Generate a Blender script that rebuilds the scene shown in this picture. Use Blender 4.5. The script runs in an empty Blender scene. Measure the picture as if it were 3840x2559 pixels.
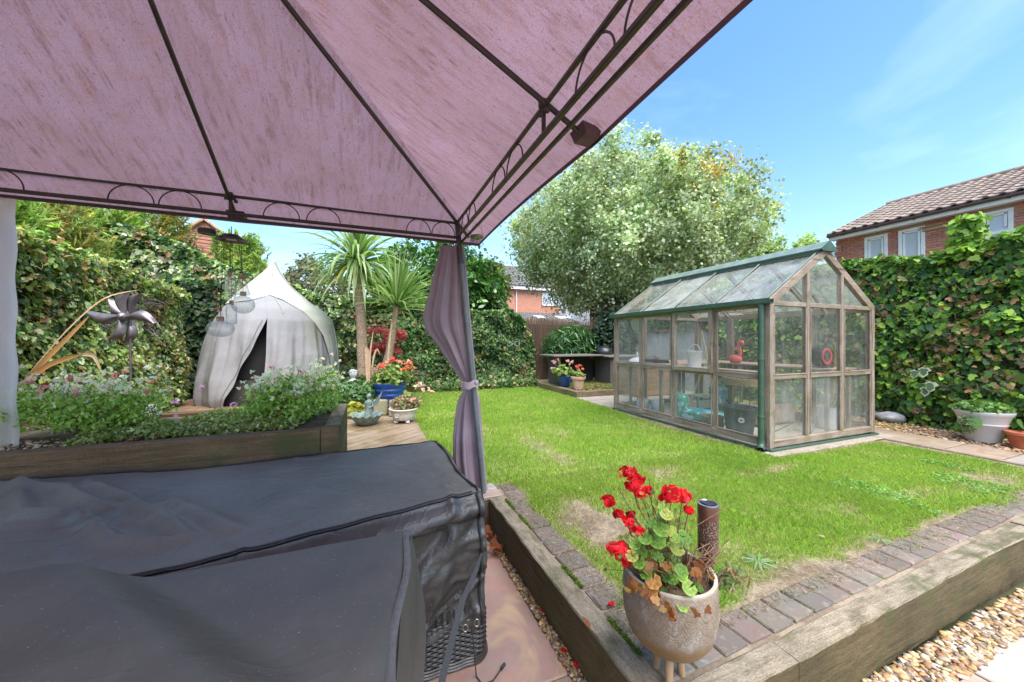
import bpy, math, random
import numpy as np
from mathutils import Vector, Matrix
R = random.Random(7)
NR = np.random.RandomState(11)
S = bpy.context.scene
COL = S.collection
PI = math.pi

# ------------------------------------------------------------------ camera
CAM_H = 1.2
TH = math.atan(536 / 1366.0)
SN, CS = math.sin(TH), math.cos(TH)
cd = bpy.data.cameras.new('camera')
cd.sensor_width = 36.0
cd.lens = 36.0 * 1366 / 3840
cd.clip_start = 0.02
cd.clip_end = 3000
cam = bpy.data.objects.new('camera', cd)
cam.location = (0, 0, CAM_H)
cam.rotation_euler = (math.radians(90), 0, -TH)
COL.objects.link(cam)
S.camera = cam

# ------------------------------------------------------------------ sky
SUN_EL, SUN_AZ = math.radians(64), math.radians(178)   # azimuth clockwise from +Y (garden north)
w = bpy.data.worlds.new('World')
S.world = w
w.use_nodes = True
nt = w.node_tree
nt.nodes.clear()
def wn(t, **k):
    n = nt.nodes.new(t)
    for a, b in k.items(): setattr(n, a, b)
    return n
sky = wn('ShaderNodeTexSky', sky_type='NISHITA', sun_disc=False, sun_elevation=SUN_EL, sun_rotation=SUN_AZ,
         air_density=1.3, dust_density=1.1, ozone_density=2.5)
tc = wn('ShaderNodeTexCoord')
mp = wn('ShaderNodeMapping')
mp.inputs['Scale'].default_value = (1.0, 0.9, 3.0)
mp.inputs['Rotation'].default_value = (0.1, 0.35, 0.4)
nz = wn('ShaderNodeTexNoise')
nz.inputs['Scale'].default_value = 1.6
nz.inputs['Detail'].default_value = 7
nz.inputs['Roughness'].default_value = 0.55
nz.inputs['Distortion'].default_value = 0.6
cr = wn('ShaderNodeValToRGB')
cr.color_ramp.elements[0].position = 0.48
cr.color_ramp.elements[0].color = (0, 0, 0, 1)
cr.color_ramp.elements[1].position = 0.85
cr.color_ramp.elements[1].color = (0.16, 0.16, 0.16, 1)
mxc = wn('ShaderNodeMixRGB')
mxc.inputs[2].default_value = (9.5, 10.5, 11.5, 1)
hs = wn('ShaderNodeHueSaturation')
hs.inputs['Saturation'].default_value = 1.22
hs.inputs['Hue'].default_value = 0.5
bg = wn('ShaderNodeBackground')
bg.inputs['Strength'].default_value = 0.060
wo = wn('ShaderNodeOutputWorld')
L = nt.links.new
L(tc.outputs['Generated'], mp.inputs['Vector'])
L(mp.outputs[0], nz.inputs['Vector'])
L(nz.outputs[0], cr.inputs[0])
L(sky.outputs[0], hs.inputs['Color'])
L(hs.outputs[0], mxc.inputs[1])
L(cr.outputs[0], mxc.inputs[0])
L(mxc.outputs[0], bg.inputs['Color'])
L(bg.outputs[0], wo.inputs['Surface'])

# ------------------------------------------------------------------ sun (thin cloud: soft)
sl = bpy.data.lights.new('sun', 'SUN')
sl.energy = 1.5
sl.angle = math.radians(60)
sl.color = (1.0, 0.95, 0.88)
sun = bpy.data.objects.new('sun', sl)
sd = Vector((math.sin(SUN_AZ) * math.cos(SUN_EL), math.cos(SUN_AZ) * math.cos(SUN_EL), math.sin(SUN_EL)))
sun.rotation_euler = sd.to_track_quat('Z', 'Y').to_euler()
sun.location = (0, 0, 20)
COL.objects.link(sun)

S.view_settings.view_transform = 'Standard'
S.view_settings.look = 'None'
S.view_settings.gamma = 1
S.view_settings.exposure = 2.42
S.view_settings.use_curve_mapping = False
S.render.engine = 'CYCLES'
S.cycles.max_bounces = 8
S.cycles.transparent_max_bounces = 24
S.cycles.transmission_bounces = 6
S.cycles.caustics_reflective = False
S.cycles.caustics_refractive = False
S.cycles.use_denoising = True

# ------------------------------------------------------------------ survey helpers (points of the real place)
def ray(px, py):
    a = (px - 1920) / 1366.0
    b = (1279.5 - py) / 1366.0
    return (SN + CS * a, CS - SN * a, b)
def PZ(px, py, z=0.0):
    d = ray(px, py); t = (z - CAM_H) / d[2]
    return Vector((d[0] * t, d[1] * t, z))
def PX(px, py, x):
    d = ray(px, py); t = x / d[0]
    return Vector((x, d[1] * t, CAM_H + d[2] * t))
def PY(px, py, y):
    d = ray(px, py); t = y / d[1]
    return Vector((d[0] * t, y, CAM_H + d[2] * t))
def PD(px, py, D):
    d = ray(px, py)
    return Vector((d[0] * D, d[1] * D, CAM_H + d[2] * D))

# ------------------------------------------------------------------ materials
def _rgba(c): return (c[0], c[1], c[2], 1)
class Mt:
    def __init__(s, name):
        s.m = bpy.data.materials.new(name); s.m.use_nodes = True
        s.t = s.m.node_tree; s.t.nodes.clear()
        s.out = s.n('ShaderNodeOutputMaterial')
        s.p = s.n('ShaderNodeBsdfPrincipled')
        s.l(s.p.outputs[0], s.out.inputs[0])
        g = s.n('ShaderNodeNewGeometry'); s.pos = g.outputs['Position']; s.nrm = g.outputs['Normal']
    def n(s, t, **k):
        x = s.t.nodes.new(t)
        for a, b in k.items(): setattr(x, a, b)
        return x
    def l(s, a, b): s.t.links.new(a, b)
    def noise(s, scale=5, detail=5, stretch=None, vec=None, rough=.6, dist=0.0):
        v = vec or s.pos
        if stretch:
            m = s.n('ShaderNodeMapping'); m.inputs['Scale'].default_value = stretch
            s.l(v, m.inputs['Vector']); v = m.outputs[0]
        x = s.n('ShaderNodeTexNoise'); x.inputs['Scale'].default_value = scale
        x.inputs['Detail'].default_value = detail; x.inputs['Roughness'].default_value = rough
        x.inputs['Distortion'].default_value = dist
        s.l(v, x.inputs['Vector'])
        return x.outputs[0]
    def ramp(s, f, stops):
        r = s.n('ShaderNodeValToRGB'); e = r.color_ramp.elements
        while len(e) < len(stops): e.new(.5)
        for i, (p, c) in enumerate(stops):
            e[i].position = p
            e[i].color = _rgba(c) if hasattr(c, '__len__') else (c, c, c, 1)
        s.l(f, r.inputs[0]); return r.outputs[0]
    def mix(s, f, a, b, mode='MIX'):
        x = s.n('ShaderNodeMixRGB', blend_type=mode)
        for i, v in enumerate((f, a, b)):
            if hasattr(v, 'is_linked') or hasattr(v, 'links'): s.l(v, x.inputs[i])
            elif hasattr(v, '__len__'): x.inputs[i].default_value = _rgba(v)
            else: x.inputs[i].default_value = v if i == 0 else (v, v, v, 1)
        return x.outputs[0]
    def math(s, op, a, b=0.0):
        x = s.n('ShaderNodeMath', operation=op)
        for i, v in enumerate((a, b)):
            if hasattr(v, 'links'): s.l(v, x.inputs[i])
            else: x.inputs[i].default_value = v
        return x.outputs[0]
    def bump(s, h, strength=.3, dist=.01):
        b = s.n('ShaderNodeBump'); b.inputs['Strength'].default_value = strength
        b.inputs['Distance'].default_value = dist
        s.l(h, b.inputs['Height']); s.l(b.outputs[0], s.p.inputs['Normal']); return b
    def set(s, col=None, rough=None, metal=None, spec=None):
        if col is not None:
            if hasattr(col, 'links'): s.l(col, s.p.inputs['Base Color'])
            else: s.p.inputs['Base Color'].default_value = _rgba(col)
        if rough is not None:
            if hasattr(rough, 'links'): s.l(rough, s.p.inputs['Roughness'])
            else: s.p.inputs['Roughness'].default_value = rough
        if metal is not None: s.p.inputs['Metallic'].default_value = metal
        if spec is not None: s.p.inputs['Specular IOR Level'].default_value = spec
        return s
    def rand(s, col, amt=.25, hue=.02):
        o = s.n('ShaderNodeObjectInfo'); h = s.n('ShaderNodeHueSaturation')
        s.l(s.math('ADD', s.math('MULTIPLY', o.outputs['Random'], amt * 2), 1 - amt), h.inputs['Value'])
        s.l(s.math('ADD', s.math('MULTIPLY', s.math('FRACT', s.math('MULTIPLY', o.outputs['Random'], 7.3)), hue * 2), .5 - hue), h.inputs['Hue'])
        if hasattr(col, 'links'): s.l(col, h.inputs['Color'])
        else: h.inputs['Color'].default_value = _rgba(col)
        return h.outputs[0]
    def trans(s, fac, col=None):
        t = s.n('ShaderNodeBsdfTranslucent'); mx = s.n('ShaderNodeMixShader')
        if col is not None and hasattr(col, 'links'): s.l(col, t.inputs[0])
        elif col is not None: t.inputs[0].default_value = _rgba(col)
        mx.inputs[0].default_value = fac
        s.l(s.p.outputs[0], mx.inputs[1]); s.l(t.outputs[0], mx.inputs[2]); s.l(mx.outputs[0], s.out.inputs[0])
        return s

def simple(name, c1, c2=None, scale=6, stretch=None, rough=.6, bump=.15, bscale=60, metal=0, spec=.5, lo=.35, hi=.65, rnd=0, dist=.004):
    m = Mt(name)
    c2 = c2 or tuple(v * .72 for v in c1)
    c = m.mix(m.ramp(m.noise(scale, 6, stretch), [(lo, 0), (hi, 1)]), c1, c2)
    if rnd: c = m.rand(c, rnd)
    m.set(c, rough, metal, spec)
    if bump: m.bump(m.noise(bscale, 4, stretch), bump, dist)
    return m.m
def wood(name, c1, c2, axis=0, moss=None, rnd=0, fine=90, bump=.35, rough=.75, crack=True, bleach_lit=None):
    """grain that runs along the world axis given"""
    m = Mt(name)
    st = [1, 1, 1]; st[axis] = .06
    g = m.noise(fine, 5, tuple(st), rough=.65)
    b = m.noise(3.0, 5)
    g2 = m.noise(fine * 4.5, 3, tuple(st))
    c = m.mix(m.ramp(g, [(.32, 0), (.68, 1)]), c1, c2)
    c = m.mix(.55, c, m.ramp(g2, [(.3, .55), (.7, 1.4)]), 'MULTIPLY')
    c = m.mix(m.math('MULTIPLY', m.ramp(b, [(.4, 0), (.7, 1)]), .55), c, tuple(v * .62 for v in c2))
    if crack:
        k = m.noise(fine * .45, 3, tuple(st), rough=.5)
        c = m.mix(m.ramp(k, [(.62, 0), (.70, .75)]), c, tuple(v * .3 for v in c2))
    spk = m.noise(230, 4, tuple(min(1, v * 6) for v in st), rough=.8); c = m.mix(.6, c, m.ramp(spk, [(.36, .5), (.64, 1.45)]), 'MULTIPLY')
    if bleach_lit:      # tops paler: weathering plus the brighter light on them put into the colour
        sn = m.n('ShaderNodeSeparateXYZ'); m.l(m.nrm, sn.inputs[0])
        bb_ = m.mix(.7, bleach_lit, m.ramp(g, [(.3, .55), (.7, 1.3)]), 'MULTIPLY'); bb_ = m.mix(m.ramp(m.noise(16, 6, tuple(min(1, v * 5) for v in st)), [(.50, 0), (.64, .7)]), bb_, c2); bb_ = m.mix(.75, bb_, m.ramp(spk, [(.36, .5), (.64, 1.45)]), 'MULTIPLY')
        c = m.mix(m.math('MULTIPLY', m.ramp(sn.outputs['Z'], [(.5, 0), (.9, 1)]), m.ramp(b, [(.3, .9), (.75, .45)])), c, bb_)
    if moss:
        mz = m.noise(4.5, 6); c = m.mix(m.ramp(mz, [(.52, 0), (.66, .75)]), c, moss)
    if rnd: c = m.rand(c, rnd, .01)
    m.set(c, rough, 0, .3)
    m.bump(m.math('ADD', g, m.math('MULTIPLY', g2, .5)), bump, .004)
    return m.m
def leafmat(name, rough=.5, tr=.38, spec=.35):
    m = Mt(name)
    a = m.n('ShaderNodeAttribute'); a.attribute_name = 'col'
    v = m.noise(90, 2)
    c = m.mix(.35, a.outputs['Color'], m.ramp(v, [(.3, .55), (.7, 1.4)]), 'MULTIPLY')
    m.set(c, rough, 0, spec)
    m.trans(tr, m.mix(1.0, c, (1.25, 1.35, .7), 'MULTIPLY'))
    return m.m

# ------------------------------------------------------------------ mesh builder
def wl(o):
    v = Vector((0, 0, 0))
    while o is not None:
        v += o.location; o = o.parent
    return v
class MB:
    def __init__(s): s.v = []; s.f = []; s.uv = None
    def add(s, vs, fs):
        n = len(s.v); s.v.extend([tuple(a) for a in vs]); s.f.extend([tuple(i + n for i in f) for f in fs]); return n
    def box(s, x0, x1, y0, y1, z0, z1):
        return s.cbox((x0 + x1) / 2, (y0 + y1) / 2, (z0 + z1) / 2, x1 - x0, y1 - y0, z1 - z0, 0)
    def cbox(s, cx, cy, cz, sx, sy, sz, b=.004, M=None):
        hx, hy, hz = sx / 2, sy / 2, sz / 2
        if b <= 0:
            vs = [(x, y, z) for x in (-hx, hx) for y in (-hy, hy) for z in (-hz, hz)]
            fs = [(0, 1, 3, 2), (4, 6, 7, 5), (0, 4, 5, 1), (2, 3, 7, 6), (0, 2, 6, 4), (1, 5, 7, 3)]
        else:
            b = min(b, hx * .45, hy * .45, hz * .45)
            vs = []; idx = {}
            for i, a in enumerate((-1, 1)):
                for j, c in enumerate((-1, 1)):
                    for k, e in enumerate((-1, 1)):
                        for ax in range(3):
                            p = [a * (hx - b), c * (hy - b), e * (hz - b)]
                            p[ax] = (a * hx, c * hy, e * hz)[ax]
                            idx[(i, j, k, ax)] = len(vs); vs.append(tuple(p))
            fs = []
            def q(l): fs.append(tuple(idx[t] for t in l))
            for i in (0, 1):
                q([(i, 0, 0, 0), (i, 1, 0, 0), (i, 1, 1, 0), (i, 0, 1, 0)][::1 if i else -1])
                q([(0, i, 0, 1), (0, i, 1, 1), (1, i, 1, 1), (1, i, 0, 1)][::1 if i else -1])
                q([(0, 0, i, 2), (1, 0, i, 2), (1, 1, i, 2), (0, 1, i, 2)][::1 if i else -1])
            for j in (0, 1):
                for k in (0, 1):
                    q([(0, j, k, 1), (1, j, k, 1), (1, j, k, 2), (0, j, k, 2)][::1 if j != k else -1][::-1])
                    q([(j, 0, k, 0), (j, 1, k, 0), (j, 1, k, 2), (j, 0, k, 2)][::1 if j == k else -1][::-1])
                    q([(j, k, 0, 0), (j, k, 1, 0), (j, k, 1, 1), (j, k, 0, 1)][::1 if j != k else -1][::-1])
            for i in (0, 1):
                for j in (0, 1):
                    for k in (0, 1):
                        q([(i, j, k, 0), (i, j, k, 1), (i, j, k, 2)][::1 if (i + j + k) % 2 else -1])
        c = Vector((cx, cy, cz))
        vs = [(M @ Vector(v) if M is not None else Vector(v)) + c for v in vs]
        return s.add(vs, fs)
    def beam(s, p0, p1, w, h, b=.003, n=1, jit=0, up=(0, 0, 1)):
        """a sawn bar from p0 to p1, w across and h along 'up', edges taken off"""
        p0, p1 = Vector(p0), Vector(p1); d = (p1 - p0).normalized(); up = Vector(up)
        if abs(d.dot(up)) > .98: up = Vector((0, 1, 0))
        sx = d.cross(up).normalized(); sz = sx.cross(d).normalized()
        a, c = w / 2, h / 2
        pr = [(-a + b, -c), (a - b, -c), (a, -c + b), (a, c - b), (a - b, c), (-a + b, c), (-a, c - b), (-a, -c + b)] if b > 0 else [(-a, -c), (a, -c), (a, c), (-a, c)]
        m = len(pr); vs = []; fs = []
        for i in range(n + 1):
            q = p0.lerp(p1, i / n)
            ox, oz = R.uniform(-jit, jit), R.uniform(-jit, jit)
            for (x, z) in pr:
                vs.append(q + sx * (x + ox + R.uniform(-jit, jit) * .6) + sz * (z + oz + R.uniform(-jit, jit) * .6))
        for i in range(n):
            for k in range(m):
                k2 = (k + 1) % m
                fs.append((i * m + k, i * m + k2, (i + 1) * m + k2, (i + 1) * m + k))
        fs.append(tuple(range(m))[::-1]); fs.append(tuple(n * m + k for k in range(m)))
        s.add(vs, fs)
    def tube(s, pts, r, n=8, caps=True, rs=None):
        pts = [Vector(p) for p in pts]; m = len(pts); vs = []; fs = []
        t0 = (pts[1] - pts[0]).normalized()
        ref = Vector((0, 0, 1)) if abs(t0.z) < .9 else Vector((1, 0, 0))
        for i, p in enumerate(pts):
            t = (pts[min(i + 1, m - 1)] - pts[max(i - 1, 0)]).normalized()
            a = t.cross(ref)
            if a.length < 1e-5: a = t.orthogonal()
            a.normalize(); ref = a.cross(t).normalized() * 1.0
            bb = ref
            rr = rs[i] if rs else r
            for k in range(n):
                an = 2 * PI * k / n
                vs.append(p + a * (math.cos(an) * rr) + bb * (math.sin(an) * rr))
        for i in range(m - 1):
            for k in range(n):
                k2 = (k + 1) % n
                fs.append((i * n + k, i * n + k2, (i + 1) * n + k2, (i + 1) * n + k))
        if caps: fs.append(tuple(range(n))[::-1]); fs.append(tuple((m - 1) * n + k for k in range(n)))
        s.add(vs, fs)
    def lathe(s, prof, c=(0, 0, 0), n=24, axis='z', wob=None, sx=1, sy=1, closed=False):
        vs = []; fs = []; m = len(prof)
        for i, (r, z) in enumerate(prof):
            for k in range(n):
                a = 2 * PI * k / n
                rr = r * (wob(a, i / (m - 1)) if wob else 1)
                v = (rr * math.cos(a) * sx, rr * math.sin(a) * sy, z)
                if axis == 'y': v = (v[0], v[2], v[1])
                if axis == 'x': v = (v[2], v[0], v[1])
                vs.append((c[0] + v[0], c[1] + v[1], c[2] + v[2]))
        for i in range(m - 1):
            for k in range(n):
                k2 = (k + 1) % n
                fs.append((i * n + k, i * n + k2, (i + 1) * n + k2, (i + 1) * n + k))
        if prof[0][0] > 1e-5 and not closed: fs.append(tuple(range(n))[::-1])
        if prof[-1][0] > 1e-5 and not closed: fs.append(tuple((m - 1) * n + k for k in range(n)))
        s.add(vs, fs)
    def grid(s, f, nu, nv):
        vs = [f(i / nu, j / nv) for j in range(nv + 1) for i in range(nu + 1)]
        fs = [(j * (nu + 1) + i, j * (nu + 1) + i + 1, (j + 1) * (nu + 1) + i + 1, (j + 1) * (nu + 1) + i) for j in range(nv) for i in range(nu)]
        s.add(vs, fs)
    def mesh(s, name, smooth=False, off=None):
        me = bpy.data.meshes.new(name)
        o = off or Vector((0, 0, 0))
        me.from_pydata([(v[0] - o.x, v[1] - o.y, v[2] - o.z) for v in s.v], [], s.f)
        if s.uv is not None:
            u = me.uv_layers.new(name='UVMap')
            li = np.zeros(len(me.loops), dtype=np.int32); me.loops.foreach_get('vertex_index', li)
            u.data.foreach_set('uv', np.array(s.uv, dtype=np.float32)[li].ravel())
        if smooth:
            me.polygons.foreach_set('use_smooth', [True] * len(me.polygons))
            if smooth != 2:
                try: me.set_sharp_from_angle(angle=math.radians(60))
                except Exception: pass
        me.update(); return me
    def build(s, name, mat, parent=None, smooth=False, **props):
        off = wl(parent) if parent else None
        me = s.mesh(name, smooth, off)
        me.materials.append(mat)
        return link(name, me, parent, **props)
def link(name, me, parent=None, loc=None, **props):
    o = bpy.data.objects.new(name, me); COL.objects.link(o)
    if parent: o.parent = parent
    if loc is not None: o.location = loc
    for k, v in props.items(): o[k] = v
    return o
def thing(name, label, cat, loc=(0, 0, 0), group=None, rotz=0):
    o = bpy.data.objects.new(name, None); COL.objects.link(o)
    o.empty_display_size = .05; o.location = loc; o.rotation_euler = (0, 0, rotz)
    o['label'] = label; o['category'] = cat
    if group: o['group'] = group
    return o
def tag(o, label, cat, group=None):
    o['label'] = label; o['category'] = cat
    if group: o['group'] = group
    return o
def dup(o, loc=None, rotz=None, label=None, parent=None):
    c = o.copy(); COL.objects.link(c)
    if parent: c.parent = parent
    if loc is not None: c.location = loc
    if rotz is not None: c.rotation_euler = (0, 0, rotz)
    if label: c['label'] = label
    for ch in list(o.children): dup(ch, parent=c)
    return c

# ------------------------------------------------------------------ scattered leaves, blades, stones (numpy)
def hash2(ix, iy, seed):
    n = (ix.astype(np.int64) * 374761393 + iy.astype(np.int64) * 668265263 + seed * 1442695041) & 0xffffffff
    n = ((n ^ (n >> 13)) * 1274126177) & 0xffffffff
    return ((n ^ (n >> 16)) & 0xffff) / 65535.0
def vn(x, y, seed=0, octv=3):
    x = np.asarray(x, float); y = np.asarray(y, float); t = 0; a = 1; s = 0
    for k in range(octv):
        ix, iy = np.floor(x), np.floor(y); fx, fy = x - ix, y - iy
        fx = fx * fx * (3 - 2 * fx); fy = fy * fy * (3 - 2 * fy)
        h = lambda i, j: hash2(ix + i, iy + j, seed + k * 17)
        t = t + a * ((h(0, 0) * (1 - fx) + h(1, 0) * fx) * (1 - fy) + (h(0, 1) * (1 - fx) + h(1, 1) * fx) * fy)
        s += a; a *= .5; x = x * 2.03; y = y * 2.03
    return t / s
def npmesh(name, V, counts, idx, mat, parent=None, col=None, smooth=False, **props):
    """V (n,3); counts per face; idx flat vertex indices; col (n,3) per vertex"""
    me = bpy.data.meshes.new(name)
    off = np.array(wl(parent)) if parent else np.zeros(3)
    V = np.asarray(V, dtype=np.float32) - off.astype(np.float32)
    me.vertices.add(len(V)); me.vertices.foreach_set('co', V.ravel())
    counts = np.asarray(counts, dtype=np.int32)
    me.loops.add(len(idx)); me.loops.foreach_set('vertex_index', np.asarray(idx, dtype=np.int32).ravel())
    me.polygons.add(len(counts))
    st = np.zeros(len(counts), dtype=np.int32); st[1:] = np.cumsum(counts)[:-1]
    me.polygons.foreach_set('loop_start', st)
    try: me.polygons.foreach_set('loop_total', counts)
    except Exception: pass
    if smooth: me.polygons.foreach_set('use_smooth', np.ones(len(counts), dtype=bool))
    me.update(calc_edges=True)
    if col is not None:
        a = me.attributes.new('col', 'FLOAT_COLOR', 'POINT')
        c4 = np.ones((len(V), 4), dtype=np.float32); c4[:, :3] = col
        a.data.foreach_set('color', c4.ravel())
    me.materials.append(mat)
    return link(name, me, parent, **props)
def norm(a): return a / np.maximum(np.linalg.norm(a, axis=1, keepdims=True), 1e-9)
SH = {
 'quad': np.array([(-.5, 0, 0), (0, .5, .04), (.5, 0, 0), (0, -.5, .04)]),
 'oval': np.array([(-.62, 0, 0), (-.3, .26, .03), (.15, .3, .04), (.7, 0, -.05), (.15, -.3, .04), (-.3, -.26, .03)]),
 'ivy': np.array([(-.42, 0, .02), (-.5, .22, -.02), (-.22, .5, -.06), (-.02, .27, .03), (.25, .34, 0), (.62, 0, -.1), (.25, -.34, 0), (-.02, -.27, .03), (-.22, -.5, -.06), (-.5, -.22, -.02)]),
 'long': np.array([(-1, 0, 0), (-.4, .13, .04), (.4, .11, .03), (1, 0, -.08), (.4, -.11, .03), (-.4, -.13, .04)]),
 'round': np.array([(math.cos(a) * (.5 + .05 * math.cos(a * 9)), math.sin(a) * (.5 + .05 * math.cos(a * 9)), .06 * math.cos(2 * a)) for a in np.linspace(0, 2 * PI, 12, endpoint=False)]),
 'thin': np.array([(-1, 0, 0), (0, .07, .03), (1, 0, 0), (0, -.07, .03)]),
 'tri': np.array([(-.5, -.3, 0), (-.5, .3, 0), (.6, 0, 0)]),
}
def leaves(name, P, N, size, col, mat, shape='quad', parent=None, T=None, flutter=.5, **props):
    P = np.asarray(P, float); n = len(P)
    N = norm(np.asarray(N, float) + NR.normal(0, flutter, (n, 3)))
    if T is None: T = NR.normal(0, 1, (n, 3))
    T = np.asarray(T, float)
    T = norm(T - N * np.sum(T * N, 1, keepdims=True)); B = np.cross(N, T)
    sh = SH[shape]; m = len(sh); size = np.broadcast_to(np.asarray(size, float), (n,))
    V = P[:, None, :] + size[:, None, None] * (sh[None, :, 0, None] * T[:, None] + sh[None, :, 1, None] * B[:, None] + sh[None, :, 2, None] * N[:, None])
    C = np.repeat(np.broadcast_to(np.asarray(col, float), (n, 3)), m, axis=0)
    return npmesh(name, V.reshape(-1, 3), np.full(n, m), np.arange(n * m), mat, parent, C, **props)
def palette(n, cols, wts, jit=.18):
    cols = np.array(cols, float); wts = np.array(wts, float); wts /= wts.sum()
    k = NR.choice(len(cols), n, p=wts)
    return np.clip(cols[k] * (1 + NR.normal(0, jit, (n, 1))) * (1 + NR.normal(0, .06, (n, 3))), .004, 1)
def blobs(name, P, size, col, mat, parent=None, flat=.6, **props):
    """small stones: squashed, uneven 12-vertex pebbles"""
    t = (1 + 5 ** .5) / 2
    iv = np.array([(-1, t, 0), (1, t, 0), (-1, -t, 0), (1, -t, 0), (0, -1, t), (0, 1, t), (0, -1, -t), (0, 1, -t), (t, 0, -1), (t, 0, 1), (-t, 0, -1), (-t, 0, 1)], float)
    iv /= np.linalg.norm(iv[0])
    fc = np.array([(0, 11, 5), (0, 5, 1), (0, 1, 7), (0, 7, 10), (0, 10, 11), (1, 5, 9), (5, 11, 4), (11, 10, 2), (10, 7, 6), (7, 1, 8), (3, 9, 4), (3, 4, 2), (3, 2, 6), (3, 6, 8), (3, 8, 9), (4, 9, 5), (2, 4, 11), (6, 2, 10), (8, 6, 7), (9, 8, 1)])
    n = len(P); P = np.asarray(P, float)
    V = iv[None] * (1 + NR.uniform(-.18, .18, (n, 12, 1)))
    V = V * np.stack([NR.uniform(.8, 1.3, n), NR.uniform(.55, .85, n), NR.uniform(.75, 1.1, n) * flat], 1)[:, None]
    az = NR.uniform(0, 2 * PI, n); ca, sa = np.cos(az), np.sin(az)
    tl = NR.normal(0, .25, n); ct, st = np.cos(tl), np.sin(tl)
    y2 = V[..., 1] * ct[:, None] - V[..., 2] * st[:, None]; z2 = V[..., 1] * st[:, None] + V[..., 2] * ct[:, None]
    x2 = V[..., 0] * ca[:, None] - y2 * sa[:, None]; y3 = V[..., 0] * sa[:, None] + y2 * ca[:, None]
    V = np.stack([x2, y3, z2], -1) * (np.broadcast_to(size, (n,))[:, None, None] * .5) + P[:, None]
    F = (fc[None] + (np.arange(n) * 12)[:, None, None]).reshape(-1)
    C = np.repeat(np.broadcast_to(np.asarray(col, float), (n, 3)), 12, axis=0)
    return npmesh(name, V.reshape(-1, 3), np.full(n * 20, 3), F, mat, parent, C, smooth=True, **props)
def attrmat(name, rough=.7, bump=.2, bs=150, spec=.4):
    m = Mt(name); a = m.n('ShaderNodeAttribute'); a.attribute_name = 'col'
    c = m.mix(.5, a.outputs['Color'], m.ramp(m.noise(60, 4), [(.3, .6), (.7, 1.35)]), 'MULTIPLY')
    m.set(c, rough, 0, spec); m.bump(m.noise(bs, 3), bump, .003)
    return m.m
LEAF = leafmat('leaf')
LEAF_GLOSS = leafmat('leaf_glossy', .3, .25, .6)
PETAL = leafmat('petal', .6, .5, .2)
STONE = attrmat('stone')
# ================================================================== materials of the place
M_soil = simple('soil', (.10, .065, .04), (.2, .15, .10), 14, rough=.95, bump=.6, bscale=120, dist=.01)
M_timber_x = wood('timber_x', (.16, .12, .06), (.075, .06, .03), 0, moss=(.075, .08, .03), bump=.7, fine=70, bleach_lit=(.36, .30, .22))
M_timber_y = wood('timber_y', (.15, .12, .065), (.075, .065, .032), 1, moss=(.06, .068, .025), bump=.7, fine=70, bleach_lit=(.34, .285, .205))
M_deck = Mt('deck_board')
def _deck():
    m = M_deck
    mpn = m.n('ShaderNodeMapping'); mpn.inputs['Rotation'].default_value = (0, 0, -math.radians(37.8)); m.l(m.pos, mpn.inputs['Vector'])
    g = m.noise(80, 5, (.05, 1, 1), vec=mpn.outputs[0]); b = m.noise(3, 5)
    c = m.mix(m.ramp(g, [(.35, 0), (.65, 1)]), (.33, .25, .17), (.17, .125, .085))
    c = m.mix(m.ramp(b, [(.45, 0), (.62, .75)]), c, (.19, .13, .06))
    c = m.rand(c, .15, .01)
    m.set(c, m.ramp(b, [(.45, .7), (.6, .35)]), 0, .4); m.bump(g, .4, .004)
_deck(); M_deck = M_deck.m
def sandstone(name, a, b, c):
    m = Mt(name)
    n1 = m.noise(1.6, 4, (1.0, 2.2, 1), dist=1.2); n2 = m.noise(9, 6)
    col = m.mix(m.ramp(n1, [(.38, 0), (.55, 1)]), a, b)
    col = m.mix(m.ramp(m.noise(2.3, 3, (1.4, .7, 1), dist=2.0), [(.5, 0), (.62, .8)]), col, c)
    col = m.mix(.35, col, m.ramp(n2, [(.3, .7), (.7, 1.2)]), 'MULTIPLY')
    m.set(m.rand(col, .1, .008), .55, 0, .45); m.bump(n2, .25, .006); return m.m
M_slab_pink = sandstone('sandstone_pink', (.42, .23, .19), (.38, .25, .21), (.52, .36, .22))
M_slab_pale = sandstone('sandstone_pale', (.40, .36, .32), (.35, .31, .28), (.37, .33, .27))
M_slab_buff = sandstone('sandstone_buff', (.38, .29, .21), (.33, .25, .19), (.28, .2, .13))
M_brick = Mt('paver')
def _br():
    m = M_brick; n = m.noise(26, 6); n2 = m.noise(5, 4)
    c = m.mix(m.ramp(n2, [(.38, 0), (.6, 1)]), (.195, .145, .12), (.165, .145, .125))
    c = m.mix(m.ramp(n, [(.55, 0), (.7, .5)]), c, (.34, .3, .26))
    c = m.mix(m.ramp(m.noise(11, 5), [(.54, 0), (.66, .6)]), c, (.13, .14, .07))
    m.set(m.rand(c, .18, .012), .85, 0, .3); m.bump(n, .6, .006)
_br(); M_brick = M_brick.m
M_grassblade = leafmat('grass_blade', .5, .45, .35)
M_moss = leafmat('moss', .9, .1, .1)

# ================================================================== ground
mb = MB(); mb.box(-300, 400, -300, 500, -.9, -.32)
mb.build('ground', simple('far_ground', (.09, .11, .05), (.12, .12, .07), .3, rough=.95), kind='structure')
mb = MB(); mb.box(-14, .93, -9, 2.84, -.32, -.262); mb.box(.93, 12, -9, .90, -.32, -.262)
mb.build('patio_bed', simple('grit', (.26, .21, .15), (.16, .13, .1), 60, rough=.95, bump=.6), kind='structure')

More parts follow.
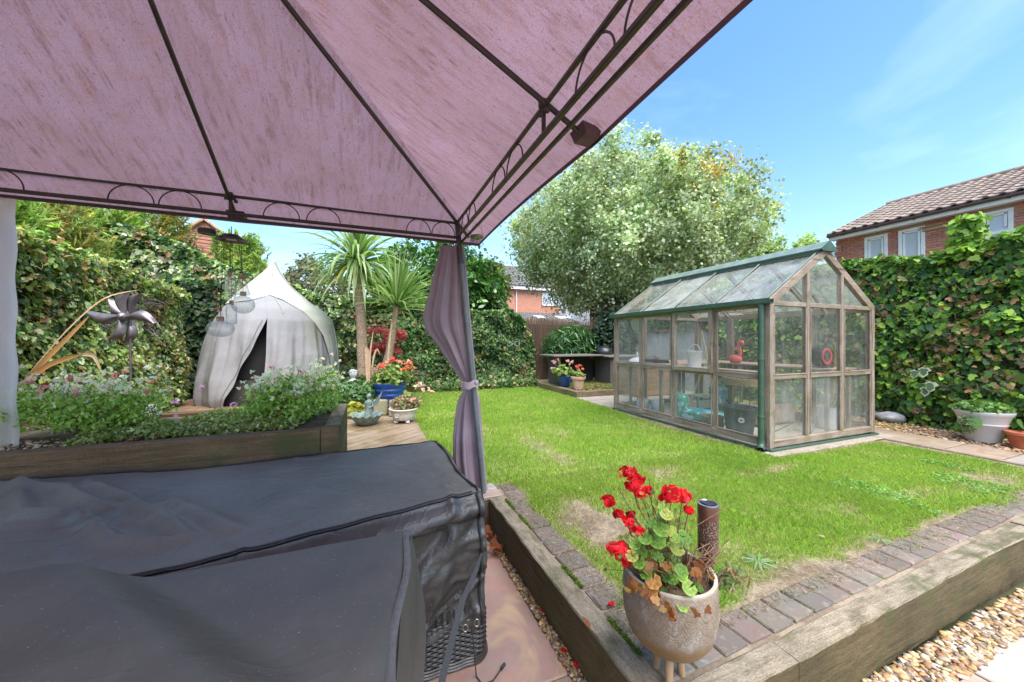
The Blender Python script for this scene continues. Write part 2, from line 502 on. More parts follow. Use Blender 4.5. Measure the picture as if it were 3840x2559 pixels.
# lawn: sheet with its own soil and thatch colour where the turf is thin
def lawn_density(x, y):
    """how well the grass grows, 0..1"""
    x = np.asarray(x, float); y = np.asarray(y, float)
    d = .93 + .75 * (vn(x * 1.7, y * 1.7, 5) - .5) + .5 * (vn(x * 6, y * 6, 9) - .5)
    nzz = .25 + 1.5 * vn(x * 7, y * 7, 13)
    def g(cx, cy, rx, ry, a): return a * nzz * np.exp(-((x - cx) / rx) ** 2 - ((y - cy) / ry) ** 2)
    for (px, py, rx, ry, a) in [(2210, 1950, .22, .34, .95), (2450, 1770, .3, .25, .6), (3050, 2160, .3, .13, 1.1), (2900, 1760, .5, .1, .5), (3420, 1850, .25, .1, .5), (3330, 2050, .35, .1, .8),
                                (3700, 1800, .5, .16, .6), (2950, 2240, .2, .09, .9), (2060, 1690, .15, .5, .4), (2080, 1620, .2, .3, .4), (3560, 1960, .3, .08, .9), (3150, 1900, .3, .12, .3), (2480, 1850, .3, .12, .25)]:
        c = PZ(px, py); d = d - g(c.x, c.y, rx, ry, a)
    rag = .20 * (vn(x * 4, y * 4, 3) - .52) + .07 * (vn(x * 14, y * 14, 4) - .5)
    d = d - 1.2 * np.clip(1 - (y - 1.11 - rag) / .14, 0, 1)                    # against the pavers
    d = d - .9 * np.clip(1 - (x - 1.05 - rag * .8) / .10, 0, 1) * (y < 2.9)
    d = d - 1.0 * np.clip(1 - np.abs(x - 3.98) / .14, 0, 1) * (y > 2.5) * (y < 5.4)
    d = d - 1.0 * np.clip(1 - np.abs(y - 2.55) / .16, 0, 1) * (x > 3.9)
    d = d - .8 * np.clip(1 - (5.86 - x) / .2, 0, 1) * (y < 2.7)
    return np.clip(d, 0, 1)
LX0, LX1, LY0, LY1 = .64, 7.4, .93, 9.8
nx, ny = 170, 220
gx, gy = np.meshgrid(np.linspace(LX0, LX1, nx), np.linspace(LY0, LY1, ny))
den = lawn_density(gx, gy)
gz = -.012 + .012 * (vn(gx * 3, gy * 3, 21) - .5) + .006 * (vn(gx * 20, gy * 20, 22) - .5)
soilc = np.array([.33, .265, .19]); soil2 = np.array([.17, .125, .085]); turf = np.array([.20, .27, .045])
mxx = (vn(gx * 9, gy * 9, 31) > .52)[..., None] * .6 + vn(gx * 25, gy * 25, 33)[..., None] * .4
cc = (soilc * (1 - mxx) + soil2 * mxx); dd = np.clip(den * 1.6 - .3, 0, 1)[..., None]
cc = cc * (1 - dd) + turf * dd
q = (np.arange(ny - 1)[:, None] * nx + np.arange(nx - 1)[None]).reshape(-1)
idx = np.stack([q, q + 1, q + nx + 1, q + nx], 1)
mxp = gx.ravel()[q]; myp = gy.ravel()[q]
keep = ~((mxp < .95) & (myp < 2.85))
idx = idx[keep]
M_lawnsoil = attrmat('lawn_soil', .95, .7, 180)
npmesh('lawn', np.stack([gx, gy, gz], -1).reshape(-1, 3), np.full(len(idx), 4), idx.ravel(), M_lawnsoil, None, cc.reshape(-1, 3), kind='structure')
mb = MB()
mb.box(.64, 60, .93, 60, -.31, -.03) if False else None
mb.box(.96, 60, .96, 2.9, -.31, -.035); mb.box(.80, .96, 2.665, 2.9, -.31, -.035); mb.box(.62, .80, 2.84, 2.9, -.31, -.035); mb.box(-60, 60, 2.9, 60, -.31, -.035)
mb.build('terrain', M_soil, kind='structure')

def in_lawn(x, y):
    ok = (x > .62) & (y > 1.06) & (y < 9.0)
    ok &= ~((x < .98) & (y < 2.86))
    ok &= ~((x > 4.02) & (y > 2.6) & (x < 8))
    ok &= ~((y > 5.25) & (x > 4.05))
    ok &= ~((x > 5.83))
    ok &= y < 9.15 - .9 * np.clip((1.6 - x) / 1.0, 0, 1) - .25 * np.clip(x - 3, 0, 2)
    return ok
def blades(n, x0, x1, y0, y1, hgt, wid, name):
    x = NR.uniform(x0, x1, n); y = NR.uniform(y0, y1, n)
    d = lawn_density(x, y)
    k = in_lawn(x, y) & (NR.uniform(0, 1, n) < d ** 1.5)
    x, y, d = x[k], y[k], d[k]; n = len(x)
    z = -.012 + .012 * (vn(x * 3, y * 3, 21) - .5)
    h = hgt * NR.uniform(.55, 1.25, n) * (.45 + .6 * d) * (.8 + .5 * vn(x * 2.5, y * 2.5, 77))
    a = NR.uniform(0, 2 * PI, n); ln = NR.uniform(.1, 1.0, n) * h
    wv = wid * NR.uniform(.7, 1.3, n)
    b = NR.uniform(0, PI, n)
    dx, dy = np.cos(b) * wv, np.sin(b) * wv
    p0 = np.stack([x - dx, y - dy, z], -1); p1 = np.stack([x + dx, y + dy, z], -1)
    tx, ty = x + np.cos(a) * ln, y + np.sin(a) * ln
    mxv, myv = x + np.cos(a) * ln * .35, y + np.sin(a) * ln * .35
    p2 = np.stack([mxv + dx * .8, myv + dy * .8, z + h * .62], -1); p4 = np.stack([mxv - dx * .8, myv - dy * .8, z + h * .62], -1)
    p3 = np.stack([tx, ty, z + h], -1)
    V = np.stack([p0, p1, p2, p3, p4], 1).reshape(-1, 3)
    g1, g2, g3 = np.array([.28, .45, .065]), np.array([.44, .56, .11]), np.array([.17, .34, .055])
    u = vn(x * 1.1, y * 1.1, 51)[:, None]; u2 = vn(x * 4, y * 4, 52)[:, None]
    c = g1 * (1 - u) + g2 * u; c = c * (1 - .45 * u2) + g3 * .45 * u2
    dry = (NR.uniform(0, 1, n) < .07 + .35 * (1 - d))[:, None]
    c = np.where(dry, np.array([.34, .27, .13]), c) * NR.uniform(.75, 1.25, (n, 1))
    return npmesh(name, V, np.full(n, 5), np.arange(n * 5), M_grassblade, None, np.repeat(c, 5, axis=0), kind='stuff')
g = blades(125000, .9, 3.6, 1.05, 2.9, .034, .0017, 'grass'); tag(g, 'bright green short lawn grass nearest the brick edging', 'grass')
g = blades(120000, .6, 6, 2.4, 5.4, .036, .0026, 'grass'); tag(g, 'bright green mown grass beside the greenhouse', 'grass')
g = blades(70000, .6, 4.6, 5.0, 9.2, .04, .0042, 'grass'); tag(g, 'bright green mown grass at the far end of the lawn', 'grass')
g = blades(50000, 3.2, 5.9, 1.05, 2.7, .034, .0022, 'grass'); tag(g, 'patchy lawn grass in front of the greenhouse end wall', 'grass')
# thatch: dry brown and straw coloured fibres lying where the turf is thin
n = 170000; x = NR.uniform(.98, 5.9, n); y = NR.uniform(1.09, 5.3, n); d_ = lawn_density(x, y)
k = in_lawn(x, y) & (NR.uniform(0, 1, n) < 1.15 - d_) & (NR.uniform(0, 1, n) < np.clip(2.2 / np.hypot(x, y), .25, 1)); x, y = x[k], y[k]; n = len(x)
T = np.stack([NR.normal(0, 1, n), NR.normal(0, 1, n), NR.normal(.12, .22, n)], -1)
o = leaves('thatch', np.stack([x, y, np.full(n, -.004) + NR.uniform(0, .012, n)], -1), np.tile([0, 0, 1.], (n, 1)), .012 * NR.uniform(.5, 1.5, n) * (1 + .12 * np.hypot(x, y)), palette(n, [(.42, .34, .23), (.26, .19, .12), (.55, .47, .33), (.14, .10, .065), (.25, .28, .08)], [3, 3, 1.6, 2, 1]), M_grassblade, 'thin', T=T, flutter=.35, kind='stuff')
tag(o, 'dry straw coloured thatch on the thin worn patches of the lawn', 'dry grass')
# weeds: flat rosettes and clover leaves
def rosette(px, py, r, label):
    c = PZ(px, py); n = 11; an = np.linspace(0, 2 * PI, n, endpoint=False) + NR.uniform(-.2, .2, n)
    T = np.stack([np.cos(an), np.sin(an), np.full(n, .18)], -1)
    P = np.array([c.x, c.y, .006]) + T * r * .55
    o = leaves('weed', P, np.tile([0, 0, 1.], (n, 1)), r * .5, palette(n, [(.2, .33, .14), (.25, .36, .2)], [1, 1]), LEAF, 'long', T=T, flutter=.12)
    tag(o, label, 'weed')
rosette(2845, 2115, .09, 'pale dandelion rosette flat in the lawn right of the potted geranium')
rosette(3300, 2030, .06, 'small leafy weed rosette in the bare strip by the pavers')
rosette(3170, 1850, .045, 'tiny leafy weed rosette in the middle of the patchy lawn')
n = 3000; x = NR.uniform(3.6, 5.4, n); y = NR.uniform(1.25, 1.9, n); k = (vn(x * 2.2, y * 2.2, 66) > .52); x, y = x[k], y[k]; n = len(x)
o = leaves('clover', np.stack([x, y, np.full(n, .02)], -1), np.tile([0, 0, 1.], (n, 1)), .016, palette(n, [(.16, .33, .06), (.2, .38, .1)], [1, 1]), LEAF, 'round', kind='stuff')
tag(o, 'low clover patches spread in the right side of the lawn', 'clover')

def slab_at(parent, x0, x1, y0, y1, ztop, mat, th=.04, rot=0):
    mb = MB(); c = Vector(((x0 + x1) / 2, (y0 + y1) / 2, ztop - th / 2))
    mb.cbox(0, 0, 0, x1 - x0 - .008, y1 - y0 - .008, th, .005)
    mb.v = [(a + R.uniform(-.002, .002), b + R.uniform(-.002, .002), c_) for a, b, c_ in mb.v]
    me = mb.mesh('paving_slab'); me.materials.append(mat)
    o = link('paving_slab', me, parent, c - (wl(parent) if parent else Vector((0, 0, 0)))); o.rotation_euler = (0, 0, rot); return o
# ================================================================== sleepers round the lawn
def sleeper(name, p0, p1, w, h, mat, label, group, n=22):
    mb = MB(); mb.beam(p0, p1, w, h, .006, n, .0022)
    return tag(mb.build(name, mat), label, 'sleeper', group)
ZC = -.128
sleeper('timber_sleeper', (.912, .872, ZC), (.908, 2.66, ZC), .104, .245, M_timber_y, 'mossy weathered sleeper running from the pot corner to the gazebo post', 'sleepers edging the lawn')
sleeper('timber_sleeper', (.965, .922, ZC), (1.505, .937, ZC), .106, .245, M_timber_x, 'short sleeper behind the geranium pot, cut at a split corner', 'sleepers edging the lawn', 10)
sleeper('timber_sleeper', (1.512, .936, ZC - .002), (3.98, .999, ZC - .002), .104, .245, M_timber_x, 'long weathered sleeper between the pavers and the golden gravel', 'sleepers edging the lawn', 34)
sleeper('timber_sleeper', (3.99, 1.0, ZC), (6.4, 1.06, ZC), .104, .245, M_timber_x, 'grey sleeper at the right end of the row, beyond the joint', 'sleepers edging the lawn')
# pavers: each block its own part
edging = thing('brick_edging', 'row of red-grey block pavers laid along the inside of the sleepers', 'paving edge', (1.0, 1.0, -.04))
def pmesh(sx, sy, sz, jit=.003):
    mb = MB(); mb.cbox(0, 0, 0, sx, sy, sz, .007)
    mb.v = [(a + R.uniform(-jit, jit), b + R.uniform(-jit, jit), c + R.uniform(-jit, jit) * .4) for a, b, c in mb.v]
    me = mb.mesh('paver'); me.materials.append(M_brick); return me
pvR = [pmesh(.138, .155, .06) for _ in range(4)]; pvL = [pmesh(.145, .14, .06) for _ in range(4)]
base = edging.location
for i in range(37):
    x = 1.045 + i * .1455; y = .989 + .080 + (x - 1) * .0262
    o = link('brick', R.choice(pvR), edging, Vector((x, y, -.030 + R.uniform(-.003, .002))) - base)
    o.rotation_euler = (R.uniform(-.015, .015), R.uniform(-.015, .015), .026 + R.uniform(-.02, .02))
for i in range(11):
    y = 1.29 + i * .152
    o = link('brick', R.choice(pvL), edging, Vector((1.042 + (.03 if i > 8 else 0), y, -.030 + R.uniform(-.003, .002))) - base)
    o.rotation_euler = (R.uniform(-.015, .015), R.uniform(-.015, .015), R.uniform(-.03, .03))
cst = thing('corner_paving', 'small buff and white slabs at the far end of the left sleeper', 'paving', (.9, 2.78, -.03))
slab_at(cst, .80, .975, 2.67, 2.80, .002, M_slab_buff, .03); slab_at(cst, .80, .975, 2.805, 2.93, .003, M_slab_pale, .03)
# moss cushions in the joint by the sleeper
n = 5200; y = NR.uniform(1.0, 2.6, n); k = vn(y * 5, y * 0, 91) > .52; y = y[k]; n = len(y)
P = np.stack([.967 + NR.normal(0, .006, n), y, -.006 + NR.uniform(0, .012, n)], -1)
n2 = 4200; x2 = NR.uniform(1.0, 5, n2); k = (np.mod(x2 - 1.045 + .0728, .1455) < .014) & (vn(x2 * 3, x2 * 0, 92) > .4); x2 = x2[k]
P = np.concatenate([P, np.stack([x2, .995 + (x2 - 1) * .026 + NR.uniform(0, .09, len(x2)), np.full(len(x2), -.004)], -1)])
o = leaves('moss', P, np.tile([0, 0, 1.], (len(P), 1)), .008, palette(len(P), [(.15, .22, .02), (.09, .15, .02)], [1, 1]), M_moss, 'tri', flutter=1.5, kind='stuff')
tag(o, 'bright green moss cushions in the joints between sleeper and pavers', 'moss')

# ================================================================== patio slabs
patio = thing('patio_paving', 'patio of pink and buff sandstone slabs under the gazebo', 'paving', (0, 1.4, -.26))
ys = [-2.1, -1.2, -.3, .45, 1.385, 2.36, 2.83]
for j in range(len(ys) - 1):
    xs = [-3.2, -2.3, -1.5, -.55, .02 if j % 2 else -.1, .815]
    for i in range(len(xs) - 1):
        mt = M_slab_pink if (i + j * 2) % 3 and not (j == 5) else (M_slab_buff if j != 5 else M_slab_pale)
        if i == 4 and j == 4: mt = M_slab_pink
        if i == 4 and j == 3: mt = M_slab_buff
        slab_at(patio, xs[i], xs[i + 1], ys[j], ys[j + 1], -.25 + R.uniform(-.001, .001), mt)
patio2 = thing('side_paving', 'pale and pink sandstone slabs beyond the gravel strip at the lower right', 'paving', (3, .3, -.26))
for (x0, x1, y0, y1, mt) in [(2.47, 3.4, -.1, .79, M_slab_pale), (1.7, 2.46, -.1, .755, M_slab_pink), (3.41, 4.3, -.1, .80, M_slab_pale), (4.31, 5.2, -.1, .8, M_slab_buff), (.9, 1.69, -.1, .72, M_slab_buff)]:
    slab_at(patio2, x0, x1, y0, y1, -.25, mt)
# gravel between slabs and sleepers
def gravel(n, x0, x1, y0, y1, z0, z1, s, cols, w, name, label, flat=.55):
    P = np.stack([NR.uniform(x0, x1, n), NR.uniform(y0, y1, n), NR.uniform(z0, z1, n)], -1)
    o = blobs(name, P, s * NR.uniform(.6, 1.35, n), palette(n, cols, w, .2), STONE, flat=flat, kind='stuff')
    return tag(o, label, 'gravel')
gc = [(.42, .28, .14), (.32, .20, .10), (.46, .37, .27), (.22, .16, .12), (.52, .46, .39), (.17, .13, .12), (.38, .22, .10)]
gravel(5200, 1.25, 4.6, .752, .888, -.262, -.236, .034, gc, [3, 2, 2, 1.2, 1, .6, 1.4], 'gravel', 'golden brown gravel strip between the sleeper and the pale slabs', .38)
gravel(1500, .812, .864, .9, 2.7, -.262, -.238, .024, gc, [3, 2, 1, 1.5, .5, 1, 1.4], 'gravel', 'narrow line of brown pebbles between the pink slab and the sleeper')
# fallen petals and leaves on the pebbles
def petal_at(pts, col, size, name, label, cat, shape='round', z=None):
    P = np.array([(p.x, p.y, p.z) for p in pts]); n = len(P)
    o = leaves(name, P, np.tile([0, 0, 1.], (n, 1)), size, palette(n, [col], [1], .15), PETAL, shape, flutter=.35)
    tag(o, label, cat)
for k, (px, py) in enumerate([(2037, 2285), (2055, 2312), (2113, 2440), (2163, 2488), (2290, 2262)]):
    z = -.228 if k < 4 else .012
    wh = ['caught in the pebble line, furthest from the camera', 'in the pebble line just below the furthest one', 'in the middle of the pebble line', 'in the pebble line nearest the camera', 'on a paver left of the pot'][k]
    petal_at([PZ(px, py, z) + Vector((R.uniform(-.006, .006), R.uniform(-.006, .006), R.uniform(0, .004))) for _ in range(5)], (.75, .03, .04), .022, 'fallen_petals', 'fallen red geranium petals ' + wh, 'petals')
pts = [Vector((.80 + R.uniform(-.06, .05), 2.42 + R.uniform(-.14, .22), -.22 + R.uniform(0, .05))) for _ in range(16)]
petal_at(pts, (.42, .14, .07), .06, 'dead_leaves', 'curled reddish brown dead leaves heaped at the foot of the gazebo post', 'leaves', 'oval')
o = leaves('fallen_leaves', np.array([tuple(PZ(a, b, .012)) for a, b in [(2177, 1835), (3080, 2010), (2200, 2335), (3750, 1740), (3680, 1780), (2330, 2010)]]), np.tile([0, 0, 1.], (6, 1)), .045,
       np.array([(.7, .7, .55), (.6, .5, .35), (.4, .16, .08), (.35, .17, .1), (.3, .2, .1), (.4, .3, .2)]), PETAL, 'oval', kind='stuff')
tag(o, 'a few stray pale and brown leaves lying on the lawn', 'leaves')

# ================================================================== right hand path and bark strip
path = thing('garden_path', 'line of buff sandstone slabs from the greenhouse towards the right', 'path', (6.2, 1.5, -.03))
for (y0, y1, mt, x1) in [(2.66, 3.6, M_slab_buff, 6.55), (2.02, 2.65, M_slab_buff, 6.52), (1.62, 2.01, M_slab_buff, 6.5), (.95, 1.61, M_slab_pale, 6.55), (.1, .94, M_slab_buff, 6.5)]:
    slab_at(path, 5.93, x1, y0, y1, .004, mt)
mb = MB(); mb.beam((5.9, .2, -.03), (5.9, 2.66, -.03), .05, .075, .004, 8, .001)
tag(mb.build('path_kerb', simple('kerb', (.3, .24, .18), (.2, .17, .12), 12)), 'thin concrete kerb between lawn and sandstone path', 'kerb')
gravel(5200, 6.5, 7.5, .3, 4.4, -.04, .012, .04, [(.5, .3, .16), (.38, .2, .11), (.62, .46, .3), (.25, .14, .08)], [3, 2, 1.5, 1], 'bark_chippings', 'orange brown chippings in front of the right ivy hedge', .35)['category'] = 'chippings'
# paving left of the greenhouse and its base slab
pv = thing('greenhouse_paving', 'grey weathered paving slabs between the raised platform and the greenhouse', 'paving', (4.4, 5.6, -.03))
M_conc = simple('concrete_slab', (.36, .31, .26), (.27, .23, .19), 5, rough=.85, bump=.3)
for i in range(5):
    for j in range(3):
        slab_at(pv, 4.07 + i * .62, 4.69 + i * .62, 5.36 + j * .45, 5.8 + j * .45, .0 + R.uniform(-.002, .002), M_conc)
fl = thing('greenhouse_floor', 'dusty pale paving slabs on the greenhouse floor', 'paving', (5, 4, -.03))
M_dust = simple('dusty_slab', (.55, .49, .42), (.44, .37, .30), 4, rough=.9, bump=.3)
for i in range(3):
    for j in range(4):
        slab_at(fl, 4.1 + i * .63, 4.73 + i * .63, 2.72 + j * .65, 3.37 + j * .65, .004 + R.uniform(-.002, .002), M_dust)
mb = MB(); mb.cbox(4.9, 2.58, -.02, 1.95, .16, .05, .005); mb.cbox(5.95, 2.6, -.018, .5, .2, .045, .005)
tag(mb.build('greenhouse_footing', M_conc), 'thin concrete footing strip along the near end of the greenhouse', 'footing')

# ================================================================== deck
deck = thing('timber_deck', 'weathered diagonal timber deck between the flower bed and the lawn', 'deck', (0, 4, .0))
def clip_poly(poly, nx_, ny_, c, keep_less):
    out = []
    for i in range(len(poly)):
        a, b = poly[i], poly[(i + 1) % len(poly)]
        da = nx_ * a[0] + ny_ * a[1] - c; db = nx_ * b[0] + ny_ * b[1] - c
        if not keep_less: da, db = -da, -db
        if da <= 0: out.append(a)
        if da * db < 0:
            t = da / (da - db); out.append((a[0] + (b[0] - a[0]) * t, a[1] + (b[1] - a[1]) * t))
    return out
dd_ = Vector((.863, .669)).normalized(); dn = Vector((-dd_.y, dd_.x))
rect = [(-3.1, 2.84), (.64, 2.84), (.64, 7.1), (-3.1, 7.1)]
lo = min(dn.dot(Vector(p)) for p in rect); hi = max(dn.dot(Vector(p)) for p in rect)
k = 0; c0 = lo
while c0 < hi:
    poly = clip_poly(clip_poly(rect, dn.x, dn.y, c0 + .139, True), dn.x, dn.y, c0 + .004, False)
    if len(poly) > 2:
        zz = .03 + R.uniform(-.0015, .0015); m = len(poly)
        mb = MB(); mb.add([(x, y, zz) for x, y in poly] + [(x, y, -.005) for x, y in poly],
                          [tuple(range(m))] + [(i, i + m, (i + 1) % m + m, (i + 1) % m) for i in range(m)] + [tuple(range(2 * m - 1, m - 1, -1))])
        mb.build('deck_board', M_deck, deck)
    c0 += .143
# ================================================================== gazebo
GX0, GX1, GY0, GY1 = -2.25, .63, -.23, 2.77
PK = Vector((-.81, 1.27, 2.955))
M_frame = simple('gazebo_steel', (.035, .028, .026), (.06, .045, .04), 20, rough=.42, bump=.1, spec=.5)
M_pole = simple('pole_steel', (.10, .12, .13), (.16, .17, .18), 8, rough=.35, bump=.05)
def canopy_mat():
    m = Mt('canopy_fabric')
    uv = m.n('ShaderNodeUVMap'); v = uv.outputs[0]
    st = m.noise(9, 8, (3.0, .5, 1), vec=v, rough=.72, dist=.1)
    st2 = m.noise(26, 5, (2.2, .34, 1), vec=v, rough=.65)
    bl = m.noise(1.7, 5, vec=v, rough=.6)
    fine = m.noise(170, 3, vec=v)
    sp = m.noise(75, 3, (1.5, .7, 1), vec=v)
    c = m.mix(m.ramp(bl, [(.32, 0), (.66, 1)]), (.335, .235, .28), (.265, .18, .20))
    c = m.mix(m.math('MULTIPLY', m.math('MULTIPLY', m.ramp(st, [(.49, 0), (.72, 1)]), m.ramp(m.noise(2.2, 4, vec=v), [(.3, .35), (.55, 1)])), .95), c, (.165, .09, .075))
    msk = m.math('MULTIPLY', m.ramp(st2, [(.57, 0), (.70, 1)]), m.ramp(m.noise(3.5, 4, vec=v), [(.42, 0), (.58, 1)]))
    c = m.mix(m.math('MULTIPLY', msk, .75), c, (.10, .05, .03))
    c = m.mix(m.ramp(sp, [(.60, 0), (.67, .8)]), c, (.2, .09, .07))
    c = m.mix(m.math('MULTIPLY', m.ramp(m.noise(13, 8, vec=v, rough=.75), [(.50, 0), (.66, .6)]), 1.0), c, (.29, .17, .15))
    c = m.mix(.55, c, m.ramp(fine, [(.25, .6), (.75, 1.35)]), 'MULTIPLY')
    m.set(c, .85, 0, .1)
    m.bump(fine, .35, .003)
    m.trans(.5, m.mix(1.0, c, (1.0, .92, .95), 'MULTIPLY'))
    return m.m
M_canopy = canopy_mat()
M_hem = simple('hem_fabric', (.16, .10, .12), (.11, .07, .085), 20, rough=.9, bump=.2)
gz = thing('gazebo', 'mauve fabric gazebo with rust-streaked canopy on a dark steel frame', 'gazebo', (-.81, 1.27, -.25))
OV = .232
hemz = 2.003
cor = [Vector((GX0 - OV, GY1 + OV * .8, hemz)), Vector((GX1 + OV, GY1 + OV * .8, hemz)), Vector((GX1 + OV, GY0 - OV, hemz)), Vector((GX0 - OV, GY0 - OV, hemz))]
mb = MB(); mb.uv = []
for k in range(4):
    A, B = cor[k], cor[(k + 1) % 4]; nu, nv = 40, 26; W_ = (B - A).length
    inn = (PK - (A + B) / 2); inn.z = 0; inn.normalize()
    def pt(s, t, A=A, B=B, inn=inn):
        h = A.lerp(B, s)
        sc = abs(math.sin(2 * PI * s))
        p = h.lerp(PK, t)
        p = p + inn * (.022 * sc * (1 - t) ** 6)
        p.z += .03 * (1 - t) * .5 - .035 * sc * math.sin(PI * min(1, t)) * (1 - t) ** .5 + .0
        p.z += .012 * math.sin(9 * s + 4 * t) * t * (1 - t) * math.sin(PI * s)
        return p
    n0 = len(mb.v)
    mb.grid(pt, nu, nv)
    sl_ = (PK - (A + B) / 2).length
    for j in range(nv + 1):
        for i in range(nu + 1):
            mb.uv.append(((i / nu - .5) * W_ * (1 - j / nv) + k * 5.3, j / nv * sl_))
mb.build('canopy', M_canopy, gz, smooth=2)
for k in range(4):      # hem: a turned and stitched edge
    A, B = cor[k], cor[(k + 1) % 4]
    inn = (PK - (A + B) / 2); inn.z = 0; inn.normalize()
    mb = MB()
    mb.grid(lambda s, t: A.lerp(B, s) + inn * (.022 * abs(math.sin(2 * PI * s)) + .006 * t) + Vector((0, 0, .017 - .024 * t)), 40, 1)
    mb.grid(lambda s, t: A.lerp(B, s) + inn * (.022 * abs(math.sin(2 * PI * s)) + .004 + .002 * t) + Vector((0, 0, .017 - .024 * t)), 40, 1)
    mb.build('hem', M_hem, gz, smooth=2)
def bar(name, p0, p1, w_, mat=None, h=None, par=None):
    mb = MB(); mb.beam(p0, p1, w_, h or w_, w_ * .18); return mb.build(name, mat or M_frame, par or gz)
ZU, ZL, ZC2 = 2.108, 1.998, 1.973
for (a, b, o) in [((GX0, GY1), (GX1, GY1), (0, .03)), ((GX1, GY1), (GX1, GY0), (.042, 0)), ((GX1, GY0), (GX0, GY0), (0, -.03)), ((GX0, GY0), (GX0, GY1), (-.03, 0))]:
    bar('upper_rail', (a[0], a[1], ZU), (b[0], b[1], ZU), .017)
    bar('lower_rail', (a[0], a[1], ZL), (b[0], b[1], ZL), .020)
    bar('curtain_rail', (a[0] + o[0], a[1] + o[1], ZC2), (b[0] + o[0], b[1] + o[1], ZC2), .016)
    # pairs of hoops between the rails
    A = Vector((a[0], a[1], 0)); B = Vector((b[0], b[1], 0)); Lh = (B - A).length
    # distances from a corner, as seen on the left side
    for s0 in (.15, .355, .865, 1.09, Lh - 1.265, Lh - 1.02, Lh - .375, Lh - .19):
        wd = .205 if s0 in (.865, 1.09) or Lh - 1.3 < s0 < Lh - 1 else .175
        if s0 < .16: wd = .195
        c = A + (B - A).normalized() * (s0 + wd / 2); ax_ = (B - A).normalized()
        mb = MB()
        mb.tube([c + ax_ * (math.cos(t) * wd / 2) + Vector((0, 0, ZL + .008 + math.sin(t) * (ZU - ZL - .012))) for t in np.linspace(0, PI, 15)], .0038, 5)
        mb.build('hoop', M_frame, gz, smooth=True)
    md = (A + B) / 2
    mb = MB()
    mb.tube([(md.x, md.y, ZL), (md.x, md.y, ZU + .03)], .009, 8)
    mb.tube([md + ax_ * -.03 + Vector((0, 0, ZU - .018)), md + ax_ * .03 + Vector((0, 0, ZU - .018))], .008, 8)
    mb.cbox(md.x, md.y, ZU + .012, .035, .035, .03, .005)
    mb.build('bracket', M_frame, gz)
    for dz, ds in ((ZU - .03, .03), (ZU + .035, -.02)):
        mb = MB(); mb.lathe([(0, -.012), (.010, -.008), (.012, 0), (.008, .01), (0, .013)], tuple(md + ax_ * ds + Vector((0, 0, dz))), 8); mb.build('knob', M_frame, gz, smooth=True)
for k in range(4):
    A, B = cor[k], cor[(k + 1) % 4]
    m0 = Vector([(GX0, GY1), (GX1, GY1), (GX1, GY0), (GX0, GY0)][k] + (ZU + .012,))
    bar('hip_rafter', Vector((m0.x, m0.y, ZU)) + (A - m0) * .5 + Vector((0, 0, -.012)), PK - Vector((0, 0, .075)), .02)
    md = (A + B) / 2; md.z = hemz + .005
    inner = Vector((md.x, md.y, 0)); q = PK - Vector((0, 0, .075))
    e = md.lerp(q, .045) - Vector((0, 0, .012))
    bar('rafter', e + Vector((0, 0, -.012)), q, .018)
    c_ = md.lerp(q, .03); inn = (PK - (A + B) / 2); inn.z = 0; inn.normalize(); sd_ = inn.cross(Vector((0, 0, 1)))
    mb = MB(); ps = [c_ + sd_ * x + inn * y + Vector((0, 0, z)) for x, y, z in [(-.045, -.04, .0), (.045, -.04, .0), (.05, .05, .012), (-.05, .05, .012), (-.04, -.03, -.035), (.04, -.03, -.035), (.045, .03, -.028), (-.045, .03, -.028)]]
    mb.add(ps, [(0, 1, 2, 3), (7, 6, 5, 4), (0, 4, 5, 1), (1, 5, 6, 2), (2, 6, 7, 3), (3, 7, 4, 0)])
    mb.build('rafter_pocket', M_hem, gz)
mb = MB(); mb.lathe([(.0, .06), (.03, .05), (.05, .02), (.05, -.05), (.02, -.08), (0, -.08)], tuple(PK - Vector((0, 0, .03))), 12); mb.build('crown_hub', M_frame, gz, smooth=True)
# legs (the one in view leans a little)
def leg(p0, p1):
    mb = MB(); q = Vector(p1) + (Vector(p0) - Vector(p1)) * .14
    mb.tube([p0, q], .021, 14); o = mb.build('leg', M_pole, gz, smooth=True)
    mb = MB(); mb.beam(q, p1, .036, .036, .005); mb.build('leg_top', M_frame, o)
    mb = MB(); mb.cbox(p0[0], p0[1], p0[2] + .003, .11, .11, .006, .001); mb.build('foot_plate', M_frame, o)
leg((.868, 2.755, -.25), (GX1, GY1, ZU + .02))
leg((GX0 - .1, GY1, -.25), (GX0, GY1, ZU + .02)); leg((GX1 + .05, GY0, -.25), (GX1, GY0, ZU + .02)); leg((GX0 - .05, GY0, -.25), (GX0, GY0, ZU + .02))

# ---- curtains
def fabric(name, col, dark, tr):
    m = Mt(name); n = m.noise(4, 5); f = m.noise(260, 2)
    c = m.mix(m.ramp(n, [(.35, 0), (.65, 1)]), col, dark); c = m.mix(.25, c, m.ramp(f, [(.3, .7), (.7, 1.3)]), 'MULTIPLY')
    m.set(c, .75, 0, .2); m.bump(m.math('ADD', m.noise(7, 4), m.math('MULTIPLY', f, .12)), .25, .02); m.trans(tr, c); return m.m
M_curt = fabric('curtain_mauve', (.50, .40, .465), (.42, .325, .38), .35)
M_tie = fabric('curtain_tie', (.58, .47, .54), (.5, .4, .46), .25)
M_curt2 = fabric('curtain_pale', (.93, .87, .89), (.88, .82, .85), .6)
cu = thing('curtain', 'mauve curtain gathered with a tie round the leaning gazebo post', 'curtain', (.8, 2.75, -.2))
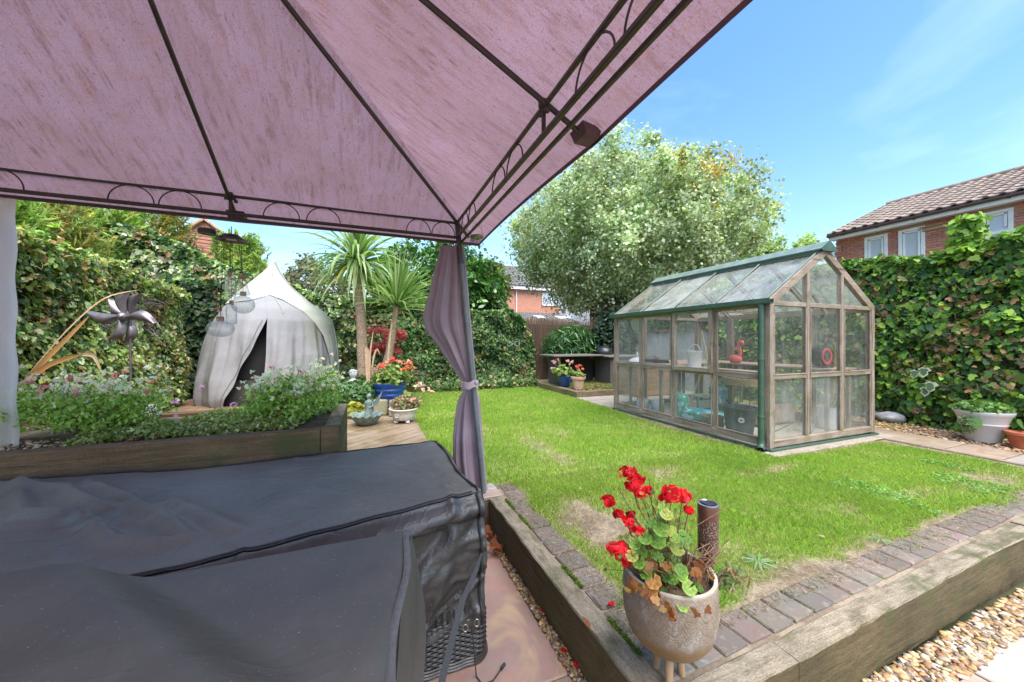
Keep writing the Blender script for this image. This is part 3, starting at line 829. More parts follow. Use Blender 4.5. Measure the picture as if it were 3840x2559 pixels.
#           z px  left px  right px
prof = [(925, 1652, 1732), (960, 1645, 1740), (1010, 1632, 1746), (1080, 1616, 1752), (1150, 1598, 1757), (1200, 1588, 1762), (1240, 1600, 1766), (1290, 1640, 1771), (1340, 1672, 1776), (1380, 1698, 1779), (1415, 1722, 1784), (1440, 1740, 1786),
        (1465, 1738, 1789), (1490, 1722, 1796), (1530, 1712, 1799), (1580, 1706, 1802), (1640, 1700, 1806), (1720, 1700, 1812), (1800, 1712, 1820), (1860, 1752, 1828), (1905, 1786, 1832)]
mb = MB(); rings = []
D0 = 2.875
nseg = 96
for i, (py, l, r) in enumerate(prof):
    Lp, Rp = PD(l, py, D0 + (py - 900) * .00006), PD(r, py, D0 + (py - 900) * .00006)
    c = (Lp + Rp) / 2; hw = (Rp - Lp).length / 2; rt = (Rp - Lp).normalized(); fw = Vector((-rt.y, rt.x, 0))
    dp = min(hw * .45, .055); tied = max(0, 1 - abs(py - 1445) / 120)
    ring = []
    for k in range(nseg):
        a = 2 * PI * k / nseg
        ph = py * .0016
        fold = 1 + (.12 * math.sin(7 * a + 2.2 * math.sin(ph)) + .075 * math.sin(13 * a + 1.3 + ph * 2) + .03 * math.sin(29 * a + ph)) * (1 - .45 * tied)
        ring.append(c + rt * (math.cos(a) * hw * (1 + (fold - 1) * .5)) + fw * (math.sin(a) * dp * (1 + (fold - 1) * 2.3)))
    rings.append(ring)
# resample between rings so that the folds run smoothly
vs = []; fs = []; sub = 5
zz = []
for i in range(len(rings) - 1):
    for s_ in range(sub):
        t = s_ / sub; zz.append([rings[i][k].lerp(rings[i + 1][k], t) for k in range(nseg)])
zz.append(rings[-1])
for r_ in zz: vs += r_
for i in range(len(zz) - 1):
    for k in range(nseg):
        k2 = (k + 1) % nseg; fs.append((i * nseg + k, i * nseg + k2, (i + 1) * nseg + k2, (i + 1) * nseg + k))
mb.add(vs, fs); mb.build('drape', M_curt, cu, smooth=2)
# tie band and its knot
mb = MB(); Lp, Rp = PD(1733, 1442, 2.85), PD(1792, 1442, 2.85); c = (Lp + Rp) / 2; rt = (Rp - Lp).normalized(); fw = Vector((-rt.y, rt.x, 0))
def band(s, t):
    a = 2 * PI * s
    return c + rt * (math.cos(a) * .066) + fw * (math.sin(a) * .056) + Vector((0, 0, (t - .5) * .056 + .012 * math.cos(a) + .006 * math.sin(5 * a)))
mb.grid(band, 40, 5); mb.build('tie', M_tie, cu, smooth=2)
mb = MB(); mb.lathe([(0, -.02), (.012, -.014), (.016, 0), (.011, .014), (0, .018)], tuple(PD(1786, 1436, 2.74)), 8); mb.build('knot', M_tie, cu, smooth=True)
cl = thing('curtain', 'pale lilac gazebo curtain hanging loose at the left edge of the picture', 'curtain', (-2.0, 2.84, -.2))
mb = MB()
mb.grid(lambda s, t: Vector((-2.36 + .556 * s, 2.86 + .03 * math.sin(19 * s + 2 * t) * (.5 + s * .2) + .018 * math.sin(41 * s + 3 * t) + .008 * math.sin(30 * t + 9 * s), 1.99 - 1.6 * t)), 120, 60)
mb.build('drape', M_curt2, cl, smooth=2)

# ================================================================== things that hang from the rail
def glassmat(name, tint=(1, 1, 1), white=.06, gl=.10):
    m = Mt(name); m.t.nodes.remove(m.p)
    tr = m.n('ShaderNodeBsdfTransparent'); tr.inputs[0].default_value = _rgba(tint)
    g = m.n('ShaderNodeBsdfGlossy'); g.inputs['Roughness'].default_value = .03
    d = m.n('ShaderNodeBsdfDiffuse'); d.inputs[0].default_value = (.9, .9, .9, 1)
    lw = m.n('ShaderNodeLayerWeight'); lw.inputs[0].default_value = .35
    m1 = m.n('ShaderNodeMixShader'); m2 = m.n('ShaderNodeMixShader')
    m.l(m.math('ADD', m.math('MULTIPLY', lw.outputs['Facing'], .55), gl), m1.inputs[0])
    m.l(tr.outputs[0], m1.inputs[1]); m.l(g.outputs[0], m1.inputs[2])
    m2.inputs[0].default_value = white; m.l(m1.outputs[0], m2.inputs[1]); m.l(d.outputs[0], m2.inputs[2]); m.l(m2.outputs[0], m.out.inputs[0])
    return m.m
M_glassb = glassmat('bottle_glass', (.96, .98, .98), .13, .05)
M_cork = simple('cork', (.36, .22, .15), (.28, .16, .1), 60, rough=.8)
M_black = simple('black_plastic', (.03, .028, .028), (.045, .04, .04), 30, rough=.45, bump=.05)
DH = 2.30
c = PD(868, 897, DH)
mo = thing('solar_mobile', 'solar mobile hanging from the gazebo with clear glass bottles on black cords', 'garden mobile', tuple(c))
mb = MB(); mb.lathe([(0, .026), (.04, .025), (.056, .012), (.082, -.006), (.084, -.010), (.078, -.010), (.05, -.002), (0, -.002)], tuple(c), 32); sh = mb.build('disc', M_black, mo, smooth=True)
mb = MB(); mb.cbox(c.x, c.y, c.z - .004, .05, .03, .003, .0005); mb.build('lamp_window', simple('dull_lens', (.75, .72, .68), rough=.3, bump=0), sh)
mb = MB(); mb.tube([c + Vector((0, 0, .026)), PY(868, 850, 2.80)], .0025, 5); mb.build('cord', M_black, mo)
def bottle(px, py_top, kind, w_px, h_px, dD=0, tilt=0):
    p = PD(px, py_top, DH + dD); s_ = (DH + dD) / 1366.0; w_, h_ = w_px * s_ / 2, h_px * s_
    if kind == 'cyl': pr = [(w_ * .45, 0), (w_ * .5, -.05 * h_), (w_ * .95, -.14 * h_), (w_, -.2 * h_), (w_, -.95 * h_), (w_ * .92, -h_), (w_ * .4, -.985 * h_), (0, -.98 * h_)]
    elif kind == 'cone': pr = [(w_ * .4, 0), (w_ * .42, -.08 * h_), (w_ * .95, -.9 * h_), (w_, -.96 * h_), (w_ * .9, -h_), (0, -.98 * h_)]
    else:
        pr = [(w_ * .28, 0)] + [(max(w_ * math.sin(t), w_ * .28 if t < .4 else 0), -h_ * .06 - h_ * .47 * (1 - math.cos(t))) for t in np.linspace(.25, PI, 16)]
        pr[-1] = (0, pr[-1][1])
    mb = MB(); mb.lathe(pr, tuple(p), 28, closed=True); b = mb.build('bottle', M_glassb, mo, smooth=2)
    mb = MB(); ck = w_ * (.42 if kind != 'round' else .27); mb.lathe([(ck, -.008), (ck * 1.02, .012), (ck * .9, .018), (0, .018)], tuple(p), 14); mb.build('stopper', M_cork, b, smooth=True)
    mb = MB(); t0 = Vector((p.x, p.y, c.z - .008)); t0 = t0 + (Vector((c.x, c.y, t0.z)) - t0) * .25
    for sx in (-.006, .006): mb.tube([t0 + Vector((sx, 0, 0)), p + Vector((0, 0, .018))], .0012, 4)
    mb.build('cord', M_black, b)
bottle(862, 1030, 'cyl', 37, 84, 0)
bottle(908, 1042, 'cone', 52, 64, -.03)
bottle(826, 1199, 'round', 88, 66, -.06)
bottle(912, 1105, 'round', 74, 72, .05)
bottle(868, 1138, 'cyl', 34, 78, .06)
bottle(826, 1163, 'cone', 26, 46, .05)
# wire spinner
c = PD(776, 868, 2.22)
sp = thing('wire_spinner', 'black wire spiral spinner hanging left of the bottle mobile', 'spinner', tuple(c))
mb = MB(); mb.lathe([(0, .014), (.042, .012), (.046, .002), (.043, -.016), (0, -.018)], tuple(c), 22); mb.build('cap', M_black, sp, smooth=True)
mb = MB(); pts = []
for i in range(340):
    t = i / 339; a = t * 2 * PI * 7.5; r_ = .05 + .075 * math.sin(PI * min(1, t * 1.15)) - .02 * t
    pts.append(c + Vector((r_ * math.cos(a), r_ * math.sin(a), -.01 - .135 * t)))
mb.tube(pts, .0012, 4); mb.build('coil', M_black, sp, smooth=True)
mb = MB(); mb.tube([c + Vector((-.01, 0, .012)), PY(765, 830, 2.80)], .001, 4); mb.tube([c + Vector((.02, 0, .012)), PY(786, 832, 2.80)], .001, 4); mb.build('cord', M_black, sp)
# little wire lantern under the corner
c = PD(1788, 888, 2.72)
ln = thing('hanging_lantern', 'small grey solar lantern hanging in wire loops under the gazebo corner', 'lantern', tuple(c))
mb = MB(); mb.lathe([(0, .012), (.03, .012), (.048, .004), (.05, -.006), (.044, -.012), (0, -.014)], tuple(c), 24); mb.build('lid', simple('grey_metal', (.3, .3, .27), (.2, .2, .18), rough=.35, metal=.6), ln, smooth=True)
mb = MB()
for k in range(3):
    pts = [c + Vector((.05 * math.cos(t * 2 + k), .05 * math.sin(t * 2 + k), -.012 - .02 * t)) for t in np.linspace(0, 2.6, 24)]
    mb.tube(pts, .0014, 4)
mb.tube([c + Vector((-.045, 0, 0)), c + Vector((-.035, 0, .07)), c + Vector((0, 0, .10))], .0014, 4); mb.tube([c + Vector((.045, 0, 0)), c + Vector((.035, 0, .07)), c + Vector((0, 0, .10))], .0014, 4)
mb.build('wire', M_frame, ln)

# ================================================================== furniture under black covers
def cover_mat(name, col, rough, crs=.38):
    m = Mt(name); n = m.noise(2.2, 5); f = m.noise(420, 2); sp = m.noise(120, 2, rough=.9)
    c = m.mix(m.ramp(n, [(.35, 0), (.7, 1)]), col, tuple(v * 1.6 for v in col))
    c = m.mix(m.ramp(m.noise(26, 6, (1, .3, 1)), [(.56, 0), (.8, .22)]), c, (.22, .2, .19))
    c = m.mix(m.ramp(sp, [(.70, 0), (.73, .8)]), c, (.55, .52, .48))
    m.set(c, m.math('ADD', m.ramp(n, [(.3, rough - .05), (.7, rough + .09)]), 0.0), 0, .7)
    cz = m.math('ABSOLUTE', m.math('SUBTRACT', m.noise(2.4, 3, (1, 1.7, 1), dist=.8), .5)); cz2 = m.math('ABSOLUTE', m.math('SUBTRACT', m.noise(6.5, 2, (1.5, 1, 1), dist=.5), .5))
    h_ = m.math('ADD', m.math('MULTIPLY', m.ramp(cz, [(0, 1), (.05, 0)]), .5), m.math('MULTIPLY', m.ramp(cz2, [(0, 1), (.04, 0)]), .22))
    m.bump(m.math('ADD', m.math('ADD', m.math('MULTIPLY', f, .07), m.math('MULTIPLY', m.noise(3.2, 5, rough=.5), .6)), h_), crs, .010); return m.m
M_cov = cover_mat('cover_fabric_lit', (.122, .109, .090), .48)  # same cloth as the sides, the top's sky sheen put into a paler colour
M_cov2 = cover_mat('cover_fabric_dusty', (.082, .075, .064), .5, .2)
M_cov_shaded = cover_mat('cover_fabric_shaded', (.040, .038, .036), .40)  # near-black copy of that cloth, shade of front and end put into the colour
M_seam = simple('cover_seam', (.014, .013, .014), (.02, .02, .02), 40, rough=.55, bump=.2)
M_seam2 = simple('cover_binding', (.17, .165, .155), (.12, .115, .11), 60, rough=.6, bump=.2)
FOLD = []
def fold(pts, wd, amp, z=.5):
    q = [PZ(a, b, z) for a, b in pts]
    for i in range(len(q) - 1): FOLD.append((q[i].x, q[i].y, q[i + 1].x, q[i + 1].y, wd, amp))
def foldz(x, y, folds):
    t = 0
    best = {}
    for (x0, y0, x1, y1, wd, amp) in folds:
        dx, dy = x1 - x0, y1 - y0; L2 = dx * dx + dy * dy
        u = max(0, min(1, ((x - x0) * dx + (y - y0) * dy) / L2))
        d2 = (x - x0 - u * dx) ** 2 + (y - y0 - u * dy) ** 2
        v = 1.15 * amp * math.exp(-d2 / (wd * wd)); key = (wd, amp)
        if abs(v) > abs(best.get(key, 0)): best[key] = v
    return sum(best.values())
fold([(330, 1822), (470, 1860), (640, 1965), (700, 2010)], .030, .026)
fold([(90, 1842), (250, 1846), (330, 1880), (400, 1905)], .034, .030)
fold([(300, 1950), (350, 1975), (420, 2030), (600, 2040)], .033, .031)
fold([(640, 1880), (760, 1930), (880, 1990)], .045, .0205)
fold([(0, 1848), (70, 1850), (90, 1930), (240, 1925)], .032, .0285)
fold([(0, 1990), (180, 1970), (330, 1945)], .028, .0165)
fold([(1560, 1745), (1640, 1800), (1690, 1870)], .022, .0125)
fold([(1620, 1735), (1700, 1830)], .015, .011)
fold([(0, 2010), (260, 1985), (560, 1950)], .014, .0115)
fold([(1120, 1700), (1250, 1680)], .02, .007)
fold([(1000, 1690), (1060, 1705)], .02, .0072)
cv = thing('covered_sofa', 'rattan corner sofa under a wrinkled black weather cover', 'garden furniture', (-.9, 2.05, -.25))
def ynear(x): return 1.60 + .12 * (x - .47) + .02 * math.sin(3 * x)
YF = 2.535
def xright(y): return .445 + (.03 * (1 - (y - 1.6) / .93)) + .010 * math.sin(y * 9)
def top_z(x, y):
    z = .50 + .012 * math.sin(x * 2.3 + .5) + .0 * y
    z += .035 * max(0, min(1, (-.9 - x) / .9)) * max(0, min(1, (y - 2) / .5))
    z += foldz(x, y, FOLD)
    z -= .02 * math.exp(-((x - .1) / .35) ** 2 - ((y - 2.1) / .3) ** 2)
    z += .006 * (vn(x * 5 + 3, y * 5, 40, 2) - .5) + .007 * max(0, 1 - abs(vn(x * 3.1 + y * 2, y * 4.5, 42, 2) - .5) * 16)
    return float(z)
X0 = -2.75
NX, NY = 300, 84
mb = MB()
def topf(s, t):
    y0 = None
    x = X0 + (xright(2.0) - X0) * s
    yn = ynear(x); y = yn + (YF - yn) * t
    x = X0 + (xright(y) - X0) * s
    z = top_z(x, y)
    e = min(t, 1 - t) * (YF - yn); ex = (1 - s) * (xright(y) - X0)
    for d in (e, ex):
        if d < .02: z -= .006 * (1 - d / .02) ** 2
    return Vector((x, y, z))
mb.grid(topf, NX, NY)
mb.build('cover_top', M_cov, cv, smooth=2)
mb = MB()
def near_f(s, t):      # the hanging front, creased and puffed out over the frame
    p = topf(s, 0); dz = (.59 + .04 * (1 - s)) * t
    x = p.x; z = p.z - .0 - dz
    if t > .96: z += .012 * math.sin(x * 40)
    bul = .030 * math.sin(PI * min(1, t * 1.1)) + .05 * max(0, math.sin(PI * (t - .02) / .16)) * (t < .18) + .014 * math.sin(21 * x + 6 * t) * t
    bul += .02 * math.sin(9 * x + 10 * t) * math.sin(PI * t) + .05 * (float(vn(x * 7 + t * 3, t * 6, 44, 3)) - .5) * min(1, t * 5)
    bul += .028 * max(0, 1 - abs(float(vn(x * 4 + t * 2.5, t * 4 + 2, 46, 2)) - .5) * 12) * min(1, t * 4)
    for (cx, k_, a_) in ((.40, -1.1, .030), (.30, .8, .022), (.12, -.6, .02)):
        bul += a_ * math.exp(-((x - cx - k_ * t * .2) / .03) ** 2) * t
    return Vector((x + .012 * t * s, p.y - .004 - bul, z))
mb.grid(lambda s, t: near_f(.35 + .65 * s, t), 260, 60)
mb.build('cover_front', M_cov_shaded, cv, smooth=2)
mb = MB()
def right_f(s, t):
    p = topf(1, s); a = near_f(1, t)
    bul = .055 * math.sin(PI * min(1, t * 1.05)) + .02 * math.sin(14 * p.y + 5 * t) * t + .012 * t
    return Vector((p.x + .003 + bul * min(1, s * 6), p.y - .03 * t * (1 - s) ** 6 * 0 + (a.y - p.y) * (1 - s) ** 8, p.z - .585 * t))
mb.grid(right_f, 50, 30); mb.build('cover_end', M_cov_shaded, cv, smooth=2)
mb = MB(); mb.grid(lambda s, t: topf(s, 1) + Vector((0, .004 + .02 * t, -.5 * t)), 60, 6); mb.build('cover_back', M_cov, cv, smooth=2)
# piped seams
mb = MB()
mb.tube([topf(s, 0) + Vector((0, -.004, .003 + .002 * math.sin(s * 90))) for s in np.linspace(.3, .985, 140)], .008, 6)
mb.build('front_seam', M_seam, cv, smooth=True)
mb = MB(); mb.tube([topf(s, 1) + Vector((0, .002, .003 + .0015 * math.sin(s * 70))) for s in np.linspace(0, 1, 120)], .0052, 6); mb.build('back_seam', M_seam, cv, smooth=True)
mb = MB(); mb.tube([topf(.995, t) + Vector((-.004, 0, .004 + .003 * math.sin(t * 25))) for t in np.linspace(0, 1, 60)], .0055, 6); mb.build('end_seam', M_seam, cv, smooth=True)
mb = MB(); mb.tube([near_f(.992, t) + Vector((0, -.012, 0)) for t in np.linspace(.0, .97, 50)], .0055, 6); mb.build('corner_seam', M_seam, cv, smooth=True)
# loose tucked corner
mb = MB()
pA, pB = PD(1768, 1824, 1.78), PD(1782, 1835, 1.72)
ps = [PD(1640, 1655, 2.47) + Vector((.0, 0, .0)), PD(1735, 1822, 1.83), pA, pB, PD(1776, 1900, 1.68), PD(1735, 1880, 1.72), PD(1700, 1895, 1.70)]
mb.grid(lambda s, t: (ps[1].lerp(ps[2], s)).lerp(ps[6].lerp(ps[4], s), t) + Vector((0, 0, .014 * math.sin(PI * s) * (1 - t) + .012 * math.sin(9 * s + 5 * t))), 16, 16)
mb.build('cover_tuck', M_cov, cv, smooth=2)
# eyelets, cord with toggle
M_ring = simple('eyelet_metal', (.6, .58, .5), (.4, .36, .3), 90, rough=.3, metal=.9, bump=0)
for (px, py, D_) in ((1745, 2356, 1.545), (1788, 2336, 1.56)):
    q = PD(px, py, D_); mb = MB()
    mb.tube([q + Vector((.011 * math.cos(a), 0.004 * math.sin(a), .012 * math.sin(a))) for a in np.linspace(0, 2 * PI, 15)], .0025, 6, caps=False); mb.build('eyelet', M_ring, cv, smooth=True)
mb = MB(); mb.tube([PD(1770, 2350, 1.55), PD(1775, 2400, 1.56), PD(1778, 2450, 1.55), PZ(1786, 2535, -.245), PZ(1810, 2570, -.243), PZ(1850, 2552, -.243), PZ(1886, 2500, -.238)], .003, 6)
mb.tube([PZ(1880, 2508, -.238), PZ(1893, 2490, -.236)], .007, 7); mb.build('draw_cord', M_black, cv, smooth=True)
# wicker plinth that shows below the cover
M_wick = simple('wicker_dark', (.022, .016, .013), (.06, .05, .045), 120, rough=.35, bump=.1, spec=.6)
WX1, WY0 = .505, 1.585
mb = MB()
mb.box(-2.5, WX1 - .03, WY0 + .03, 2.5, -.235, .02); mb.build('plinth', simple('plinth_dark', (.01, .009, .008), rough=.8), cv)
def path_w(u):      # along the front then round the corner to the end
    L1 = WX1 - .06 - (-.15)
    if u < L1: return Vector((-.15 + u, WY0, 0)), Vector((0, -1, 0))
    a = (u - L1) / .06
    if a < PI / 2: return Vector((WX1 - .06 + .06 * math.sin(a), WY0 + .06 - .06 * math.cos(a), 0)), Vector((math.sin(a), -math.cos(a), 0))
    return Vector((WX1, WY0 + .06 + (a - PI / 2) * .06, 0)), Vector((1, 0, 0))
Ltot = WX1 - .06 + .15 + .06 * PI / 2 + .8
mb = MB()
for row in range(17):
    z = -.215 + row * .0108 + .0
    pts = []
    for u in np.arange(0, Ltot, .006):
        p, nn = path_w(u); pts.append(p + nn * (.0035 * math.sin(2 * PI * u / .05 + (PI if row % 2 else 0))) + Vector((0, 0, z + .001 * math.sin(u * 40))))
    mb.tube(pts, .0055, 5)
mb.build('wicker_weave', M_wick, cv, smooth=True)['kind'] = 'stuff'
mb = MB()
for u in np.arange(0, Ltot, .025):
    p, nn = path_w(u); p = p - nn * .002; mb.tube([p + Vector((0, 0, -.23)), p + Vector((0, 0, .01))], .004, 5)
mb.build('wicker_stakes', M_wick, cv, smooth=True)['kind'] = 'stuff'
for dz, rr in ((-.226, .008), (-.238, .009), (-.213, .006)):
    mb = MB(); mb.tube([path_w(u)[0] + path_w(u)[1] * .006 + Vector((0, 0, dz + .002 * math.sin(u * 60))) for u in np.arange(0, Ltot, .01)], rr, 6); mb.build('wicker_rim', M_wick, cv, smooth=True)

# ---- nearer cover
cw = thing('covered_table', 'low garden table under a dusty black cover with a humped top, nearest the camera', 'garden furniture', (-.6, .75, -.25))
def xr2(y): return .040 + .080 * (y - .78) / .52
def yf2(x): return 1.285 + .13 * (x - .12) * (x > -.45) + (x <= -.45) * (-.0741 + .0 * x)
def ctop(s, t):
    y = .12 + (1.30 - .12) * t
    x = -2.3 + (xr2(y) + 2.3) * s
    z = .548
    sd_ = -((x + .60) * .74 + (y - 1.29) * .67) + .05      # near side of the ridge line: the humped part
    u_ = max(0, min(1, sd_ / .16)); z += .078 * u_ * u_ * (3 - 2 * u_) - .03 * max(0, min(1, (sd_ - .25) / .6))
    ex = xr2(y) - x
    z += .010 * math.exp(-((ex - .05) / .03) ** 2) * math.sin(y * 16 + 1) + .006 * (float(vn(x * 4, y * 4, 60, 3)) - .5)
    if ex < .025: z -= .010 * (1 - ex / .025) ** 2
    return Vector((x, y, z))
mb = MB(); mb.grid(ctop, 150, 90); mb.build('cover_top', M_cov2, cw, smooth=2)
mb = MB(); mb.grid(lambda s, t: ctop(s, 1) + Vector((0, .012 * t + .01 * math.sin(s * 60) * t, -.6 * t)), 100, 8); mb.build('cover_back', M_cov2, cw, smooth=2)
def rside(s, t):
    p = ctop(1, s); return p + Vector((.005 + .055 * math.sin(PI * min(1, t * .8 + .06)) * (.7 + .3 * math.sin(p.y * 11)) + .012 * math.sin(18 * p.y + 7 * t) * t, 0, -.62 * t))
mb = MB(); mb.grid(rside, 60, 24); mb.build('cover_side', M_cov2, cw, smooth=2)
mb = MB()
def bnd(s, t):
    p = ctop(1, s); return p + Vector((-.004 + .020 * t + .008 * math.sin(p.y * 13), 0, .006 + .004 * math.sin(PI * t) + .003 * math.sin(p.y * 21)))
mb.grid(bnd, 60, 3); mb.build('side_binding', M_seam2, cw, smooth=2)
# strap that runs down from the sofa cover
st = [PD(1806, 2075, 1.575), PD(1785, 2140, 1.50), PD(1735, 2250, 1.42), PD(1695, 2400, 1.33), PD(1660, 2540, 1.25), PD(1630, 2680, 1.18)]
ww = [.004, .0095, .012, .0125, .0125, .0125]
mb = MB()
def strap(s, t, off=0):
    f_ = s * (len(st) - 1); i = min(int(f_), len(st) - 2); u = f_ - i
    p = st[i].lerp(st[i + 1], u); wv = ww[i] * (1 - u) + ww[i + 1] * u
    return p + Vector((CS, -SN, .12)) * ((t - .5) * 2 * wv) + Vector((0, 0, off))
mb.grid(strap, 40, 2); mb.grid(lambda s, t: strap(s, t, -.002), 40, 2)
o = mb.build('webbing_strap', simple('webbing', (.055, .058, .066), (.085, .088, .096), 320, (1, 1, 1), rough=.7, bump=.5, bscale=500), cv, smooth=2)
# ================================================================== greenhouse
M_gw = {}
for a_, nm in enumerate('xyz'):
    M_gw[nm] = wood('greenhouse_wood_' + nm, (.40, .325, .26), (.235, .175, .135), a_, moss=(.17, .15, .07), fine=55, bump=.5, rough=.8)
M_green = simple('green_paint', (.04, .085, .058), (.065, .115, .08), 9, rough=.38, bump=.06, lo=.4, hi=.7)
M_greenl = simple('green_paint_bleached', (.115, .165, .135), (.2, .25, .21), 6, rough=.4, bump=.05)
def pane_mat(name, lo, hi, top):
    m = Mt(name); m.t.nodes.remove(m.p)
    tr = m.n('ShaderNodeBsdfTransparent'); tr.inputs[0].default_value = (.985, .99, .985, 1)
    g = m.n('ShaderNodeBsdfGlossy'); g.inputs['Roughness'].default_value = .06
    d = m.n('ShaderNodeBsdfDiffuse'); d.inputs[0].default_value = (.66, .68, .64, 1)
    tl = m.n('ShaderNodeBsdfTranslucent'); tl.inputs[0].default_value = (.66, .68, .64, 1)
    dm = m.n('ShaderNodeMixShader'); dm.inputs[0].default_value = .5; m.l(d.outputs[0], dm.inputs[1]); m.l(tl.outputs[0], dm.inputs[2])
    fr = m.n('ShaderNodeLayerWeight'); fr.inputs[0].default_value = .5
    m1 = m.n('ShaderNodeMixShader'); m2 = m.n('ShaderNodeMixShader')
    m.l(m.math('ADD', m.math('MULTIPLY', m.math('POWER', fr.outputs['Facing'], 4), .5), .02), m1.inputs[0]); m.l(tr.outputs[0], m1.inputs[1]); m.l(g.outputs[0], m1.inputs[2])
    a = m.ramp(m.noise(1.9, 6, dist=.6), [(.38, lo), (.68, hi)]); b = m.ramp(m.noise(14, 5, (1, 1, .22)), [(.45, 0), (.75, top)])
    oi = m.n('ShaderNodeObjectInfo')
    f = m.math('ADD', m.math('MULTIPLY', a, m.math('ADD', m.math('MULTIPLY', oi.outputs['Random'], .8), .6)), b)
    m.l(f, m2.inputs[0]); m.l(m1.outputs[0], m2.inputs[1]); m.l(dm.outputs[0], m2.inputs[2]); m.l(m2.outputs[0], m.out.inputs[0])
    return m.m
M_pane = pane_mat('dusty_glass', .02, .11, .06)
M_panel = pane_mat('lower_glass', .05, .21, .10)
M_roofg = pane_mat('roof_glass', .08, .42, .10)
HX0, HX1, HY0, HY1, HE, HR = 4.07, 6.0, 2.68, 5.32, 1.64, 2.275
HXM = (HX0 + HX1) / 2
gh = thing('greenhouse', 'weathered timber greenhouse with green gutter and ridge on the lawn', 'greenhouse', (HX0, HY0, 0))
def gb(name, p0, p1, w_, h_, up=(0, 0, 1), mat=None, par=None, n=6):
    d = Vector(p1) - Vector(p0); a_ = 'xyz'[max(range(3), key=lambda i: abs(d[i]))]
    mb = MB(); mb.beam(p0, p1, w_, h_, .0035, n, .0009, up)
    return mb.build(name, mat or M_gw[a_], par or gh)
def pane(name, pts, mat, th=.003, par=None):
    a, b, c = (Vector(p) for p in pts[:3]); nn = (b - a).cross(c - a).normalized() * th / 2; m = len(pts)
    mb = MB(); mb.add([Vector(p) + nn for p in pts] + [Vector(p) - nn for p in pts],
                      [tuple(range(m)), tuple(range(2 * m - 1, m - 1, -1))] + [(i, i + m, (i + 1) % m + m, (i + 1) % m) for i in range(m)])
    return mb.build(name, mat, par or gh)
PW = .062
def zroof(x): return HE + (HR - HE) * (1 - abs(x - HXM) / (HX1 - HXM))
# corner posts
for x in (HX0, HX1):
    for y in (HY0, HY1):
        gb('corner_post', (x, y, .035), (x, y, HE), .066, .066)
# long sides
for x in (HX0, HX1):
    sg = 1 if x == HX0 else -1
    gb('eaves_beam', (x, HY0 + .04, HE - .035), (x, HY1 - .04, HE - .035), .05, .07)
    gb('base_rail', (x, HY0 + .04, .075), (x, HY1 - .04, .075), .06, .075)
    for k in range(1, 4):
        y = HY0 + (HY1 - HY0) * k / 4
        gb('post', (x, y, .115), (x, y, HE - .072), .042, .052)
    for k in range(4):
        ya, yb = HY0 + (HY1 - HY0) * k / 4 + .033, HY0 + (HY1 - HY0) * (k + 1) / 4 - .033
        gb('sill', (x, ya, .79), (x, yb, .79), .055, .045)
        gb('glazing_bead', (x - sg * .025, ya, .825), (x - sg * .025, yb, .825), .018, .018)
        gb('glazing_bead', (x - sg * .025, ya, .125), (x - sg * .025, yb, .125), .018, .018)
        for yy in (ya + .008, yb - .008):
            gb('glazing_bead', (x - sg * .022, yy, .14), (x - sg * .022, yy, .76), .016, .016); gb('glazing_bead', (x - sg * .022, yy, .845), (x - sg * .022, yy, HE - .08), .016, .016)
        pane('pane', [(x, ya - .006, .112), (x, yb + .006, .112), (x, yb + .006, .768), (x, ya - .006, .768)], M_panel)
        if k == 1 and x == HX0:    # hinged light, a little proud of the frame
            lt = -.045
            z0, z1 = .805, HE - .05
            f = gb('window_frame', (x + lt, ya + .02, z0 + .02), (x + lt, yb - .02, z0 + .02), .04, .055)
            gb('rail', (x + lt, ya + .02, z1 - .0), (x + lt, yb - .02, z1), .04, .05, par=f)
            for yy in (ya + .0, yb - .0): gb('stile', (x + lt, yy, z0 - .01), (x + lt, yy, z1 + .02), .04, .05, par=f)
            pane('pane', [(x + lt, ya + .025, z0 + .045), (x + lt, yb - .025, z0 + .045), (x + lt, yb - .025, z1 - .022), (x + lt, ya + .025, z1 - .022)], M_pane, par=f)
        else:
            pane('pane', [(x, ya - .006, .812), (x, yb + .006, .812), (x, yb + .006, HE - .072), (x, ya - .006, HE - .072)], M_pane)
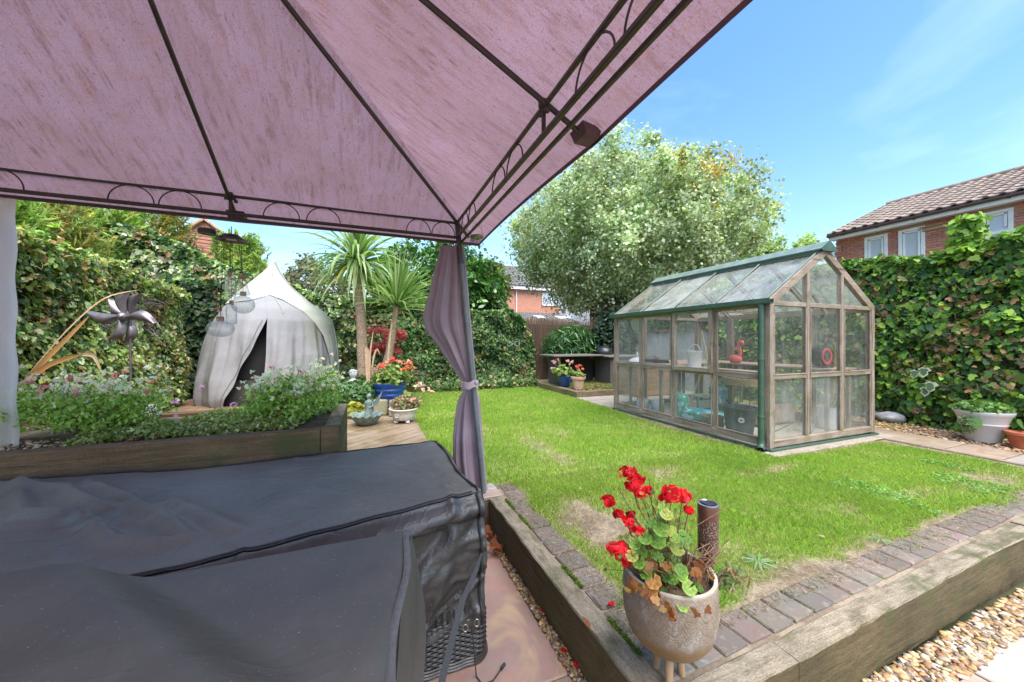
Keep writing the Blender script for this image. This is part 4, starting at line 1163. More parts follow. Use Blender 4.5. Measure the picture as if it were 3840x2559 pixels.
# ends
for y in (HY0, HY1):
    sg = -1 if y == HY0 else 1
    gb('base_rail', (HX0 + .04, y, .075), (HX1 - .04, y, .075), .06, .075)
    xs = [HX0, HX0 + .635, HX0 + 1.29, HX1]
    for xm in xs[1:3]:
        gb('post', (xm, y, .115), (xm, y, zroof(xm) - .05), .046, .055)
    for i in range(3):
        xa, xb = xs[i] + (.04 if i == 0 else .033), xs[i + 1] - (.04 if i == 2 else .033)
        gb('sill', (xa, y, .80), (xb, y, .80), .055, .045)
        gb('tie_rail', (xa, y, HE - .025), (xb, y, HE - .025), .05, .05)
        gb('glazing_bead', (xa, y + sg * .026, .828), (xb, y + sg * .026, .828), .016, .016)
        for xx in (xa + .008, xb - .008): gb('glazing_bead', (xx, y + sg * .022, .125), (xx, y + sg * .022, .77), .016, .016); gb('glazing_bead', (xx, y + sg * .022, .84), (xx, y + sg * .022, HE - .055), .016, .016)
        pane('pane', [(xa - .006, y, .112), (xb + .006, y, .112), (xb + .006, y, .778), (xa - .006, y, .778)], M_panel)
        pane('pane', [(xa - .006, y, .822), (xb + .006, y, .822), (xb + .006, y, HE - .05), (xa - .006, y, HE - .05)], M_pane)
        if i == 1: pane('pane', [(xa, y, HE), (xb, y, HE), (xb, y, zroof(xb) - .04), (HXM, y, HR - .05), (xa, y, zroof(xa) - .04)], M_pane)
        elif i == 0: pane('pane', [(xa, y, HE), (xb, y, HE), (xb, y, zroof(xb) - .04), (xa, y, zroof(xa) - .03)], M_pane)
        else: pane('pane', [(xa, y, HE), (xb, y, HE), (xb, y, zroof(xb) - .03), (xa, y, zroof(xa) - .04)], M_pane)
# rafters
sl = (HR - HE) / (HX1 - HXM); nrm_l = Vector((-sl, 0, 1)).normalized(); nrm_r = Vector((sl, 0, 1)).normalized()
for k in range(5):
    y = HY0 + (HY1 - HY0) * k / 4
    big = k in (0, 4)
    for x, nn in ((HX0, nrm_l), (HX1, nrm_r)):
        e = Vector((HX0 - .03 if x == HX0 else HX1 + .03, y, HE - .03 * sl)); r_ = Vector((HXM + (.005 if x == HX1 else -.005), y, HR))
        gb('rafter', e + nn * (-.01), r_ + nn * (-.01), .055 if big else .035, .085 if big else .05, up=tuple(nn), mat=M_gw['x'])
        bar_ = MB(); bar_.beam(e + nn * .045, r_ + nn * .045, .022, .012, .002, 1, 0, tuple(nn)); bar_.build('glazing_bar', M_greenl, gh)
for k in range(4):
    ya, yb = HY0 + (HY1 - HY0) * k / 4 + .018, HY0 + (HY1 - HY0) * (k + 1) / 4 - .018
    for x, nn in ((HX0, nrm_l), (HX1, nrm_r)):
        e = Vector((HX0 - .045 if x == HX0 else HX1 + .045, 0, HE - .045 * sl)) + nn * .03; r_ = Vector((HXM, 0, HR)) + nn * .03
        r2 = e.lerp(r_, .93)
        pane('roof_pane', [(e.x, ya, e.z), (e.x, yb, e.z), (r2.x, yb, r2.z), (r2.x, ya, r2.z)], M_roofg)
# collar ties and braces
for k in range(1, 4):
    y = HY0 + (HY1 - HY0) * k / 4
    gb('collar_tie', (HX0 + .12, y + .03, HE + .02), (HX1 - .12, y + .03, HE + .02), .03, .04) if k == 2 else None
for y in (HY0 + .06, HY1 - .06):
    pass
for (x, s) in ((HX0 + .06, 1), (HX1 - .06, -1)):
    gb('brace', (x, HY0 + .45, HE - .06), (x + s * .30, HY0 + .45, HE + .20), .03, .045)
    gb('brace', (x, HY1 - .55, HE - .06), (x + s * .30, HY1 - .55, HE + .20), .03, .045)
gb('door_post', (HX1 - .035, HY1 - .75, .1), (HX1 - .035, HY1 - .75, HE - .05), .06, .06)
# ridge: green capping with raised vents
mb = MB()
y0, y1 = HY0 - .06, HY1 + .06
def prism(mb, pr, y0, y1):
    m = len(pr); mb.add([(x, y0, z) for x, z in pr] + [(x, y1, z) for x, z in pr], [tuple(range(m)), tuple(range(2 * m - 1, m - 1, -1))] + [(i, i + m, (i + 1) % m + m, (i + 1) % m) for i in range(m)])
prism(mb, [(HXM, HR + .105), (HXM - .15, HR + .005), (HXM - .145, HR - .01), (HXM, HR + .088)], y0, y1)
prism(mb, [(HXM, HR + .1055), (HXM, HR + .0885), (HXM + .145, HR - .01), (HXM + .15, HR + .005)], y0, y1)
mb.build('ridge_cap', M_greenl, gh)
for yy in (y0 - .004, y1 + .001):
    mb = MB(); prism(mb, [(HXM, HR + .112), (HXM - .155, HR + .004), (HXM - .14, HR - .02), (HXM + .14, HR - .02), (HXM + .155, HR + .004)], yy, yy + .003); mb.build('ridge_end', M_green, gh)
for s in (-1, 1):
    for i in range(4):
        dz = -.012 - i * .014
        mb = MB(); mb.beam((HXM + s * (.135 + i * .010), y0 + .03, HR + dz), (HXM + s * (.135 + i * .010), y1 - .03, HR + dz), .012, .008, .002); mb.build('vent_louvre', M_green, gh)
# gutter, downpipe, base strip
for s, x in ((-1, HX0), (1, HX1)):
    mb = MB(); pr = [(-.035, .028), (-.035, -.02), (-.02, -.035), (.02, -.035), (.033, -.02), (.033, .02), (.028, .02), (.028, -.018), (.017, -.03), (-.017, -.03), (-.03, -.018), (-.03, .028)]
    prism(mb, [(x + s * .065 + a * (1 if s < 0 else -1), HE - .005 + b) for a, b in pr][::1 if s < 0 else -1], HY0 - .07, HY1 + .07); mb.build('gutter', M_green, gh)
    mb = MB(); mb.beam((x + s * .045, HY0 - .04, .02), (x + s * .045, HY1 + .04, .012), .03, .026, .006); mb.build('base_strip', M_green if s < 0 else M_greenl, gh)
mb = MB(); mb.beam((HX0 - .06, HY0 - .05, .02), (HX1 + .06, HY0 - .05, .012), .03, .026, .006); mb.build('base_strip', M_green, gh)
mb = MB(); X_, Y_ = HX0 - .055, HY0 + .09
X_, Y_ = HX0 - .062, HY0 + .045
mb.tube([(X_, Y_, HE - .03), (X_, Y_, .11)], .031, 18); mb.tube([(X_, Y_, .12), (X_, Y_, .075), (X_ - .012, Y_ - .008, .045), (X_ - .05, Y_ - .03, .022), (X_ - .075, Y_ - .045, .018)], .036, 16, caps=False)
for z in (.37, 1.0): mb.lathe([(.031, -.012), (.037, -.01), (.037, .01), (.031, .012)], (X_, Y_, z), 16)
mb.build('downpipe', M_green, gh, smooth=True)
mb = MB()
for yy in np.linspace(HY0 + .05, HY1 - .05, 9):
    mb.lathe([(0, 0), (.005, .0), (.005, .003), (0, .004)], (HX0 - .032, yy, .4), 6, 'x'); 
# ---- staging (its own slatted bench)
M_bench = simple('staging_board', (.5, .38, .29), (.34, .22, .16), 12, (1, .2, 1), rough=.8, bump=.3)
bn = thing('greenhouse_bench', 'slatted wooden staging bench along the back of the greenhouse', 'bench', (5.6, 3.9, 0))
for i in range(6):
    mb = MB(); mb.beam((5.42 + i * .092, 2.78, .84), (5.42 + i * .092, 5.2, .84), .082, .02, .002, 6, .001); mb.build('slat', M_bench, bn)
for y in (2.85, 4.0, 5.12):
    for x in (5.42, 5.88): gb('leg', (x, y, .01), (x, y, .828), .04, .04, par=bn)
    gb('bearer', (5.4, y + .03, .805), (5.9, y + .03, .805), .03, .045, par=bn)
bn2 = thing('greenhouse_bench', 'wooden staging bench across the far end of the greenhouse', 'bench', (4.7, 4.7, 0))
for i in range(9):
    mb = MB(); mb.beam((4.14, 4.36 + i * .095, .84), (5.36, 4.36 + i * .095, .84), .085, .02, .002, 6, .001); mb.build('slat', M_bench, bn2)
for x in (4.2, 5.3):
    for y in (4.4, 5.1): gb('leg', (x, y, .01), (x, y, .828), .04, .04, par=bn2)
sh_ = thing('greenhouse_shelf', 'narrow board shelf behind the greenhouse long window', 'shelf', (4.2, 3.5, .8))
mb = MB(); mb.beam((4.20, 2.76, .838), (4.20, 4.27, .838), .17, .018, .002, 8, .001); mb.build('board', M_bench, sh_)
for y in (2.95, 3.5, 4.1): gb('bearer', (4.12, y, .81), (4.27, y, .81), .03, .03, par=sh_)

def plas(name, c, r_=.4, sp=.5): return simple(name, c, tuple(v * .85 for v in c), 8, rough=r_, bump=.05, spec=sp)
# white bucket
c = Vector((4.215, 3.79, .848))
bk = thing('white_bucket', 'white plastic bucket with raised handle on the greenhouse shelf', 'bucket', tuple(c))
mb = MB(); mb.lathe([(0, .0), (.085, 0), (.098, .20), (.103, .205), (.103, .215), (.096, .215), (.083, .01), (0, .008)], tuple(c), 28); mb.build('body', plas('white_plastic', (.8, .8, .79)), bk, smooth=True)
mb = MB(); mb.tube([c + Vector((0, .1 * math.cos(t), .20 + .105 * math.sin(t))) for t in np.linspace(0, PI, 17)], .004, 6); mb.build('handle', plas('white_handle', (.75, .75, .74)), bk, smooth=True)
mb = MB(); mb.cbox(c.x - .0935, c.y, c.z + .11, .008, .03, .12, .002); mb.build('gauge', plas('grey_gauge', (.5, .48, .42)), bk)
# flamingo
c = PX(2758, 1362, 5.46); c.z = .852
fl_ = thing('flamingo_ornament', 'pink flamingo ornament standing on the greenhouse bench', 'ornament', tuple(c))
M_pink = plas('flamingo_pink', (.75, .16, .13), .5)
mb = MB(); mb.lathe([(0, 0), (.07, .0), (.10, .03), (.105, .07), (.085, .11), (.05, .125), (0, .13)], tuple(c), 20, sx=.62, sy=1.0); mb.build('body', M_pink, fl_, smooth=True)
mb = MB(); cc_ = c + Vector((0, -.05, .10))
mb.tube([cc_, cc_ + Vector((0, -.035, .05)), cc_ + Vector((0, -.03, .11)), cc_ + Vector((0, .0, .15)), cc_ + Vector((0, .005, .20)), cc_ + Vector((0, -.02, .235)), cc_ + Vector((0, -.06, .235)), cc_ + Vector((0, -.085, .20)), cc_ + Vector((0, -.085, .175))], .02, 10, rs=[.035, .026, .022, .021, .022, .026, .028, .018, .006]); mb.build('neck', M_pink, fl_, smooth=True)
# black trays with red trowel, white dish
c = PX(2445, 1385, 4.24); c.z = .86
tr_ = thing('seed_trays', 'low stack of black seed trays on the greenhouse shelf', 'seed tray', (4.5, 4.6, .85))
for i in range(3):
    mb = MB(); mb.cbox(4.33 + .01 * i, 4.66 + .03 * i, .862 + i * .016, .22, .42, .014, .004); mb.build('tray', M_black, tr_)
tw = thing('trowel', 'red handled trowel lying on the black seed trays', 'trowel', (4.33, 4.62, .905))
mb = MB(); mb.tube([(4.30, 4.56, .918), (4.33, 4.66, .93)], .016, 8); mb.build('handle', plas('red_plastic', (.6, .06, .04)), tw, smooth=True)
mb = MB(); mb.tube([(4.29, 4.53, .914), (4.275, 4.47, .908)], .005, 6); mb.cbox(4.27, 4.42, .906, .05, .1, .006, .002); mb.build('blade', M_ring, tw)
ds = thing('white_dish', 'upturned white dish at the far left of the greenhouse bench', 'dish', (4.3, 5.08, .852))
mb = MB(); mb.lathe([(0, .07), (.06, .062), (.12, .035), (.145, .0), (.14, 0), (0, .06)], (4.3, 5.05, .852), 24); mb.build('bowl', plas('white_enamel', (.78, .78, .78)), ds, smooth=True)
mb = MB(); mb.lathe([(0, 0), (.02, 0), (.014, .03), (.022, .06), (.008, .09), (0, .1)], (4.3, 5.05, .915), 10); mb.build('knob', plas('white_knob', (.7, .7, .75)), ds, smooth=True)
# round patterned plate hung in the far bay
c = PX(2388, 1213, 4.13)
pl = thing('patterned_plate', 'round patterned glass disc hung at the top of the far left pane', 'plate', tuple(c))
mb = MB(); mb.lathe([(0, .0), (.02, .006), (.1, .006), (.135, .0), (.135, -.004), (0, -.006)], tuple(c), 36, 'x'); mb.build('disc', simple('plate_glass', (.42, .42, .30), (.56, .56, .45), 30, rough=.25), pl, smooth=True)
for rr in (.03, .06, .09, .122):
    mb = MB(); mb.tube([c + Vector((-.008, rr * math.cos(a), rr * math.sin(a))) for a in np.linspace(0, 2 * PI, 33)], .003, 5, caps=False); mb.build('ring', plas('plate_ring', (.6, .6, .5)), pl)
mb = MB()
for k in range(12):
    a = k * PI / 6; mb.lathe([(0, -.003), (.009, 0), (0, .003)], (c.x - .009, c.y + .075 * math.cos(a), c.z + .075 * math.sin(a)), 8, 'x')
mb.build('rosettes', plas('plate_dots', (.3, .33, .22)), pl)
# cable reel
c = PX(3082, 1352, 5.55); c.z = .85 + .152
cr_ = thing('cable_reel', 'black cable reel with a red winding ring on the greenhouse bench', 'cable reel', (c.x, c.y, .852))
mb = MB(); mb.lathe([(.0, -.03), (.10, -.045), (.148, -.05), (.15, -.04), (.15, .04), (.148, .05), (.1, .045), (0, .03)], tuple(c), 30, 'y'); mb.build('drum', M_black, cr_, smooth=True)
M_red = plas('reel_red', (.62, .05, .06), .4)
for r0, r1 in ((.078, .108),):
    mb = MB(); mb.lathe([(r0, -.062), (r1, -.062), (r1, -.052), (r0, -.052), (r0, -.062)], tuple(c), 30, 'y', closed=True); mb.build('ring', M_red, cr_, smooth=True)
mb = MB(); mb.lathe([(0.0, -.06), (.02, -.06), (.024, -.04), (0, -.04)], tuple(c), 12, 'y'); mb.cbox(c.x, c.y, .862, .2, .16, .022, .004); mb.build('stand', M_black, cr_, smooth=True)
# canes in a pale tub on the floor
c = Vector((5.83, 3.05, .0))
ct = thing('cane_tub', 'translucent white tub holding garden canes in the greenhouse corner', 'tub', tuple(c))
mb = MB(); mb.lathe([(0, .012), (.1, .012), (.125, .30), (.13, .30), (.13, .31), (.12, .31), (.096, .02), (0, .02)], tuple(c), 24); mb.build('tub', plas('pale_tub', (.6, .62, .62)), ct, smooth=True)
M_cane = simple('bamboo', (.55, .42, .22), (.4, .28, .13), 30, rough=.5)
cn = thing('bamboo_canes', 'bundle of bamboo canes leaning in the pale tub', 'canes', tuple(c))
for k in range(9):
    a = Vector((c.x + R.uniform(-.05, .05), c.y + R.uniform(-.05, .05), .03)); b = Vector((c.x - .02 + R.uniform(-.03, .03), c.y - .12 + R.uniform(-.04, .04), 1.15 + R.uniform(-.12, .06)))
    if k > 5: b = Vector((c.x + R.uniform(-.02, .12), c.y - .1 + R.uniform(-.04, .04), .62 + R.uniform(-.1, .06)))
    mb = MB(); mb.tube([a, b], .005, 6); mb.build('cane', M_cane, cn, smooth=True)
# floor items seen through the lower panes
c = Vector((4.42, 3.28, 0.008))
tb = thing('black_tub', 'large dark plastic garden tub on the greenhouse floor', 'tub', tuple(c))
mb = MB(); mb.lathe([(0, .004), (.145, .004), (.19, .33), (.205, .335), (.205, .355), (.182, .355), (.138, .03), (0, .03)], tuple(c), 32); mb.build('body', simple('dark_tub', (.035, .045, .055), (.06, .07, .08), 9, rough=.5), tb, smooth=True)
mb = MB(); mb.tube([c + Vector((.2 * math.cos(a) , .2 * math.sin(a), .355 + .05 * math.sin((a - 1.2) / .7 * PI))) for a in np.linspace(1.2, 1.9, 9)], .012, 7); mb.build('handle', M_black, tb, smooth=True)
mb = MB(); ca = math.atan2(-c.y, -c.x) + .1
mb.lathe([(0, .002), (.034, .002), (.034, -.002), (0, -.002)], (0, 0, 0), 22, 'x'); Mx = Matrix.Rotation(ca + PI, 4, 'Z')
mb.v = [tuple(Mx @ Vector(v) + c + Vector((.176 * math.cos(ca), .176 * math.sin(ca), .21))) for v in mb.v]; lb = mb.build('round_label', plas('tub_label', (.6, .6, .58)), tb)
mb = MB(); mb.lathe([(0, .003), (.017, .003), (.017, -.003), (0, -.003)], (0, 0, 0), 14, 'x', sy=.6)
mb.v = [tuple(Mx @ Vector(v) + c + Vector((.178 * math.cos(ca), .178 * math.sin(ca), .21))) for v in mb.v]; mb.build('label_mark', M_black, lb)
c = Vector((4.30, 3.58, .008))
t2 = thing('stone_pot', 'squat buff pot beside the dark tub on the greenhouse floor', 'pot', tuple(c))
mb = MB(); mb.lathe([(0, 0), (.11, 0), (.135, .02), (.135, .17), (.14, .175), (.14, .19), (.125, .19), (.12, .05), (0, .05)], tuple(c), 26); mb.build('body', simple('buff_clay', (.34, .28, .2), (.22, .2, .17), 10, rough=.85), t2, smooth=True)
# compost bags
M_bagb = Mt('compost_print')
def _bag():
    m = M_bagb; a = m.ramp(m.noise(3.2, 2), [(.4, 0), (.44, 1)]); b = m.ramp(m.noise(4.5, 2, dist=1.5), [(.52, 0), (.56, 1)])
    c = m.mix(a, (.03, .22, .48), (.06, .30, .20)); c = m.mix(b, c, (.35, .62, .75)); m.set(c, .35, 0, .5); m.bump(m.noise(14, 3), .5, .02)
_bag(); M_bagb = M_bagb.m
def bag(name, c, sx, sy, sz, rot, label, mat):
    b = thing(name, label, 'compost bag', tuple(c)); mb = MB()
    def f(s, t):
        u, v = s * 2 * PI, (t - .5) * PI
        ex = lambda a, e: math.copysign(abs(a) ** e, a)
        x, y, z = ex(math.cos(u), .55) * ex(math.cos(v), .6), ex(math.sin(u), .55) * ex(math.cos(v), .6), ex(math.sin(v), .8)
        w_ = 1 + .10 * (float(vn(s * 6, t * 6, 71)) - .5) * 2
        x, y, z = x * sx * w_, y * sy * w_, z * sz * w_
        return Vector((x * math.cos(rot) - y * math.sin(rot) + c[0], x * math.sin(rot) + y * math.cos(rot) + c[1], z + c[2] + sz * .93))
    mb.grid(f, 30, 18); mb.build('sack', mat, b, smooth=2); return b
bag('compost_bag', (4.62, 4.0, .008), .2, .34, .09, .3, 'blue and green compost bag lying flat on the greenhouse floor', M_bagb)
bag('compost_bag', (4.50, 4.32, .008), .16, .13, .20, .5, 'torn blue compost bag standing open behind the flat one', M_bagb)
# chevron pots
M_chev = Mt('chevron_glaze')
def _ch():
    m = M_chev; sx_ = m.n('ShaderNodeSeparateXYZ'); m.l(m.pos, sx_.inputs[0])
    u = m.math('ADD', m.math('MULTIPLY', sx_.outputs['X'], 12), m.math('MULTIPLY', sx_.outputs['Y'], -12))
    tri = m.math('ABSOLUTE', m.math('SUBTRACT', m.math('FRACT', u), .5))
    z = m.math('FRACT', m.math('ADD', m.math('MULTIPLY', sx_.outputs['Z'], 28), m.math('MULTIPLY', tri, 1.6)))
    c = m.mix(m.ramp(z, [(.48, 0), (.52, 1)]), (.55, .58, .6), (.25, .32, .37)); m.set(c, .45)
_ch(); M_chev = M_chev.m
for (x, y, lab) in ((4.22, 4.83, 'grey chevron patterned pot nearer the corner post, left of its twin'), (4.34, 4.62, 'grey chevron patterned pot right of its twin, behind the greenhouse post')):
    c = Vector((x, y, .008)); t3 = thing('chevron_pot', lab, 'pot', tuple(c), 'chevron pots in the greenhouse')
    mb = MB(); mb.lathe([(0, 0), (.09, 0), (.095, .005), (.1, .235), (.095, .24), (.088, .235), (.085, .03), (0, .03)], tuple(c), 30); mb.build('body', M_chev, t3, smooth=True)
# folding step stool
c = Vector((4.95, 4.35, .005))
sst = thing('step_stool', 'grey green folding step stool with perforated top in the greenhouse', 'stool', tuple(c))
M_sg = plas('stool_green', (.16, .22, .19), .5)
mb = MB()
for i in range(9):
    for j in range(6):
        mb.cbox(c.x - .15 + i * .0375, c.y - .1 + j * .04, .33, .028, .026, .02, .002)
mb.cbox(c.x, c.y, .318, .34, .24, .012, .002)
mb.build('top', M_sg, sst)
for s in (-1, 1):
    mb = MB(); mb.beam((c.x + s * .14, c.y - .09, .31), (c.x + s * .17, c.y - .13, .01), .02, .05, .003); mb.beam((c.x + s * .14, c.y + .09, .31), (c.x + s * .17, c.y + .13, .01), .02, .05, .003); mb.build('leg', M_sg, sst)
mb = MB(); mb.cbox(c.x, c.y - .105, .2, .3, .012, .13, .003); mb.build('front_panel', M_sg, sst)
# tied bamboo tripod sticks
tp = thing('bamboo_tripod', 'thin bamboo sticks tied as a tripod behind the hinged greenhouse window', 'canes', (4.6, 3.95, 0))
for (a, b) in (((4.35, 4.15, .01), (4.62, 4.0, .80)), ((4.42, 4.22, .01), (4.63, 4.0, .80)), ((4.50, 4.25, .01), (4.64, 3.99, .80)), ((4.75, 3.62, .01), (4.62, 3.98, .80))):
    mb = MB(); mb.tube([a, b], .004, 6); mb.build('stick', M_cane, tp, smooth=True)
# woven topped plant stand with thin legs
c = Vector((4.95, 3.62, 0))
wsd = thing('woven_plant_stand', 'plant stand with a woven rope band and thin black legs', 'plant stand', tuple(c))
mb = MB()
for i in range(7):
    mb.tube([c + Vector((.19 * math.cos(a) + .004 * math.sin(a * 26 + i * 2), .27 * math.sin(a), .585 + i * .014)) for a in np.linspace(0, 2 * PI, 90)], .008, 5, caps=False)
mb.build('woven_band', simple('rope', (.42, .32, .2), (.26, .19, .11), 90, rough=.8, bump=.5), wsd)
for (sx, sy) in ((-1, -.5), (-1, .5), (1, .5), (1, -.5)):
    mb = MB(); mb.tube([c + Vector((sx * .15, sy * .4, .6)), c + Vector((sx * .16, sy * .42, .006))], .005, 6); mb.build('leg', M_black, wsd)
# blue water barrel behind, boards, a broom pole
c = Vector((5.55, 4.5, .01))
wb = thing('blue_barrel', 'pale blue plastic barrel at the back of the greenhouse floor', 'barrel', tuple(c))
mb = MB(); mb.lathe([(0, 0), (.12, 0), (.14, .03), (.14, .12), (.15, .13), (.15, .15), (.14, .16), (.14, .36), (.15, .37), (.14, .39), (.11, .42), (0, .425)], tuple(c), 26); mb.build('body', plas('barrel_blue', (.12, .32, .38)), wb, smooth=True)
cb = thing('wooden_trough', 'old pale wooden trough on the greenhouse floor behind the end panes', 'trough', (5.5, 3.4, 0))
for (x0, x1, y0, y1, z0, z1) in ((5.0, 5.75, 3.42, 3.45, .04, .30), (5.0, 5.75, 3.7, 3.73, .04, .30), (5.0, 5.03, 3.452, 3.698, .04, .30), (5.72, 5.75, 3.452, 3.698, .04, .30), (5.03, 5.72, 3.452, 3.698, .02, .05)):
    mb = MB(); mb.cbox((x0 + x1) / 2, (y0 + y1) / 2, (z0 + z1) / 2, x1 - x0, y1 - y0, z1 - z0, .004); mb.build('board', M_bench, cb)
br_ = thing('broom_handle', 'pale broom handle leaning inside the greenhouse near the flamingo', 'pole', (5.0, 4.0, .01))
mb = MB(); mb.tube([(4.9, 3.95, .01), (4.82, 4.2, 1.36)], .012, 8); mb.build('pole', M_cane, br_, smooth=True)
wr = thing('wire_hoops', 'bent dark wire and a metal bracket lying on the greenhouse floor', 'wire', (5.1, 3.0, .02))
mb = MB(); mb.tube([(4.75, 3.1, .03), (5.0, 3.05, .12), (5.15, 3.0, .2)], .006, 6); mb.tube([(5.0, 2.9, .02), (5.12, 2.86, .05), (5.28, 2.9, .12), (5.34, 2.95, .2)], .004, 5); mb.build('wire', M_black, wr)
mb = MB(); mb.cbox(5.32, 3.05, .17, .16, .03, .05, .004); mb.cbox(5.26, 3.05, .21, .03, .03, .05, .003); mb.cbox(5.39, 3.05, .22, .03, .03, .07, .003); mb.build('bracket', simple('dull_steel', (.16, .14, .13), (.1, .09, .08), rough=.5, metal=.5), wr)
# ================================================================== ivy hedges
M_core = simple('ivy_stems', (.12, .085, .05), (.045, .055, .025), 9, rough=.95, bump=.8, bscale=30, dist=.04)
M_twig = simple('twig', (.22, .15, .09), (.12, .08, .05), 20, rough=.9, bump=.3)
PAL_R = ([(.06, .13, .045), (.11, .22, .055), (.20, .36, .06), (.38, .56, .08), (.48, .27, .14)], [2.8, 3, 2.6, 2.0, .45])
PAL_L = ([(.08, .15, .045), (.22, .34, .08), (.44, .54, .16), (.68, .72, .38), (.48, .26, .12), (.13, .21, .13)], [1.6, 2.2, 2.6, 1.6, 1.0, .8])
PAL_B = ([(.045, .10, .035), (.09, .18, .055), (.17, .30, .08), (.30, .42, .12), (.38, .22, .10)], [3, 3, 1.6, .7, .35])
def hedge(label, axis, base, sgn, a0, a1, top, n, size, pal, bulge=.22, shape='ivy', core=True, vines=40, name='ivy_hedge', flut=.55, droop=0, thick=.5, topcov=.55, mat=None, z0=-.02):
    """axis 'x': the face lies at x=base and runs along y; sgn = direction the face looks; top = function(a) -> height"""
    h = thing(name, label, 'hedge', (base, (a0 + a1) / 2, 0) if axis == 'x' else ((a0 + a1) / 2, base, 0))
    sd_ = int(abs(base * 31 + a0 * 7)) % 97
    def face(a, z): return bulge * (vn(a * 1.3 + 5, z * 1.5, sd_) - .35) + bulge * .6 * (vn(a * 4, z * 4, sd_ + 1) - .4)
    def topn(a): return top(a) + .16 * (vn(a * 1.7, a * 0 + 3, sd_ + 2) - .5) + .12 * (vn(a * 6, a * 0 + 3, sd_ + 3) - .5)
    def w(off, a, z): return (base + sgn * off, a, z) if axis == 'x' else (a, base + sgn * off, z)
    if core:
        na, nz_ = int((a1 - a0) * 10) + 2, 24
        A = np.linspace(a0, a1, na); V = []; 
        mb = MB()
        def cf(s, t):
            a = a0 + (a1 - a0) * s; tt = min(t / .7, 1); T_ = float(topn(a)) - .10
            z = z0 + (T_ - z0) * tt; off = float(face(a, z)) - .13 - max(0, t - .7) / .3 * thick
            return Vector(w(off, a, z - .08 * max(0, t - .7)))
        mb.grid(cf, na, nz_); mb.build('stems', M_core, h, smooth=2)
    nt_ = int(n * topcov * .35); nf = n - nt_
    a = NR.uniform(a0, a1, nf); T_ = topn(a); z = z0 + (T_ - z0) * NR.uniform(0, 1, nf) ** .9
    deep = NR.uniform(0, 1, nf) ** 1.6
    off = face(a, z) + .03 - deep * .17
    hole = vn(a * 2.2, z * 2.6, sd_ + 5) < .31
    off = np.where(hole & (NR.uniform(0, 1, nf) < .75), off - .12, off)
    P = np.stack(w(off, a, z), -1); Nn = np.tile(w(1.0, 0, .45) if False else ((sgn, 0, .55) if axis == 'x' else (0, sgn, .55)), (nf, 1))
    a2 = NR.uniform(a0, a1, nt_); o2 = -NR.uniform(-.05, thick, nt_) + face(a2, topn(a2)); z2 = topn(a2) + NR.uniform(-.1, .07, nt_) - .06
    P = np.concatenate([P, np.stack(w(o2, a2, z2), -1)]); Nn = np.concatenate([Nn, np.tile((0.15 * (sgn if axis == 'x' else 0), .15 * (sgn if axis == 'y' else 0), 1.0), (nt_, 1))])
    T = np.stack([NR.normal(0, .5, len(P)), NR.normal(0, .5, len(P)), np.full(len(P), -.9)], -1)
    c = palette(len(P), *pal); u = vn(P[:, 0] * 1.5 + P[:, 1] * 1.5, P[:, 2] * 2, sd_ + 8)[:, None]
    c = c * (.72 + .6 * u)
    dead = (vn(P[:, 0] * 2.1 + P[:, 1] * 2.1, P[:, 2] * 2.4, sd_ + 11) > .70) & (NR.uniform(0, 1, len(P)) < .45)
    c[dead] = np.array([.40, .24, .12]) * NR.uniform(.5, 1.4, (dead.sum(), 1))
    o = leaves('foliage', P, Nn, size * (.35 + 1.05 * NR.beta(2.2, 2.2, len(P)) + .25 * (NR.uniform(0, 1, len(P)) < .06)), c, mat or LEAF, shape, h, T=T, flutter=flut); o['kind'] = 'stuff'
    if vines:
        mb = MB()
        for _ in range(vines):
            a_ = R.uniform(a0, a1); z_ = R.uniform(.1, float(top(a_)) - .1); pts = []
            for k in range(7):
                pts.append(w(float(face(a_, z_)) + R.uniform(-.04, .05), a_, z_)); a_ += R.uniform(-.12, .12); z_ += R.uniform(-.10, .12)
            mb.tube(pts, R.uniform(.003, .008), 4)
        mb.build('vines', M_twig, h)['kind'] = 'stuff'
    return h
def piece(xs, ys): return lambda a: np.interp(a, xs, ys)
hedge('tall dense green ivy covering the right boundary beside the white planter', 'x', 7.28, -1, -.6, 5.9, piece([-.6, 1.2, 1.9, 2.6, 3.4, 4.2, 5.9], [2.5, 2.42, 2.55, 2.36, 2.42, 2.5, 2.5]), 23500, .083, PAL_R, .26, vines=150)
hedge('variegated yellow-green ivy wall along the left boundary behind the wind spinner', 'x', -2.95, 1, 2.5, 7.75, piece([2.5, 3.3, 5, 6.4, 7.75], [2.22, 2.2, 2.2, 2.15, 2.0]), 36000, .053, PAL_L, .30, vines=90)
hedge('ivy heaped over the back left corner, behind the tented daybed', 'y', 9.5, -1, -4.9, -.3, piece([-4.9, -4.2, -3.0, -1.6, -.3], [3.5, 3.45, 2.9, 2.4, 2.2]), 13500, .10, ([(.05, .11, .04), (.18, .28, .08), (.38, .48, .17), (.66, .70, .48), (.10, .18, .10)], [2, 2, 2, 1.3, 1.2]), .45, vines=30)
hedge('dark green ivy along the back fence behind the palms', 'y', 9.42, -1, -.4, 1.9, piece([-.4, .8, 1.9], [2.35, 2.2, 1.9]), 9500, .075, PAL_B, .3, vines=70)
hedge('rounded dark ivy mound on the back fence between the curtain and the reed screen', 'y', 9.35, -1, 1.85, 4.35, piece([1.85, 2.4, 3.0, 3.6, 4.0, 4.35], [1.85, 1.98, 2.08, 2.02, 1.75, 1.1]), 11500, .07, PAL_B, .42, vines=45)
